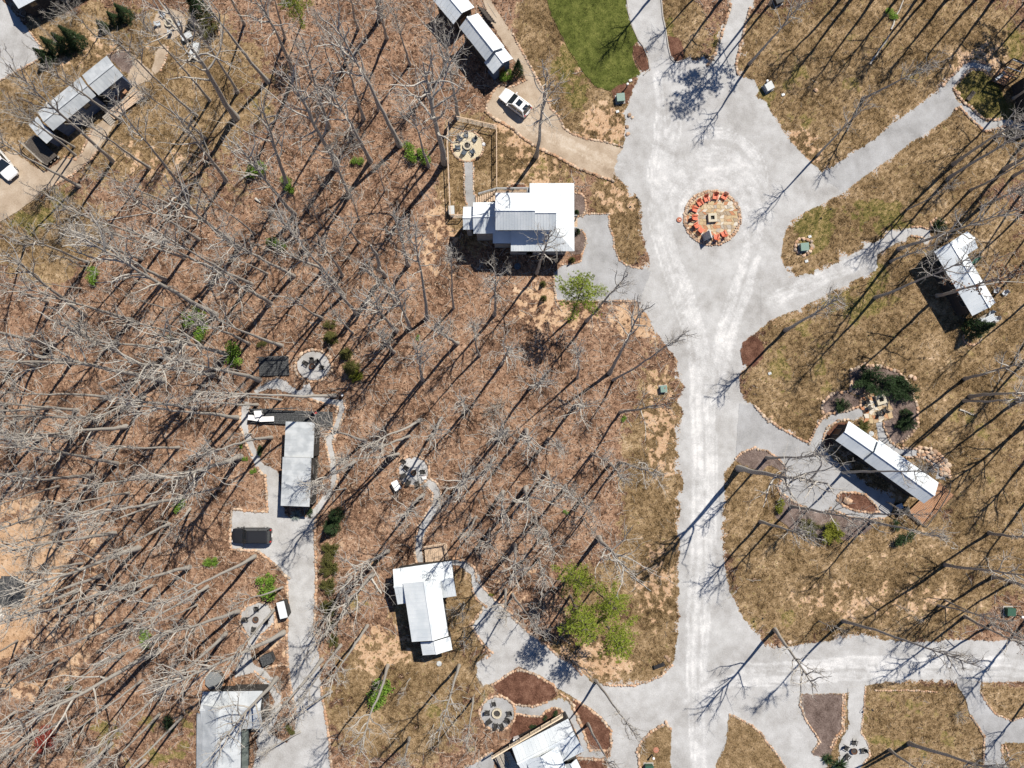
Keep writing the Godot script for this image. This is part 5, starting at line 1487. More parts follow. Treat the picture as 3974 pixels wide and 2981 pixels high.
	bowl("round rusty fire bowl at the end of the chair path", q("N", 370, 718), 0.42)
	chairs(MAT.chair_grey, "pale grey", "the pit on the tan patio", "00", [[1415, 140], [1375, 215], [1555, 215], [1475, 285]], 1465, 205)
	ring_pit("round tan fire pit between pale grey chairs", q("00", 1465, 205), 0.6, MAT.sand_block)
	chairs(MAT.chair_grey, "grey", "the open grass by the dining deck", "E", [[590, 510], [645, 525]], 560, 600)
	# ---- vehicles
	var a1 := q("K", 600, 715, 0.9)
	var b1 := q("K", 785, 858, 0.9)
	var mid := (a1 + b1) * 0.5
	suv("white SUV with twin sunroofs parked on the tan drive", Vector3(mid.x, 0.02, mid.z), atan2(-(a1.z - b1.z), a1.x - b1.x), 4.55, 1.86, 1.68, MAT.paint_white, 0.45, true)
	var c1 := q("00", -40, 1350, 0.9)
	var d1 := q("00", 60, 1470, 0.9)
	mid = (c1 + d1) * 0.5
	suv("white SUV parked by the long cabin's tan drive", Vector3(mid.x, 0.02, mid.z), atan2(-(d1.z - c1.z), d1.x - c1.x), 4.8, 1.92, 1.7, MAT.paint_white, 0.5, false)
	mid = q("M", 335, 378, 0.9)
	suv("long black SUV parked across the gravel court", Vector3(mid.x, 0.03, mid.z), PI, 5.25, 2.05, 1.9, MAT.paint_black, 0.9, false)
	# ---- services
	cabinet("pale green utility cabinet in the mulch bed by the lawn", q("02", 930, 860), 0.1, MAT.box_green)
	cabinet("pale green utility cabinet inside its ring of rocks", q("13", 300, 482), 0.1, MAT.box_green)
	cabinet("deep green utility cabinet on the grass above the side road", q("33", 2070, 300), 0.0, MAT.box_deep)
	cabinet("deep green utility cabinet in the grass triangle", q("32", 1175, 1650), 0.0, MAT.box_deep)
	cabinet("grey-green utility cabinet beside the long straight road", q("22", 1300, 45), 0.1, MAT.box_green, Vector3(0.8, 0.7, 0.8))
	cabinet("pale grey meter cabinet at the gravel edge under trees", q("O", 1225, 335), 0.5, MAT.box_grey)
	cabinet("dark cabinet by the fork of the northern road", q("03", 80, 20), 0.4, MAT.chair_dark)
	for c in [["O", 103, 330, "white-capped post beside the pale green lawn cabinet"], ["O", 1200, 305, "white-capped post beside the grey meter cabinet"], ["33", 2145, 335, "white-capped post beside the grassy side road cabinet"], ["32", 1205, 1540, "white-capped post in the grass triangle"], ["21", 760, 100, "white-capped post at the bend of the curved path"]]:
		cap_post(c[3], q(c[0], c[1], c[2]))
	for c in [["02", 1020, 697, "small grey cover at the lawn's gravel corner"], ["02", 908, 965, "small grey cover below the lawn cabinet bed"], ["13", 360, 385, "small grey cover above the rock-ringed cabinet"], ["13", 332, 597, "small grey cover below the rock-ringed cabinet"], ["13", 15, 1565, "small pale cover in the grass by the road bend"], ["03", 130, 820, "small white cover on the wooded verge"]]:
		lid(c[3], q(c[0], c[1], c[2]), 0.42, MAT.box_grey)
	lid("round terracotta cover in the grass triangle", q("32", 1240, 1502), 0.38, plain(seen(196, 136, 112), 0.8), true)
	lid("round pale cover beside the cross-gabled cabin", q("31", 1580, 757), 0.34, MAT.box_grey, true)
	lid("round pale cover in the bed behind the two-step cabin", q("23", 890, 430), 0.36, MAT.box_grey, true)
	for c in [["32", 2105, 350, "black hook lamp on the grass by the road junction", 0.4], ["12", 1095, 570, "black hook lamp on the verge of the house drive", 0.3], ["12", 1035, 80, "black hook lamp at the turning circle's house side", 0.2], ["13", 480, 185, "black hook lamp on the grass beside the pergola road", 0.5], ["33", 830, 1120, "black hook lamp beside the chair path", 0.0]]:
		hook_lamp(c[3], q(c[0], c[1], c[2]), c[4])
	# ---- benches, boats, decks and bits
	var bn := thing("garden_bench", "black bench on the tan grass at the road corner", "bench", q("32", 1265, 768), 0.35)
	bench_parts(bn, 1.5, 0.5, MAT.black)
	for l in [["03", 880, 555, 1045, 310, 0.14, "long pale fallen log among brown leaves"], ["03", 1060, 255, 1165, 10, 0.13, "pale fallen log continuing up the wooded verge"], ["23", 1650, 220, 1770, 268, 0.12, "short pale fallen log under the right-hand trees"], ["23", 1575, 1415, 1635, 1425, 0.06, "thin pale fallen branch on the open grass"], ["31", 985, 10, 1085, 150, 0.16, "grey fallen log beside the juniper row"], ["11", 0, 60, 40, 90, 0.2, "thick grey fallen log in the hollow"], ["32", 1020, 0, 1195, 130, 0.08, "dark fallen branch on the tan grass"], ["30", 810, 770, 960, 690, 0.15, "pale fallen log on the slope"], ["10", 930, 240, 1310, 180, 0.08, "pale curved fallen branch in the litter"]]:
		log_thing(l[6], q(l[0], l[1], l[2]), q(l[0], l[3], l[4]), l[5], MAT.bark if l[6].begins_with("dark") else MAT.twig)
	var dk := deck("timber_deck", "square black deck beside the gravel fire circle", "C", [245, 140, 520, 130, 255, 310], 0.35, MAT.deck_black, 0.3)
	railing(dk, [q("C", 245, 140, 0.35), q("C", 520, 130, 0.35)], 0.8, MAT.deck_black, 0.35)
	dk = deck("timber_deck", "long black deck across the container cabin's end", "C", [165, 610, 930, 640, 165, 740], 0.5, MAT.deck_black, 0.3)
	railing(dk, [q("C", 160, 620, 0.5), q("C", 600, 605, 0.5)], 0.9, MAT.deck_black, 0.5)
	lounger("white cushioned lounger at the end of the long black deck", q("C", 230, 700, 0.5), 1.4, MAT.white)
	lounger("white cushioned lounger in the middle of the black deck", q("C", 335, 705, 0.5), 1.6, MAT.white)
	bin_box("storage_chest", "white round-lidded chest on the black deck", "chest", q("C", 258, 655, 0.5), 0.2, Vector3(0.9, 0.7, 0.8), MAT.white, MAT.white)
	bin_box("cool_box", "red cool box on the black deck", "cool box", q("C", 772, 645, 0.5), 0.2, Vector3(0.45, 0.4, 0.3), MAT.red, MAT.red)
	bin_box("storage_chest", "white and blue chest beside the litter-strewn patio", "chest", q("I", 175, 280), 0.5, Vector3(0.8, 0.9, 1.2), MAT.blue, MAT.white)
	bin_box("cool_box", "red and white cool box on the litter-strewn patio", "cool box", q("I", 360, 232), 0.1, Vector3(0.5, 0.35, 0.32), MAT.red, MAT.white)
	bin_box("tool_shed", "narrow white-roofed tool shed beside the long drive", "shed", q("31", 262, 262), 0.25, Vector3(0.95, 1.9, 2.1), MAT.wall_dark, MAT.roof)
	bin_box("storage_chest", "black storage box under the leaning trunk", "chest", q("H", 535, 320), 0.4, Vector3(1.5, 1.2, 1.2), MAT.deck_black, MAT.deck_black)
	bin_box("gas_tank_cover", "white gas tank housing beside the timber balcony", "tank", q("G", 615, 560), 0.3, Vector3(1.1, 1.0, 0.8), MAT.white, MAT.white)
	bin_box("grill", "blue-grey covered grill on the brown cabin deck", "grill", q("23", 1120, 1055, 0.5) * Vector3(1, 0, 1) + Vector3(0, 0.02, 0), 0.4, Vector3(0.8, 1.0, 0.6), MAT.black, MAT.chair_grey)
	bin_box("grill", "black round-edged grill beside the brown cabin deck", "grill", q("23", 1170, 1088, 0.5) * Vector3(1, 0, 1) + Vector3(0, 0.02, 0), 0.4, Vector3(1.0, 1.0, 0.7), MAT.black, MAT.chair_dark)
	var hot := thing("hot_tub", "square grey-covered hot tub on the brown deck", "hot tub", q("H", 235, 442, 0.5) , 0.0)
	var tubp := PackedVector2Array()
	for k in 8: tubp.append(Vector2(1.15, 0).rotated(TAU * (k + 0.5) / 8.0) * (1.0 if k % 2 == 0 else 1.0))
	part("shell", prism(tubp, 0.0, 0.85), MAT.timber_dark, hot)
	var cov := PackedVector2Array()
	for p in tubp: cov.append(p * 1.04)
	part("cover", prism(cov, 0.85, 0.97), noisy(lin(0.13, 0.14, 0.145), lin(0.2, 0.21, 0.21), 0.04, 0.8), hot)
	var cn := thing("canoe", "upturned green canoe lying beside the blue-grey cabin", "canoe", q("E", 463, 322), 0.65)
	var hull := []
	for k in 9:
		var u := -1.0 + k / 4.0
		hull.append([u * 1.05, maxf(0.03, 0.3 * (1.0 - u * u)), 0.02, 0.06 + 0.34 * sqrt(maxf(0.0, 1.0 - u * u * 0.9))])
	part("hull", loft(hull, 0.14, 0.6), plain(lin(0.02, 0.11, 0.07), 0.5), cn)
	gr = Geo.new()
	gr.beam(Vector3(-1.0, 0.38, 0), Vector3(1.0, 0.38, 0), 0.05, 0.06)
	part("keel", gr.mesh(), MAT.box_deep, cn)
	# dining deck of the right-hand cabin
	dk = deck("timber_deck", "weathered dining deck cluttered with chairs by the blue-grey roof", "E", [450, 700, 575, 635, 500, 765], 0.5, MAT.timber_grey, 0.22)
	var tb := thing("dining_table", "weathered table on the dining deck", "table", q("E", 530, 695, 0.5), 0.5)
	boards(tb, Vector3(-0.9, 0.74, -0.45), Vector3(0.9, 0.74, -0.45), Vector3(-0.9, 0.74, 0.45), 0.18, MAT.chair_grey, "board")
	for sx in [-0.8, 0.8]:
		for sz in [-0.36, 0.36]:
			gr = Geo.new()
			gr.box(Vector3(sx, 0.35, sz), Vector3(0.08, 0.7, 0.08))
			part("leg", gr.mesh(), MAT.chair_grey, tb)
	chairs(MAT.chair_grey, "weathered", "the table on the dining deck", "E", [[490, 700], [515, 725], [545, 660], [575, 690]], 530, 695, 0.5)
	# cedar pergola
	dk = deck("timber_deck", "orange cedar deck under the pergola", "F", [670, 255, 765, 155, 790, 300], 0.4, MAT.timber_orange, 0.22)
	var pg := thing("pergola", "cedar pergola of posts and crossed beams at the path's end", "pergola")
	var pc := [q("F", 655, 265), q("F", 760, 140), q("F", 860, 180), q("F", 790, 310)]
	for p in pc:
		gr = Geo.new()
		gr.box(Vector3(p.x, 1.25, p.z), Vector3(0.16, 2.5, 0.16))
		part("post", gr.mesh(), MAT.timber_dark, pg)
	for k in 4:
		gr = Geo.new()
		gr.beam(pc[k] + Vector3(0, 2.55, 0), pc[(k + 1) % 4] + Vector3(0, 2.55, 0), 0.12, 0.16)
		part("beam", gr.mesh(), MAT.timber_dark, pg)
	for k in 4:
		gr = Geo.new()
		var u := (k + 0.5) / 4.0
		gr.beam(pc[0].lerp(pc[1], u) + Vector3(0, 2.72, 0), pc[3].lerp(pc[2], u) + Vector3(0, 2.72, 0), 0.07, 0.14)
		part("rafter", gr.mesh(), MAT.timber_orange if k % 2 == 0 else MAT.chair_grey, pg)
	bn = thing("garden_bench", "pale grey bench on the cedar deck", "bench", q("F", 735, 225, 0.4), 0.6)
	bench_parts(bn, 1.6, 0.5, MAT.chair_grey)
	bn = thing("garden_bench", "dark bench on the pergola's green lawn edge", "bench", q("F", 480, 400), 0.9)
	bench_parts(bn, 1.5, 0.55, MAT.timber_dark)
	# slatted rack beside the cabin above the white SUV
	bn = thing("timber_stair", "dark slatted steps beside the cabin on the tan drive", "stairs", q("K", 470, 110), 0.0)
	for k in 7:
		gr = Geo.new()
		gr.box(Vector3(-0.55 + 0.22 * k, 0.12 + 0.10 * k, -0.7 + 0.33 * k), Vector3(1.3, 0.05, 0.22), -0.5)
		part("tread", gr.mesh(), MAT.timber_dark, bn)
	gr = Geo.new()
	gr.beam(Vector3(0.2, 0.9, -1.0), Vector3(1.4, 1.5, 1.2), 0.06, 0.1)
	part("handrail", gr.mesh(), MAT.timber_grey, bn)
	# tarpaulined stack near the tan patio
	for k in 2:
		bin_box("covered_stack", ["grey tarpaulin-covered stack by the tan fire patio", "long grey tarpaulin-covered stack in the wood's edge"][k], "stack", q("00", [1625, 1690][k], [330, 450][k]), [0.5, 1.3][k], [Vector3(1.4, 0.6, 0.8), Vector3(2.2, 0.6, 0.9)][k], MAT.chair_grey, MAT.box_grey)
	rng.seed = 12
# ---------------------------------------------------------------- trees and shrubs
const REF := 20.0     # metres: height at which every tree shape is modelled
var bare_kinds := []
var thin_kinds := []
var brown_kinds := []
var pine_kinds := []
var snag_kinds := []
var shrub_kinds := {}

func wander(from: Vector3, dir: Vector3, length: float, segs: int, jitter: float, lift: float) -> PackedVector3Array:
	var pts := PackedVector3Array([from])
	var d := dir.normalized()
	var p := from
	for k in segs:
		d = (d + Vector3(rng.randf_range(-1, 1), rng.randf_range(-1, 1), rng.randf_range(-1, 1)) * jitter + Vector3.UP * lift).normalized()
		p += d * length / segs
		pts.append(p)
	return pts

func taper(n: int, r0: float, r1: float) -> PackedFloat32Array:
	var a := PackedFloat32Array()
	for k in n: a.append(lerp(r0, r1, pow(float(k) / (n - 1), 0.8)))
	return a

func along(pts: PackedVector3Array, t: float) -> Vector3:
	var f := t * (pts.size() - 1)
	var k := mini(int(f), pts.size() - 2)
	return pts[k].lerp(pts[k + 1], f - k)

func away(d: Vector3, angle: float) -> Vector3:
	var x := d.cross(Vector3(rng.randf_range(-1, 1), rng.randf_range(-1, 1), rng.randf_range(-1, 1))).normalized()
	return (d * cos(angle) + x * sin(angle)).normalized()

# o: sd, trunk radius, crown start, number of limbs, limb length, spread angle, detail, leaves
func bare_shape(o: Dictionary) -> Dictionary:
	rng.seed = o.sd
	var trunk := Geo.new()
	var crown := Geo.new()
	var leaf := Geo.new()
	var tp := PackedVector3Array([Vector3(0, -0.3, 0)])
	var lean := Vector3.ZERO
	var n := 13
	for k in range(1, n + 1):
		lean += Vector3(rng.randf_range(-1, 1), 0, rng.randf_range(-1, 1)) * o.get("crook", 0.16)
		var t := float(k) / n
		tp.append(Vector3(lean.x * (1.0 - 0.35 * t), REF * t, lean.z * (1.0 - 0.35 * t)))
	var off := tp[n]
	for k in tp.size(): tp[k] -= Vector3(off.x, 0, off.z) * (float(k) / n)
	var tr := PackedFloat32Array()
	for k in n + 1:
		var t := float(k) / n
		tr.append(o.r * (lerp(1.0, 0.14, pow(t, 0.9)) + (0.45 if k == 0 else 0.0)))
	if o.get("snag", false):
		for k in n + 1: tr[k] = o.r * lerp(1.25, 0.55, float(k) / n)
	trunk.tube(tp, tr, 9, true)
	var limbs: int = o.limbs
	for l in limbs:
		var t: float = o.cs + (0.96 - o.cs) * pow((l + rng.randf() * 0.7) / limbs, 0.85)
		var p := along(tp, t)
		var az := l * 2.4 + rng.randf_range(-0.5, 0.5)
		var an: float = o.spread * rng.randf_range(0.7, 1.25) * lerp(1.1, 0.6, t)
		var d := Vector3(cos(az) * sin(an), cos(an), sin(az) * sin(an))
		var ll: float = o.ll * rng.randf_range(0.55, 1.15) * lerp(1.15, 0.45, (t - o.cs) / (1.0 - o.cs))
		var lr: float = o.r * lerp(0.58, 0.3, t) * rng.randf_range(0.75, 1.15)
		var lp := wander(p, d, ll, 7, 0.26, 0.07)
		crown.tube(lp, taper(8, lr, 0.03), 5)
		var subs := int(o.detail * 6.0 * clampf(ll / o.ll, 0.5, 1.1))
		for s in subs:
			var u := rng.randf_range(0.18, 1.0)
			var sp := along(lp, u)
			var sd := away((lp[7] - lp[3]).normalized(), rng.randf_range(0.5, 1.1))
			var sl: float = ll * rng.randf_range(0.22, 0.5) * lerp(1.1, 0.6, u)
			var pts := wander(sp, sd, sl, 4, 0.26, 0.06)
			crown.tube(pts, taper(5, max(0.028, lr * 0.5 * (1.0 - 0.55 * u)), 0.017), 4)
			for w in int(o.detail * 4.2):
				var wp := along(pts, rng.randf_range(0.2, 1.0))
				var wl := rng.randf_range(0.45, 1.3) * clampf(sl, 0.5, 1.2)
				var wpts := wander(wp, away((pts[4] - pts[2]).normalized(), rng.randf_range(0.4, 1.2)), wl, 3, 0.3, 0.08)
				crown.tube(wpts, taper(4, 0.019, 0.010), 3)
				for e in 1:
					var ep := along(wpts, rng.randf_range(0.3, 1.0))
					crown.tube(wander(ep, away((wpts[3] - wpts[1]).normalized(), rng.randf_range(0.4, 1.1)), rng.randf_range(0.25, 0.7), 2, 0.25, 0.1), taper(3, 0.011, 0.007), 3)
				if o.get("leaves", 0.0) > rng.randf():
					for e in 5: leaf_quad(leaf, along(wpts, rng.randf()) + Vector3(rng.randf_range(-.2, .2), rng.randf_range(-.2, .2), rng.randf_range(-.2, .2)), rng.randf_range(0.08, 0.15))
	var res := {"trunk": trunk.mesh()}
	if limbs > 0: res["crown"] = crown.mesh()
	if leaf.v.size() > 0: res["leaves"] = leaf.mesh()
	return res

func leaf_quad(g: Geo, c: Vector3, s: float) -> void:
	var d := Vector3(rng.randf_range(-1, 1), rng.randf_range(-1, 1), rng.randf_range(-1, 1)).normalized()
	var x := d.cross(Vector3(0.3, 1, 0.2)).normalized() * s
	var y := d.cross(x).normalized() * s * rng.randf_range(0.6, 1.0)
	g.quad(c - x, c + y * 0.8, c + x, c - y * 0.8)

func needle_tuft(g: Geo, c: Vector3, s: float, blades: int) -> void:
	for b in blades:
		var d := Vector3(rng.randf_range(-1, 1), rng.randf_range(-0.5, 1), rng.randf_range(-1, 1)).normalized()
		var w := d.cross(Vector3(rng.randf_range(-1, 1), rng.randf_range(-1, 1), rng.randf_range(-1, 1))).normalized() * s * 0.13
		g.tri(c - w, c + d * s, c + w)

func pine_shape(sd: int) -> Dictionary:
	rng.seed = sd
	var trunk := Geo.new()
	var crown := Geo.new()
	var need := Geo.new()
	var tp := wander(Vector3(0, -0.3, 0), Vector3.UP, REF, 10, 0.03, 0.3)
	trunk.tube(tp, taper(11, 0.27, 0.05), 8, true)
	for l in 34:
		var t := 0.50 + 0.49 * pow((l + rng.randf()) / 34.0, 0.9)
		var p := along(tp, t)
		var az := l * 2.4 + rng.randf_range(-0.4, 0.4)
		var an := rng.randf_range(1.0, 1.5)
		var ll: float = rng.randf_range(2.8, 6.4) * lerp(1.0, 0.3, (t - 0.5) * 2.0)
		var lp := wander(p, Vector3(cos(az) * sin(an), cos(an), sin(az) * sin(an)), ll, 5, 0.13, 0.05)
		crown.tube(lp, taper(6, 0.06, 0.02), 4)
		for s in int(ll * 10.0):
			var u := rng.randf_range(0.35, 1.0)
			var c := along(lp, u) + Vector3(rng.randf_range(-1, 1), rng.randf_range(-.25, .5), rng.randf_range(-1, 1)) * 0.7
			needle_tuft(need, c, rng.randf_range(0.26, 0.42), 9)
	return {"trunk": trunk.mesh(), "crown": crown.mesh(), "needles": need.mesh()}

func shrub_shape(sd: int, form: String) -> Dictionary:   # modelled about one metre in radius
	rng.seed = sd
	var stem := Geo.new()
	var leaf := Geo.new()
	match form:
		"broad":
			var lobes := []
			for k in 7: lobes.append([Vector3(rng.randf_range(-.55, .55), rng.randf_range(.35, 1.0), rng.randf_range(-.55, .55)), rng.randf_range(.28, .5)])
			for b in lobes: stem.tube(wander(Vector3(0, 0, 0), b[0], b[0].length(), 4, 0.2, 0.1), taper(5, 0.03, 0.01), 4)
			for k in 1500:
				var b = lobes[k % lobes.size()]
				var d := Vector3(rng.randf_range(-1, 1), rng.randf_range(-1, 1), rng.randf_range(-1, 1)).normalized() * pow(rng.randf(), 0.35)
				leaf_quad(leaf, b[0] + d * b[1] * rng.randf_range(0.8, 1.2), rng.randf_range(0.035, 0.07))
		"cone":
			stem.tube(PackedVector3Array([Vector3.ZERO, Vector3(0, 1.5, 0), Vector3(0, 2.9, 0)]), taper(3, 0.06, 0.015), 5)
			for k in 1500:
				var t := pow(rng.randf(), 1.5)
				var a := rng.randf() * TAU
				var r := (1.0 - t) * 0.95 * rng.randf_range(0.55, 1.05) * (0.85 + 0.15 * sin(a * 5.0 + t * 20.0))
				needle_tuft(leaf, Vector3(cos(a) * r, 0.1 + t * 2.9, sin(a) * r), rng.randf_range(0.1, 0.2), 3)
		"juniper":
			for l in 13:
				var a := l * 2.4
				var d := Vector3(cos(a), rng.randf_range(0.5, 1.5), sin(a))
				var lp := wander(Vector3(0, 0.05, 0), d, rng.randf_range(0.9, 1.5), 5, 0.15, 0.02)
				stem.tube(lp, taper(6, 0.03, 0.01), 4)
				for k in 95: needle_tuft(leaf, along(lp, rng.randf_range(0.25, 1.0)) + Vector3(rng.randf_range(-1, 1), rng.randf_range(-1, 1), rng.randf_range(-1, 1)) * 0.17, rng.randf_range(0.1, 0.19), 3)
		"spiky":
			for k in 90:
				var a := rng.randf() * TAU
				var e := rng.randf_range(0.1, 1.3)
				var d := Vector3(cos(a) * cos(e), sin(e), sin(a) * cos(e))
				var w := d.cross(Vector3.UP).normalized() * 0.035
				var m := d * 0.55 + Vector3(0, 0.1, 0)
				leaf.quad(Vector3(0, .1, 0) - w * .5, m - w, m + w, Vector3(0, .1, 0) + w * .5)
				leaf.tri(m - w, d * 1.0, m + w)
			stem.lathe([[0.1, 0.0], [0.08, 0.25], [0.0, 0.3]], 7)
		"twiggy":
			for l in 16:
				var a := l * 2.4
				var lp := wander(Vector3(rng.randf_range(-.2, .2), 0, rng.randf_range(-.2, .2)), Vector3(cos(a) * .7, rng.randf_range(.7, 1.3), sin(a) * .7), rng.randf_range(0.8, 1.5), 4, 0.2, 0.03)
				stem.tube(lp, taper(5, 0.014, 0.006), 3)
				for k in 9: leaf.tube(wander(along(lp, rng.randf_range(.3, 1.0)), away((lp[4] - lp[1]).normalized(), rng.randf_range(.3, 1.0)), rng.randf_range(.2, .5), 2, .2, .05), taper(3, 0.008, 0.004), 3)
	return {"stem": stem.mesh(), "foliage": leaf.mesh()}

func make_kinds() -> void:
	var k := 0
	for s in [[0.23, 0.42, 14, 4.6, 0.85, 1.0], [0.26, 0.36, 15, 5.6, 0.95, 1.0], [0.20, 0.5, 11, 4.0, 0.8, 1.0], [0.30, 0.3, 15, 6.4, 1.0, 1.0], [0.19, 0.45, 12, 3.7, 0.75, 1.0],
		[0.22, 0.34, 13, 5.0, 0.9, 0.95], [0.25, 0.48, 12, 5.2, 1.05, 1.0], [0.18, 0.55, 10, 3.4, 0.8, 1.05], [0.24, 0.4, 14, 4.4, 0.7, 1.0]]:
		k += 1
		bare_kinds.append(bare_shape({"sd": 100 + k, "r": s[0], "cs": s[1] + 0.09, "limbs": s[2] - 1, "ll": s[3] * 0.92, "spread": s[4] * 0.92, "detail": s[5] * 0.92, "crook": 0.11}))
	for s in [[0.2, 0.25, 15, 4.6, 0.7, 0.62], [0.17, 0.3, 13, 3.6, 0.6, 0.62], [0.22, 0.2, 15, 5.4, 0.75, 0.6]]:
		k += 1
		thin_kinds.append(bare_shape({"sd": 140 + k, "r": s[0], "cs": s[1], "limbs": s[2], "ll": s[3], "spread": s[4], "detail": s[5], "crook": 0.35}))
	for s in [[0.24, 0.3, 13, 5.2, 0.95, 0.85], [0.2, 0.35, 11, 4.2, 0.85, 0.85]]:
		k += 1
		brown_kinds.append(bare_shape({"sd": 180 + k, "r": s[0], "cs": s[1], "limbs": s[2], "ll": s[3], "spread": s[4], "detail": s[5], "leaves": 0.95}))
	snag_kinds.append(bare_shape({"sd": 200, "r": 0.36, "cs": 0.4, "limbs": 0, "ll": 1.0, "spread": 0.8, "detail": 0.0, "crook": 0.3, "snag": true}))
	snag_kinds.append(bare_shape({"sd": 201, "r": 0.34, "cs": 0.35, "limbs": 4, "ll": 3.0, "spread": 0.8, "detail": 0.16, "crook": 0.5, "snag": true}))
	pine_kinds = [pine_shape(301), pine_shape(302)]
	for f in ["broad", "cone", "juniper", "spiky", "twiggy"]:
		shrub_kinds[f] = [shrub_shape(400 + f.length(), f), shrub_shape(431 + f.length(), f)]
	MAT.bark = noisy(lin(0.25, 0.235, 0.21), lin(0.46, 0.44, 0.40), 0.05, 0.9, 0.95)
	MAT.bark_dark = noisy(lin(0.10, 0.085, 0.07), lin(0.22, 0.19, 0.16), 0.06, 0.9, 0.95)
	MAT.twig = noisy(lin(0.30, 0.28, 0.245), lin(0.50, 0.475, 0.43), 0.04, 0.7, 0.95)
	MAT.brown_leaf = leafy(lin(0.20, 0.10, 0.055))
	MAT.needle = leafy(lin(0.20, 0.25, 0.03))
	MAT.leaf_green = leafy(lin(0.12, 0.21, 0.025))
	MAT.leaf_dark = leafy(lin(0.028, 0.052, 0.018))
	MAT.leaf_yellow = leafy(lin(0.16, 0.17, 0.02))
	MAT.leaf_olive = leafy(lin(0.085, 0.085, 0.022))
	MAT.leaf_blue = leafy(lin(0.20, 0.24, 0.22))

func leafy(c: Color) -> StandardMaterial3D:
	var m := plain(c, 0.75)
	m.cull_mode = BaseMaterial3D.CULL_DISABLED
	m.backlight_enabled = true
	m.backlight = Color(c.r * 0.5, c.g * 0.5, c.b * 0.4)
	return m

func plant_tree(called: String, kind: Dictionary, base: Vector3, up: Vector3, label: String, group: String, bark: Material) -> Node3D:
	var t := thing(called, label, "tree", base, 0.0, group)
	var yaw := rng.randf() * TAU
	var s := up.length() / REF
	var girth: float = s * rng.randf_range(0.78, 1.0)
	var y := up.normalized()
	var x := y.cross(Vector3(sin(yaw), 0.0, cos(yaw))).normalized()
	var z := x.cross(y)
	var b := Basis(x * girth, y * s, z * girth)
	part("trunk", kind.trunk, bark, t, Transform3D(b, Vector3.ZERO))
	if kind.has("crown"): part("crown", kind.crown, MAT.twig if not kind.has("needles") else MAT.bark_dark, t, Transform3D(b, Vector3.ZERO))
	if kind.has("needles"): part("needles", kind.needles, MAT.needle, t, Transform3D(b, Vector3.ZERO))
	if kind.has("leaves"): part("brown_leaves", kind.leaves, MAT.brown_leaf, t, Transform3D(b, Vector3.ZERO))
	return t

func rise(f: String, bx: float, by: float, tx: float, ty: float, most := 29.0) -> Array:   # survey of a tree: foot, and the vector to its top
	var g := q(f, bx, by)
	var r := q(f, tx, ty)
	var gd := Vector2(g.x, g.z)
	var d := Vector2(r.x, r.z)
	var t := clampf(gd.dot(d) / maxf(d.length_squared(), 0.01), 0.0, 1.0)
	var h := clampf(CAM_H * (1.0 - t) * 1.08, 6.0, most)
	if gd.length() < 22.0: h = clampf(h, 13.0, 22.0)
	var a = FR[f]
	var tsx: float = a[0] + tx * a[2]
	var tsy: float = a[1] + ty * a[2]
	if tsx < 0 or tsx > 3974 or tsy < 0 or tsy > 2981: h = clampf(h * 1.3, 19.0, 27.0)
	var top := d * (1.0 - h / CAM_H)
	var off := (top - gd).limit_length(h * 0.30)
	return [g, Vector3(off.x, h, off.y)]

var landmarks := []
func near_what(p: Vector3) -> String:
	var best := 1e9
	var w := ""
	for l in landmarks:
		var d: float = Vector2(p.x, p.z).distance_to(l[1])
		if d < best: best = d; w = l[0]
	return w

func between(p: Vector3) -> String:   # which two landmarks a thing stands between
	var d := []
	for l in landmarks: d.append([Vector2(p.x, p.z).distance_to(l[1]), l[0]])
	d.sort_custom(func(a, b): return a[0] < b[0])
	return "between %s and %s" % [d[0][1], d[1][1]] if d[1][0] < d[0][0] * 3.5 else "beside %s" % d[0][1]

func tree_words(up: Vector3) -> String:
	var w := "towering" if up.y > 24.0 else ("tall" if up.y > 19.0 else ("middling" if up.y > 12.0 else "short"))
	return w + (" leaning" if Vector2(up.x, up.z).length() > up.y * 0.07 else " upright")

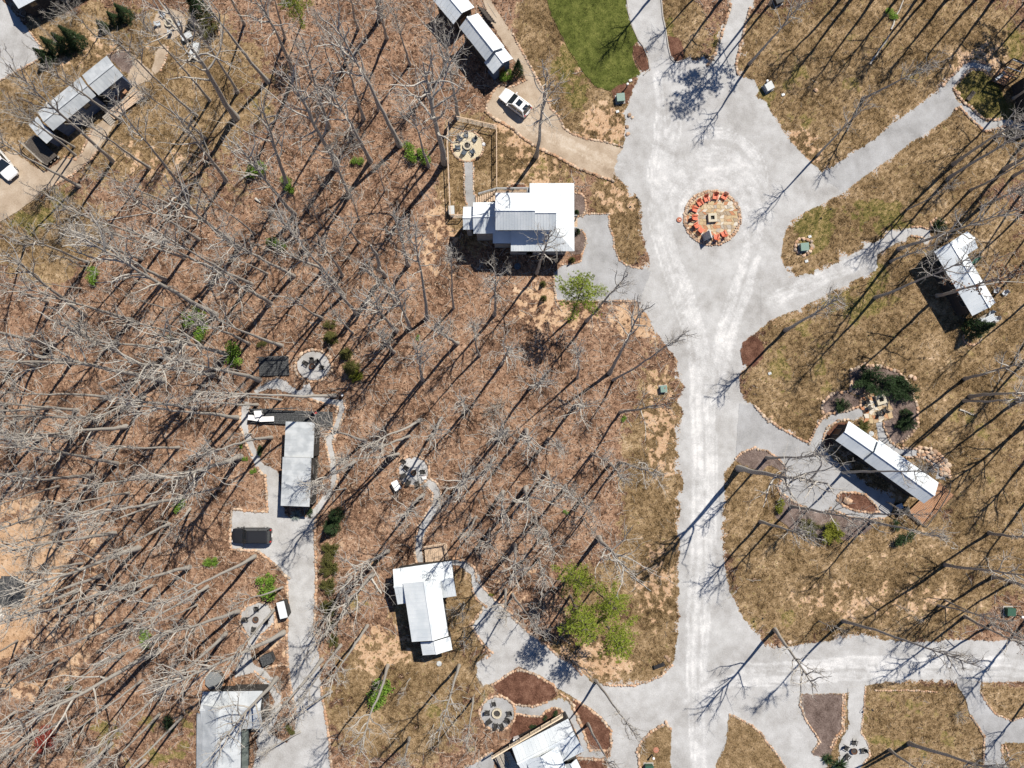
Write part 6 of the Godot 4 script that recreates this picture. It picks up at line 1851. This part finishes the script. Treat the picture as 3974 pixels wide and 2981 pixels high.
func make_vegetation() -> void:
	for l in [["00", 620, 850, "the long deck cabin"], ["01", 1850, 300, "the white SUV's cabin"], ["A", 760, 1000, "the large stepped house"], ["E", 420, 400, "the canoe cabin"], ["D", 370, 490, "the square-pit cabin"],
		["21", 350, 700, "the container cabin"], ["31", 1400, 200, "the cross-gabled cabin"], ["H", 300, 700, "the hot tub cabin"], ["G", 850, 600, "the balcony cabin"], ["30", 30, 250, "the sandy clearing"], ["C", 755, 215, "the gravel fire circle"],
		["I", 280, 190, "the litter-strewn patio"], ["B", 520, 460, "the orange chairs"], ["33", 1200, 700, "the side road"], ["F", 720, 230, "the cedar pergola"], ["10", 1720, 1140, "the deep-wood shrubs"], ["A", 240, 325, "the fenced yard"], ["12", 510, 1090, "the lone pine"], ["32", 700, 300, "the pine clump"], ["22", 1300, 45, "the roadside cabinet"], ["00", 1465, 205, "the tan fire patio"], ["M", 335, 380, "the black SUV"], ["30", 420, 1400, "the red shrubs"], ["01", 1400, 1350, "the paired green shrubs"], ["11", 190, 455, "the single round shrub"], ["30", 1275, 525, "the hillside shrub"], ["20", 1565, 1045, "the shrub by the stone"], ["31", 1070, 980, "the biggest shrub"], ["13", 300, 480, "the rock-ringed cabinet"], ["03", 950, 430, "the pale log"], ["K", 690, 790, "the white SUV"], ["10", 830, 730, "the lopsided green shrub"], ["21", 650, 1430, "the juniper row"], ["33", 2070, 300, "the deep green cabinet"], ["01", 30, 1490, "the hollow's shrub"], ["31", 110, 80, "the drive-side shrub"]]:
		var c := q(l[0], l[1], l[2])
		landmarks.append([l[3], Vector2(c.x, c.z)])
	var listed := {
		"00": [840, 320, 480, 20, 2110, 210, 1950, -130, 1810, 870, 1150, 100, 1700, 1000, 900, 260, 2040, 1020, 1420, 30, 1050, 1040, 340, 550, 970, 1390, 40, 540, 650, 1340, 20, 830, 640, 1270, 40, 940, 1290, 1450, 640, 1000, 2050, 800, 1620, 120, 1600, 1640, 930, 800, 1770, 1195, 1100, 700, 1950, 1560, 1500, 960],
		"01": [330, 650, 10, -60, 250, 330, 120, -140, 1240, 1255, 640, 130, 1055, 960, 950, 620, 690, 1440, 270, 640, 985, 1390, 610, 730, 630, 1100, 400, 330, 930, 1030, 700, 330, 1630, 1400, 1440, 540, 1740, 1010, 1640, 350, 1490, 1440, 1320, 900, 1330, 560, 1180, 60, 260, 1610, 40, 900, 810, 1690, 620, 1250, 1110, 1650, 1030, 1400, 760, 640, 560, 150, 660, 610, 490, 50, 1640, 600, 1480, 60, 1520, 690, 1500, 330, 1130, 330, 1040, -20, 880, 250, 800, -100, 480, 700, 330, 330],
		"02": [205, 1350, 300, 600],
		"03": [430, 1340, 900, 850, 820, 850, 1480, 520, 1600, 1420, 2240, 1000, 1750, 1640, 2400, 1300, 15, 40, 80, -200],
		"10": [970, 385, 400, -50, 760, 610, 40, 300, 755, 640, 380, 520, 1715, 410, 1000, -40, 215, 460, -200, 250, 410, 945, -200, 720, 730, 1070, 20, 500, 700, 830, 150, 740, 1020, 920, 760, 800, 1040, 1310, 560, 1100, 1270, 1505, 380, 1080, 1405, 1620, -60, 1330, 1420, 1000, 1080, 900, 1860, 1060, 640, 350, 2165, 790, 1280, 290, 2150, 1310, 1560, 1070, 2115, 1170, 2030, 1050, 2240, 1620, 1380, 1420, 2060, 480, 1400, -60, 300, 1500, -300, 1350, 560, 120, 150, -100],
		"11": [95, 705, -220, 560, 890, 235, 800, -30, 890, 435, 720, 200, 1315, 630, 1200, 210, 1475, 1090, 1370, 350, 1705, 1000, 1690, 450, 2055, 1060, 2070, 690, 1930, 1410, 1880, 1120, 745, 720, 560, 420, 860, 1045, 560, 700, 755, 890, 180, 200, 1210, 1195, 960, 900, 1320, 1170, 1180, 810, 1440, 1620, 1380, 1330, 1190, 1380, 1050, 1210, 420, 480, 150, 150, 560, 300, 450, 50, 2120, 1480, 2190, 1330],
		"12": [210, 700, 330, 330, 640, 1110, 1000, 700, 870, 1620, 1530, 1190, 840, 1560, 1130, 970, 560, 1600, 560, 1330],
		"13": [1200, 150, 1650, -100, 1840, 130, 2300, -80, 925, 910, 1800, 540, 1130, 490, 2150, 150, 1060, 600, 1500, 430, 150, 1190, 640, 900, 1700, 1610, 2400, 1420, 2230, 150, 2500, 30, 2300, 900, 2600, 800],
		"20": [630, 460, -150, 420, 1010, 690, -40, 500, 800, 790, -40, 840, 505, 885, -150, 1080, 600, 1075, -200, 1300, 2050, 290, 1000, 165, 1250, 110, 540, 400, 2075, 630, 1400, 860, 1580, 980, 520, 1170, 1640, 1080, 1360, 1400, 1460, 1210, 900, 1500, 990, 1290, 20, 1440, 710, 1550, 150, 1650, 2195, 1490, 1200, 1980, 50, 180, -300, 150, 1900, 900, 1500, 980],
		"21": [680, 100, -560, 60, 130, 465, -570, 640, 940, 495, 480, 330, 1225, 605, 650, 650, 1420, 310, 900, 560, 1810, 230, 1760, 100, 1600, 300, 1500, 520, 770, 905, 560, 940, 1440, 960, 1240, 1150, 1135, 1445, 820, 1640, 2170, 390, 2080, 480, 2130, 930, 2120, 1130, 2020, 1250, 2000, 1430, 1900, 1150, 1820, 1330, 2060, 640, 1990, 760, 1650, 900, 1560, 1030],
		"22": [930, 680, 1290, 800, 310, 470, 400, 560, 300, 760, 360, 900, 690, 600, 830, 660, 850, 690, 960, 830, 200, 1150, 230, 1330, 590, 1000, 700, 1150, 290, 1280, 340, 1450, 750, 1330, 1000, 1600, 540, 190, 640, 200, 120, 900, 130, 1060, 460, 880, 540, 1010, 120, 400, 150, 500, 620, 1160, 720, 1300],
		"23": [1690, 145, 2400, 110, 1745, 110, 2420, 60, 2150, 150, 2500, 140, 650, 765, 1480, 750, 200, 1060, 920, 1190, 910, 1120, 1400, 1125, 890, 1190, 1590, 1340, 1910, 1285, 2500, 1370, 1530, 1560, 2400, 1660, -66, 1190, 420, 1330, -256, 730, 520, 860, -10, 637, 510, 620, 2290, 320, 2500, 330],
		"30": [1200, 85, 0, 420, 1310, 85, 600, 380, 1125, 380, 20, 800, 500, 715, -200, 1130, 1370, 650, -40, 1430, 1400, 510, 800, 780, 2055, 310, 1250, 560, 2446, 490, 1350, 1000, 560, 1230, -100, 1640, 330, 1625, 100, 1800, 1050, 1150, 870, 1470, 2385, 885, 1850, 1480, 700, 960, 330, 1250, 1700, 250, 1150, 480, 150, 560, -200, 760],
		"31": [960, 430, 620, 950, 965, 190, 840, 290, 225, 100, -240, 260, 1135, 775, 870, 1540, 1750, 775, 1570, 1390, 1870, 1060, 1810, 1490, 1320, 1400, 1230, 1740, 650, 1000, 110, 1350, 380, 1350, 0, 1560, 1790, 470, 1800, 640, 1900, 850, 1950, 970, 2150, 120, 2160, 400, 1790, 230, 1780, 390],
		"32": [650, 1280, 900, 1750, 725, 905, 1080, 1400, 520, 725, 720, 920, 0, 160, 240, 480, 200, 440, 330, 560],
		"33": [60, 465, 430, 1000, 440, 390, 700, 490, 650, 390, 1860, 800, 1090, 250, 1250, 310, 1530, 210, 1960, 400, 1470, 255, 2130, 420, 1700, 350, 2300, 650, 1945, 10, 2400, 120, 2110, 50, 2400, 160, 1220, 1445, 2250, 1700, 1050, 1500, 1420, 1700, 1230, 340, 1300, 380],
	}
	rng.seed = 77
	for f in listed:
		var a: Array = listed[f]
		for k in range(0, a.size(), 4):
			var s := rise(f, a[k], a[k + 1], a[k + 2], a[k + 3])
			var h: float = s[1].y
			var kd: Dictionary = bare_kinds[rng.randi() % bare_kinds.size()]
			if h < 11.0:
				kd = thin_kinds[rng.randi() % thin_kinds.size()]
			var w := near_what(s[0])
			plant_tree("bare_tree", kd, s[0], s[1], "%s bare grey tree %s" % [tree_words(s[1]), between(s[0])], "bare trees by " + w, MAT.bark)
	# trees whose feet stand at or just beyond the edge of the view
	for b in [["03", 740, -40, 26.0], ["03", 640, -30, 23.0], ["03", 920, -30, 25.0], ["03", 1290, -20, 24.0], ["03", 1150, -60, 22.0], ["03", 1560, -20, 23.0], ["03", 1420, -80, 24.0], ["03", 1830, -40, 22.0], ["03", 2000, -60, 24.0], ["O", 1080, 140, 18.0], ["02", 1830, -30, 20.0], ["02", 1640, -90, 19.0], ["02", 1300, -160, 20.0],
		["13", 2260, -80, 23.0], ["13", 2300, 300, 22.0], ["13", 2250, 560, 20.0], ["13", 2330, 1150, 23.0], ["13", 2260, 1400, 22.0], ["23", 2270, 250, 23.0], ["23", 2300, 560, 21.0], ["23", 2330, 900, 22.0], ["03", 2200, 1250, 22.0], ["03", 1980, 1180, 21.0], ["03", 2120, 1520, 23.0], ["13", 1560, -120, 23.0], ["13", 2040, -200, 22.0], ["33", 2260, 330, 22.0], ["33", 2290, 1000, 18.0]]:
		var p := q(b[0], b[1], b[2])
		var w := near_what(p)
		var up := Vector3(rng.randf_range(-1.2, 1.2), b[3], rng.randf_range(-1.2, 1.2))
		plant_tree("bare_tree", bare_kinds[rng.randi() % bare_kinds.size()], p, up, "%s bare grey tree %s" % [tree_words(up), between(p)], "bare trees by " + w, MAT.bark)
	for b in [["13", 1460, 890, 2250, 660], ["22", 930, 245, 1390, 160], ["03", 2120, 850, 2400, 640], ["33", 1930, 410, 2230, 530]]:
		var s := rise(b[0], b[1], b[2], b[3], b[4])
		var w := near_what(s[0])
		plant_tree("oak_tree", brown_kinds[rng.randi() % 2], s[0], s[1], "oak still holding dry brown leaves near " + w, "", MAT.bark)
	for b in [["11", 1120, 725, 990, 460, 1], ["11", 1080, 760, 890, 650, 0]]:
		var s := rise(b[0], b[1], b[2], b[3], b[4], 16.0)
		plant_tree("dead_snag", snag_kinds[b[4] * 0 + b[5]], s[0], s[1], ["dead straight snag without branches among the leaf litter", "dead crooked snag with broken stub branches in leaf litter"][b[5]], "", MAT.bark)
	for b in [["12", 510, 1090, 620, 760, 14.0, "green pine whose crown overhangs the grey house drive"], ["32", 500, 170, 660, 470, 15.0, "broad green pine nearest the curved stone-edged drive"], ["32", 700, 110, 880, 280, 14.0, "smaller green pine on the road side of the pine clump"], ["32", 770, 360, 930, 580, 15.0, "green pine on the tan grass side of the clump"],
		["32", 460, -60, 590, 70, 13.0, "green pine at the wood's edge, upslope end of the clump"], ["01", 400, 190, 330, -30, 12.0, "lone small pine among bare trees of the hollow"], ["03", 2330, 40, 2560, -120, 16.0, "pine behind the cedar pergola, casting a broad shade"], ["03", 2290, -60, 2500, -220, 14.0, "pine shading the far corner above the pergola"], ["03", 2420, 330, 2600, 250, 15.0, "pine beside the pergola's far side"], ["02", 2215, -60, 2290, -260, 21.0, "tall pine beside the forked northern road"]]:
		var s := rise(b[0], b[1], b[2], b[3], b[4], b[5])
		s[1] = s[1] * (float(b[5]) / s[1].y)
		plant_tree("pine_tree", pine_kinds[rng.randi() % 2], s[0], s[1], b[6], "", MAT.bark_dark)
	# further tall trees filling the wood between those surveyed
	rng.seed = 4471
	var stand := []
	for c in get_children():
		if c.has_meta("category") and c.get_meta("category") == "tree": stand.append(v2(c.position))
	var more := 0
	while more < 85:
		var p := Vector3(rng.randf_range(-72, 8), 0, rng.randf_range(-54, 46))
		if rng.randf() > clampf(0.35 - p.x / 90.0, 0.2, 1.0): continue
		if p.z < -22.0 and p.x > -12.0: continue
		if site_type(p) != LITTER or site_pick(p) != LITTER or near_building(p, 2.5): continue
		var close := false
		for o in stand:
			if v2(p).distance_to(o) < 2.6: close = true
		if close: continue
		stand.append(v2(p))
		more += 1
		var w := near_what(p)
		var up := Vector3(rng.randf_range(-1.4, 1.4), rng.randf_range(17.0, 25.0), rng.randf_range(-1.4, 1.4))
		plant_tree("bare_tree", bare_kinds[rng.randi() % bare_kinds.size()], p, up, "%s bare grey tree %s" % [tree_words(up), between(p)], "bare trees by " + w, MAT.bark)
	# saplings between the tall trunks
	rng.seed = 901
	var placed := 0
	while placed < 100:
		var p := Vector3(rng.randf_range(-70, 6), 0, rng.randf_range(-54, 45))
		if site_type(p) != LITTER or (p.z < -22.0 and p.x > -12.0): continue
		if near_building(p, 1.5): continue
		placed += 1
		var w := near_what(p)
		plant_tree("sapling", thin_kinds[rng.randi() % 3], p, Vector3(rng.randf_range(-.5, .5), rng.randf_range(3.5, 8.0), rng.randf_range(-.5, .5)), "thin leafless sapling " + between(p), "saplings by " + w, MAT.twig)
	# evergreen shrubs: frame, x, y, radius, form, colour, height factor
	rng.seed = 55
	var S := [
		["00", 690, 380, 1.3, "cone", "leaf_dark", 1.0], ["00", 605, 420, 1.2, "cone", "leaf_dark", 0.9], ["00", 500, 440, 1.1, "cone", "leaf_dark", 0.9], ["00", 420, 520, 1.0, "cone", "leaf_dark", 0.8], ["00", 1745, 120, 1.4, "cone", "leaf_dark", 1.1], ["00", 1815, 260, 1.3, "juniper", "leaf_olive", 1.0], ["00", 1100, 150, 1.0, "cone", "leaf_dark", 0.8], ["00", 1010, 190, 0.9, "cone", "leaf_dark", 0.8], ["00", 910, 250, 0.8, "cone", "leaf_dark", 0.7],
		["01", 880, 1405, 0.75, "broad", "leaf_green", 0.9], ["01", 1340, 1335, 1.15, "broad", "leaf_green", 1.0], ["01", 1450, 1370, 1.1, "broad", "leaf_green", 0.9], ["01", 20, 1490, 1.2, "broad", "leaf_green", 1.0], ["01", 290, 1610, 1.0, "broad", "leaf_green", 0.9],
		["10", 830, 730, 1.0, "broad", "leaf_green", 0.9], ["10", 1690, 1080, 1.4, "broad", "leaf_green", 1.0], ["10", 1760, 1200, 1.2, "broad", "leaf_green", 0.9], ["10", 2055, 1405, 1.4, "broad", "leaf_green", 1.1], ["10", 1475, 1250, 0.4, "broad", "leaf_green", 0.9],
		["11", 190, 455, 1.15, "broad", "leaf_green", 1.0], ["11", 60, 1310, 0.6, "broad", "leaf_olive", 0.9], ["11", 645, 1140, 0.7, "broad", "leaf_olive", 0.9], ["11", 650, 1260, 0.85, "cone", "leaf_olive", 0.7], ["11", 780, 1400, 0.8, "cone", "leaf_olive", 0.7], ["11", 830, 1520, 1.0, "cone", "leaf_olive", 0.8], ["11", 870, 1590, 0.8, "juniper", "leaf_yellow", 0.8], ["11", 1400, 1260, 0.35, "broad", "leaf_green", 0.9],
		["20", 1565, 1045, 0.85, "broad", "leaf_green", 0.9], ["20", 1835, 1525, 0.85, "broad", "leaf_green", 0.9], ["20", 2120, 645, 0.35, "broad", "leaf_green", 0.8], ["20", 2190, 750, 0.4, "broad", "leaf_green", 0.8], ["20", 2085, 530, 0.35, "broad", "leaf_green", 0.8],
		["21", 40, 575, 0.6, "broad", "leaf_dark", 0.9], ["21", 700, 1130, 1.0, "cone", "leaf_dark", 1.0], ["21", 660, 1235, 1.1, "cone", "leaf_dark", 0.9], ["21", 645, 1430, 1.15, "juniper", "leaf_olive", 1.0], ["21", 645, 1580, 1.2, "juniper", "leaf_olive", 1.0],
		["31", 630, 80, 1.0, "juniper", "leaf_olive", 0.9], ["31", 640, 260, 1.0, "juniper", "leaf_olive", 0.9], ["31", 660, 420, 0.6, "juniper", "leaf_olive", 0.8], ["31", 675, 555, 0.7, "juniper", "leaf_olive", 0.8], ["31", 110, 80, 1.4, "broad", "leaf_green", 1.0], ["31", 1070, 980, 1.75, "broad", "leaf_green", 1.0], ["31", 300, 1320, 0.7, "broad", "leaf_olive", 0.7],
		["30", 1275, 525, 1.05, "broad", "leaf_green", 0.9], ["30", 1480, 1260, 1.0, "broad", "leaf_dark", 0.9], ["30", 610, 960, 0.5, "juniper", "leaf_olive", 0.8],
		["12", 515, 590, 0.42, "cone", "leaf_olive", 1.0], ["12", 270, 920, 0.45, "cone", "leaf_olive", 1.1], ["12", 265, 795, 0.4, "cone", "leaf_olive", 0.9], ["12", 560, 345, 0.45, "cone", "leaf_dark", 1.1], ["12", 552, 180, 0.4, "cone", "leaf_dark", 1.0],
		["13", 860, 1630, 1.7, "juniper", "leaf_dark", 1.0], ["13", 1090, 1650, 1.2, "juniper", "leaf_dark", 1.0], ["13", 1750, 1180, 1.5, "cone", "leaf_dark", 0.9], ["13", 1460, 300, 0.8, "juniper", "leaf_dark", 0.8],
		["23", 1090, 40, 1.5, "juniper", "leaf_dark", 1.0], ["23", 1170, 75, 1.1, "juniper", "leaf_dark", 1.0], ["23", 620, 190, 0.9, "juniper", "leaf_dark", 0.9], ["23", 1180, 260, 0.7, "cone", "leaf_dark", 0.8], ["23", 1140, 355, 0.9, "juniper", "leaf_dark", 0.9], ["23", 1210, 330, 0.7, "juniper", "leaf_dark", 0.8], ["23", 95, 1050, 0.85, "broad", "leaf_yellow", 0.8], ["23", 350, 1240, 1.0, "juniper", "leaf_olive", 0.8], ["23", 540, 1270, 1.3, "juniper", "leaf_yellow", 0.8], ["23", 1150, 1330, 1.05, "broad", "leaf_dark", 0.9], ["23", 1090, 1215, 0.7, "broad", "leaf_dark", 0.9], ["23", 820, 370, 0.7, "juniper", "leaf_olive", 0.6],
		["33", 610, 1625, 1.15, "spiky", "leaf_dark", 0.9], ["33", 510, 1575, 0.75, "spiky", "leaf_dark", 0.9], ["M", 890, 120, 0.8, "spiky", "leaf_blue", 0.9],
		["G", 920, 358, 0.42, "broad", "leaf_dark", 0.8], ["G", 835, 390, 0.32, "broad", "leaf_dark", 0.8], ["G", 737, 458, 0.38, "broad", "leaf_dark", 0.8], ["K", 715, 560, 0.75, "cone", "leaf_dark", 1.3], ["K", 625, 600, 0.8, "broad", "leaf_green", 1.1], ["22", 465, 1105, 0.35, "broad", "leaf_green", 0.8], ["22", 960, 300, 0.4, "broad", "leaf_green", 0.8], ["31", 2030, 160, 0.3, "broad", "leaf_yellow", 0.8], ["03", 1060, 130, 0.9, "broad", "leaf_green", 0.5], ["21", 470, 1110, 0.5, "broad", "leaf_dark", 0.7]]
	var col_word := {"leaf_dark": "dark green", "leaf_green": "bright green", "leaf_olive": "olive green", "leaf_yellow": "yellow green", "leaf_blue": "pale blue-grey"}
	var form_word := {"broad": "leafy round shrub", "cone": "conical conifer", "juniper": "spreading juniper", "spiky": "spiky-leaved yucca", "twiggy": "bare twiggy bush"}
	for s in S:
		var p := q(s[0], s[1], s[2])
		var w := near_what(p)
		var sz := "big " if s[3] > 1.05 else ("" if s[3] > 0.6 else "small ")
		shrub(form_word[s[4]].split(" ")[-1] if s[4] != "broad" else "evergreen_shrub", p, s[3], s[4], MAT[s[5]], s[6], "%s%s %s %s" % [sz, col_word[s[5]], form_word[s[4]], between(p)], "evergreens by " + w)
	shrub("red_shrub", q("30", 450, 1370), 1.3, "broad", leafy(lin(0.22, 0.04, 0.028)), 0.8, "red-leaved shrub growing on the lower wooded slope", "")
	shrub("red_shrub", q("30", 360, 1450), 0.9, "broad", leafy(lin(0.22, 0.04, 0.028)), 0.7, "smaller red-leaved shrub below the first on the slope", "")
	# leafless brush
	rng.seed = 66
	for b in [["01", 820, 1180, 1.6], ["01", 700, 1250, 1.4], ["01", 880, 1240, 1.5], ["01", 1700, 620, 1.3], ["11", 120, 260, 1.5], ["21", 2050, 250, 1.7], ["21", 2120, 180, 1.5], ["10", 1600, 1380, 1.5], ["10", 1720, 1430, 1.4], ["00", 640, 120, 1.6], ["00", 560, 150, 1.3], ["00", 700, 1010, 1.2], ["00", 1280, 860, 1.3], ["21", 540, 700, 1.2], ["21", 540, 860, 1.1], ["21", 1450, 880, 1.0], ["23", 560, 560, 1.2], ["23", 680, 620, 1.0], ["23", 860, 750, 0.9], ["23", 1300, 700, 1.1], ["31", 1700, 300, 1.1], ["31", 200, 920, 1.1], ["31", 120, 1150, 1.1], ["33", 1640, 1190, 1.0], ["23", 320, 1130, 1.1], ["23", 700, 1240, 1.1], ["30", 1600, 400, 1.5], ["10", 1900, 620, 1.5], ["00", 1180, 480, 1.1], ["13", 1480, 400, 1.0]]:
		var p := q(b[0], b[1], b[2])
		var w := near_what(p)
		shrub("leafless_bush", p, b[3], "twiggy", MAT.twig, 0.9, "tangled leafless grey bush " + between(p), "leafless bushes by " + w)

func shrub(called: String, p: Vector3, r: float, form: String, m: Material, hf: float, label: String, group: String) -> void:
	var t := thing(called, label, "shrub", p, rng.randf() * TAU, group)
	var kd: Dictionary = shrub_kinds[form][rng.randi() % 2]
	var b := Basis.from_scale(Vector3(r, r * hf, r) * rng.randf_range(1.2, 1.4))
	if form != "spiky" or true: part("stem", kd.stem, MAT.twig if form == "twiggy" else MAT.bark_dark, t, Transform3D(b, Vector3.ZERO))
	part("foliage" if form != "twiggy" else "twigs", kd.foliage, m, t, Transform3D(b, Vector3.ZERO))

func site_type(p: Vector3) -> int:
	for k in range(sheets.size() - 1, -1, -1):
		if Geometry2D.is_point_in_polygon(Vector2(p.x, p.z), sheets[k][2]): return sheets[k][1]
	return LITTER

var footprints := []
func near_building(p: Vector3, gap: float) -> bool:
	for f in footprints:
		for g in Geometry2D.offset_polygon(f, gap):
			if Geometry2D.is_point_in_polygon(Vector2(p.x, p.z), g): return true
	return false

func scatter(called: String, label: String, category: String, mesh: Mesh, m: Material, count: int, sd: int, types: Array, lo: float, hi: float, flat: float) -> void:
	rng.seed = sd
	var xf := []
	var tries := 0
	while xf.size() < count and tries < count * 6:
		tries += 1
		var p := Vector3(rng.randf_range(-74, 74), 0.012, rng.randf_range(-58, 50))
		if not (site_pick(p) in types): continue
		var b := Basis(Vector3.UP, rng.randf() * TAU) * Basis(Vector3.RIGHT, rng.randf_range(-flat, flat)) * Basis(Vector3.BACK, rng.randf_range(-flat, flat))
		xf.append(Transform3D(b.scaled(Vector3.ONE * rng.randf_range(lo, hi)), p))
	var mm := MultiMesh.new()
	mm.transform_format = MultiMesh.TRANSFORM_3D
	mm.mesh = mesh
	mm.instance_count = xf.size()
	for k in xf.size(): mm.set_instance_transform(k, xf[k])
	var o := MultiMeshInstance3D.new()
	o.name = numbered(called)
	o.multimesh = mm
	o.material_override = m
	add_child(o)
	tag(o, label, category, "", "stuff")

func site_pick(p: Vector3) -> int:
	var t := px(Vector2(p.x, p.z))
	var k := clampi(int(t.y), 0, SH - 1) * SW + clampi(int(t.x), 0, SW - 1)
	return cover[k]

func make_litter() -> void:
	var leaf := Geo.new()
	leaf.quad(Vector3(-0.5, 0.12, 0), Vector3(0, 0.02, -0.32), Vector3(0.5, 0.14, 0), Vector3(0, 0.02, 0.32))
	leaf.quad(Vector3(0.1, 0.3, 0.5), Vector3(0.5, 0.1, 0.2), Vector3(0.9, 0.28, 0.55), Vector3(0.45, 0.1, 0.85))
	var lm := leaf.mesh()
	for e in [["pale curled oak leaves strewn through the wood", [202, 172, 144]], ["red-brown fallen leaves strewn through the wood", [160, 124, 98]], ["dark wet fallen leaves strewn through the wood", [110, 82, 62]]]:
		var m := leafy(seen(e[1][0], e[1][1], e[1][2]))
		scatter("leaf_litter", e[0], "leaf litter", lm, m, 26000, 700 + e[1][0], [LITTER], 0.12, 0.3, 0.6)
	var tuft := Geo.new()
	rng.seed = 9
	for k in 9:
		var a := rng.randf() * TAU
		var d := Vector3(cos(a) * 0.5, rng.randf_range(0.5, 1.0), sin(a) * 0.5)
		var w := d.cross(Vector3.UP).normalized() * 0.05
		tuft.tri(-w, d, w)
	var tm := tuft.mesh()
	scatter("dry_grass", "pale dry grass tufts on the open ground", "grass", tm, leafy(seen(204, 178, 140)), 22000, 801, [DRY], 0.15, 0.4, 0.2)
	scatter("dry_grass", "brown dead grass tufts on the open ground", "grass", tm, leafy(seen(130, 104, 74)), 16000, 802, [DRY, SOIL], 0.15, 0.4, 0.2)
	scatter("green_grass", "green grass tufts on the lawn and damp patches", "grass", tm, leafy(seen(104, 108, 58)), 24000, 803, [GREEN, LAWN], 0.12, 0.3, 0.2)
	var tw := Geo.new()
	rng.seed = 4
	tw.tube(wander(Vector3(-0.5, 0.03, 0), Vector3(1, 0.03, 0.1), 1.0, 5, 0.16, 0.0), taper(6, 0.02, 0.009), 4)
	tw.tube(wander(Vector3(0, 0.05, 0), Vector3(0.6, 0.1, 0.5), 0.4, 3, 0.16, 0.0), taper(4, 0.012, 0.006), 3)
	scatter("fallen_twigs", "pale dead twigs littering the woodland floor", "twigs", tw.mesh(), MAT.twig, 6500, 804, [LITTER], 0.5, 2.0, 0.06)
	scatter("fallen_twigs", "dead twigs on the open grass", "twigs", tw.mesh(), MAT.twig, 900, 805, [DRY, SOIL], 0.3, 1.0, 0.06)
func _ready() -> void:
	rng.seed = 20240
	# camera
	var cam := Camera3D.new()
	cam.name = "camera"
	add_child(cam)
	cam.rotation_degrees = Vector3(-90.0 + TILT, 0, 0)
	cam.position = Vector3(0, CAM_H, 0)
	cam.fov = rad_to_deg(2.0 * atan(1490.5 / FOCAL))
	cam.far = 3000.0
	cam.current = true
	cam_basis = Basis.from_euler(Vector3(deg_to_rad(-90.0 + TILT), 0, 0))
	# sky and exposure
	var env := Environment.new()
	env.background_mode = Environment.BG_SKY
	var sm := ProceduralSkyMaterial.new()
	sm.sky_top_color = Color(0.33, 0.50, 0.76)
	sm.sky_horizon_color = Color(0.70, 0.74, 0.80)
	sm.ground_horizon_color = Color(0.5, 0.48, 0.45)
	sm.ground_bottom_color = Color(0.3, 0.27, 0.24)
	sm.sky_curve = 0.15
	sm.energy_multiplier = SKY_E
	var sky := Sky.new()
	sky.sky_material = sm
	env.sky = sky
	env.tonemap_mode = Environment.TONE_MAPPER_LINEAR
	env.tonemap_exposure = EXPOSURE
	env.sdfgi_enabled = true
	env.ssao_enabled = true
	env.ssil_enabled = true
	var we := WorldEnvironment.new()
	we.name = "environment"
	we.environment = env
	add_child(we)
	# sun: from the upper right of the picture, about 55 degrees up
	var sun := DirectionalLight3D.new()
	sun.name = "sun"
	add_child(sun)
	var dir := Vector3(-0.62 * 0.70, -1.0, 0.785 * 0.70).normalized()
	sun.look_at_from_position(-dir * 50.0, Vector3.ZERO, Vector3.FORWARD)
	sun.light_energy = 1.5
	sun.light_color = Color(1.0, 0.97, 0.925)
	sun.light_angular_distance = 0.5
	sun.shadow_enabled = true
	var t0 := Time.get_ticks_msec()
	make_ground()
	print("ground ", Time.get_ticks_msec() - t0)
	make_kinds()
	make_buildings()
	print("buildings ", Time.get_ticks_msec() - t0)
	make_objects()
	print("objects ", Time.get_ticks_msec() - t0)
	make_vegetation()
	make_litter()
	print("vegetation ", Time.get_ticks_msec() - t0)
const SKY_E := 0.38
const EXPOSURE := 1.52
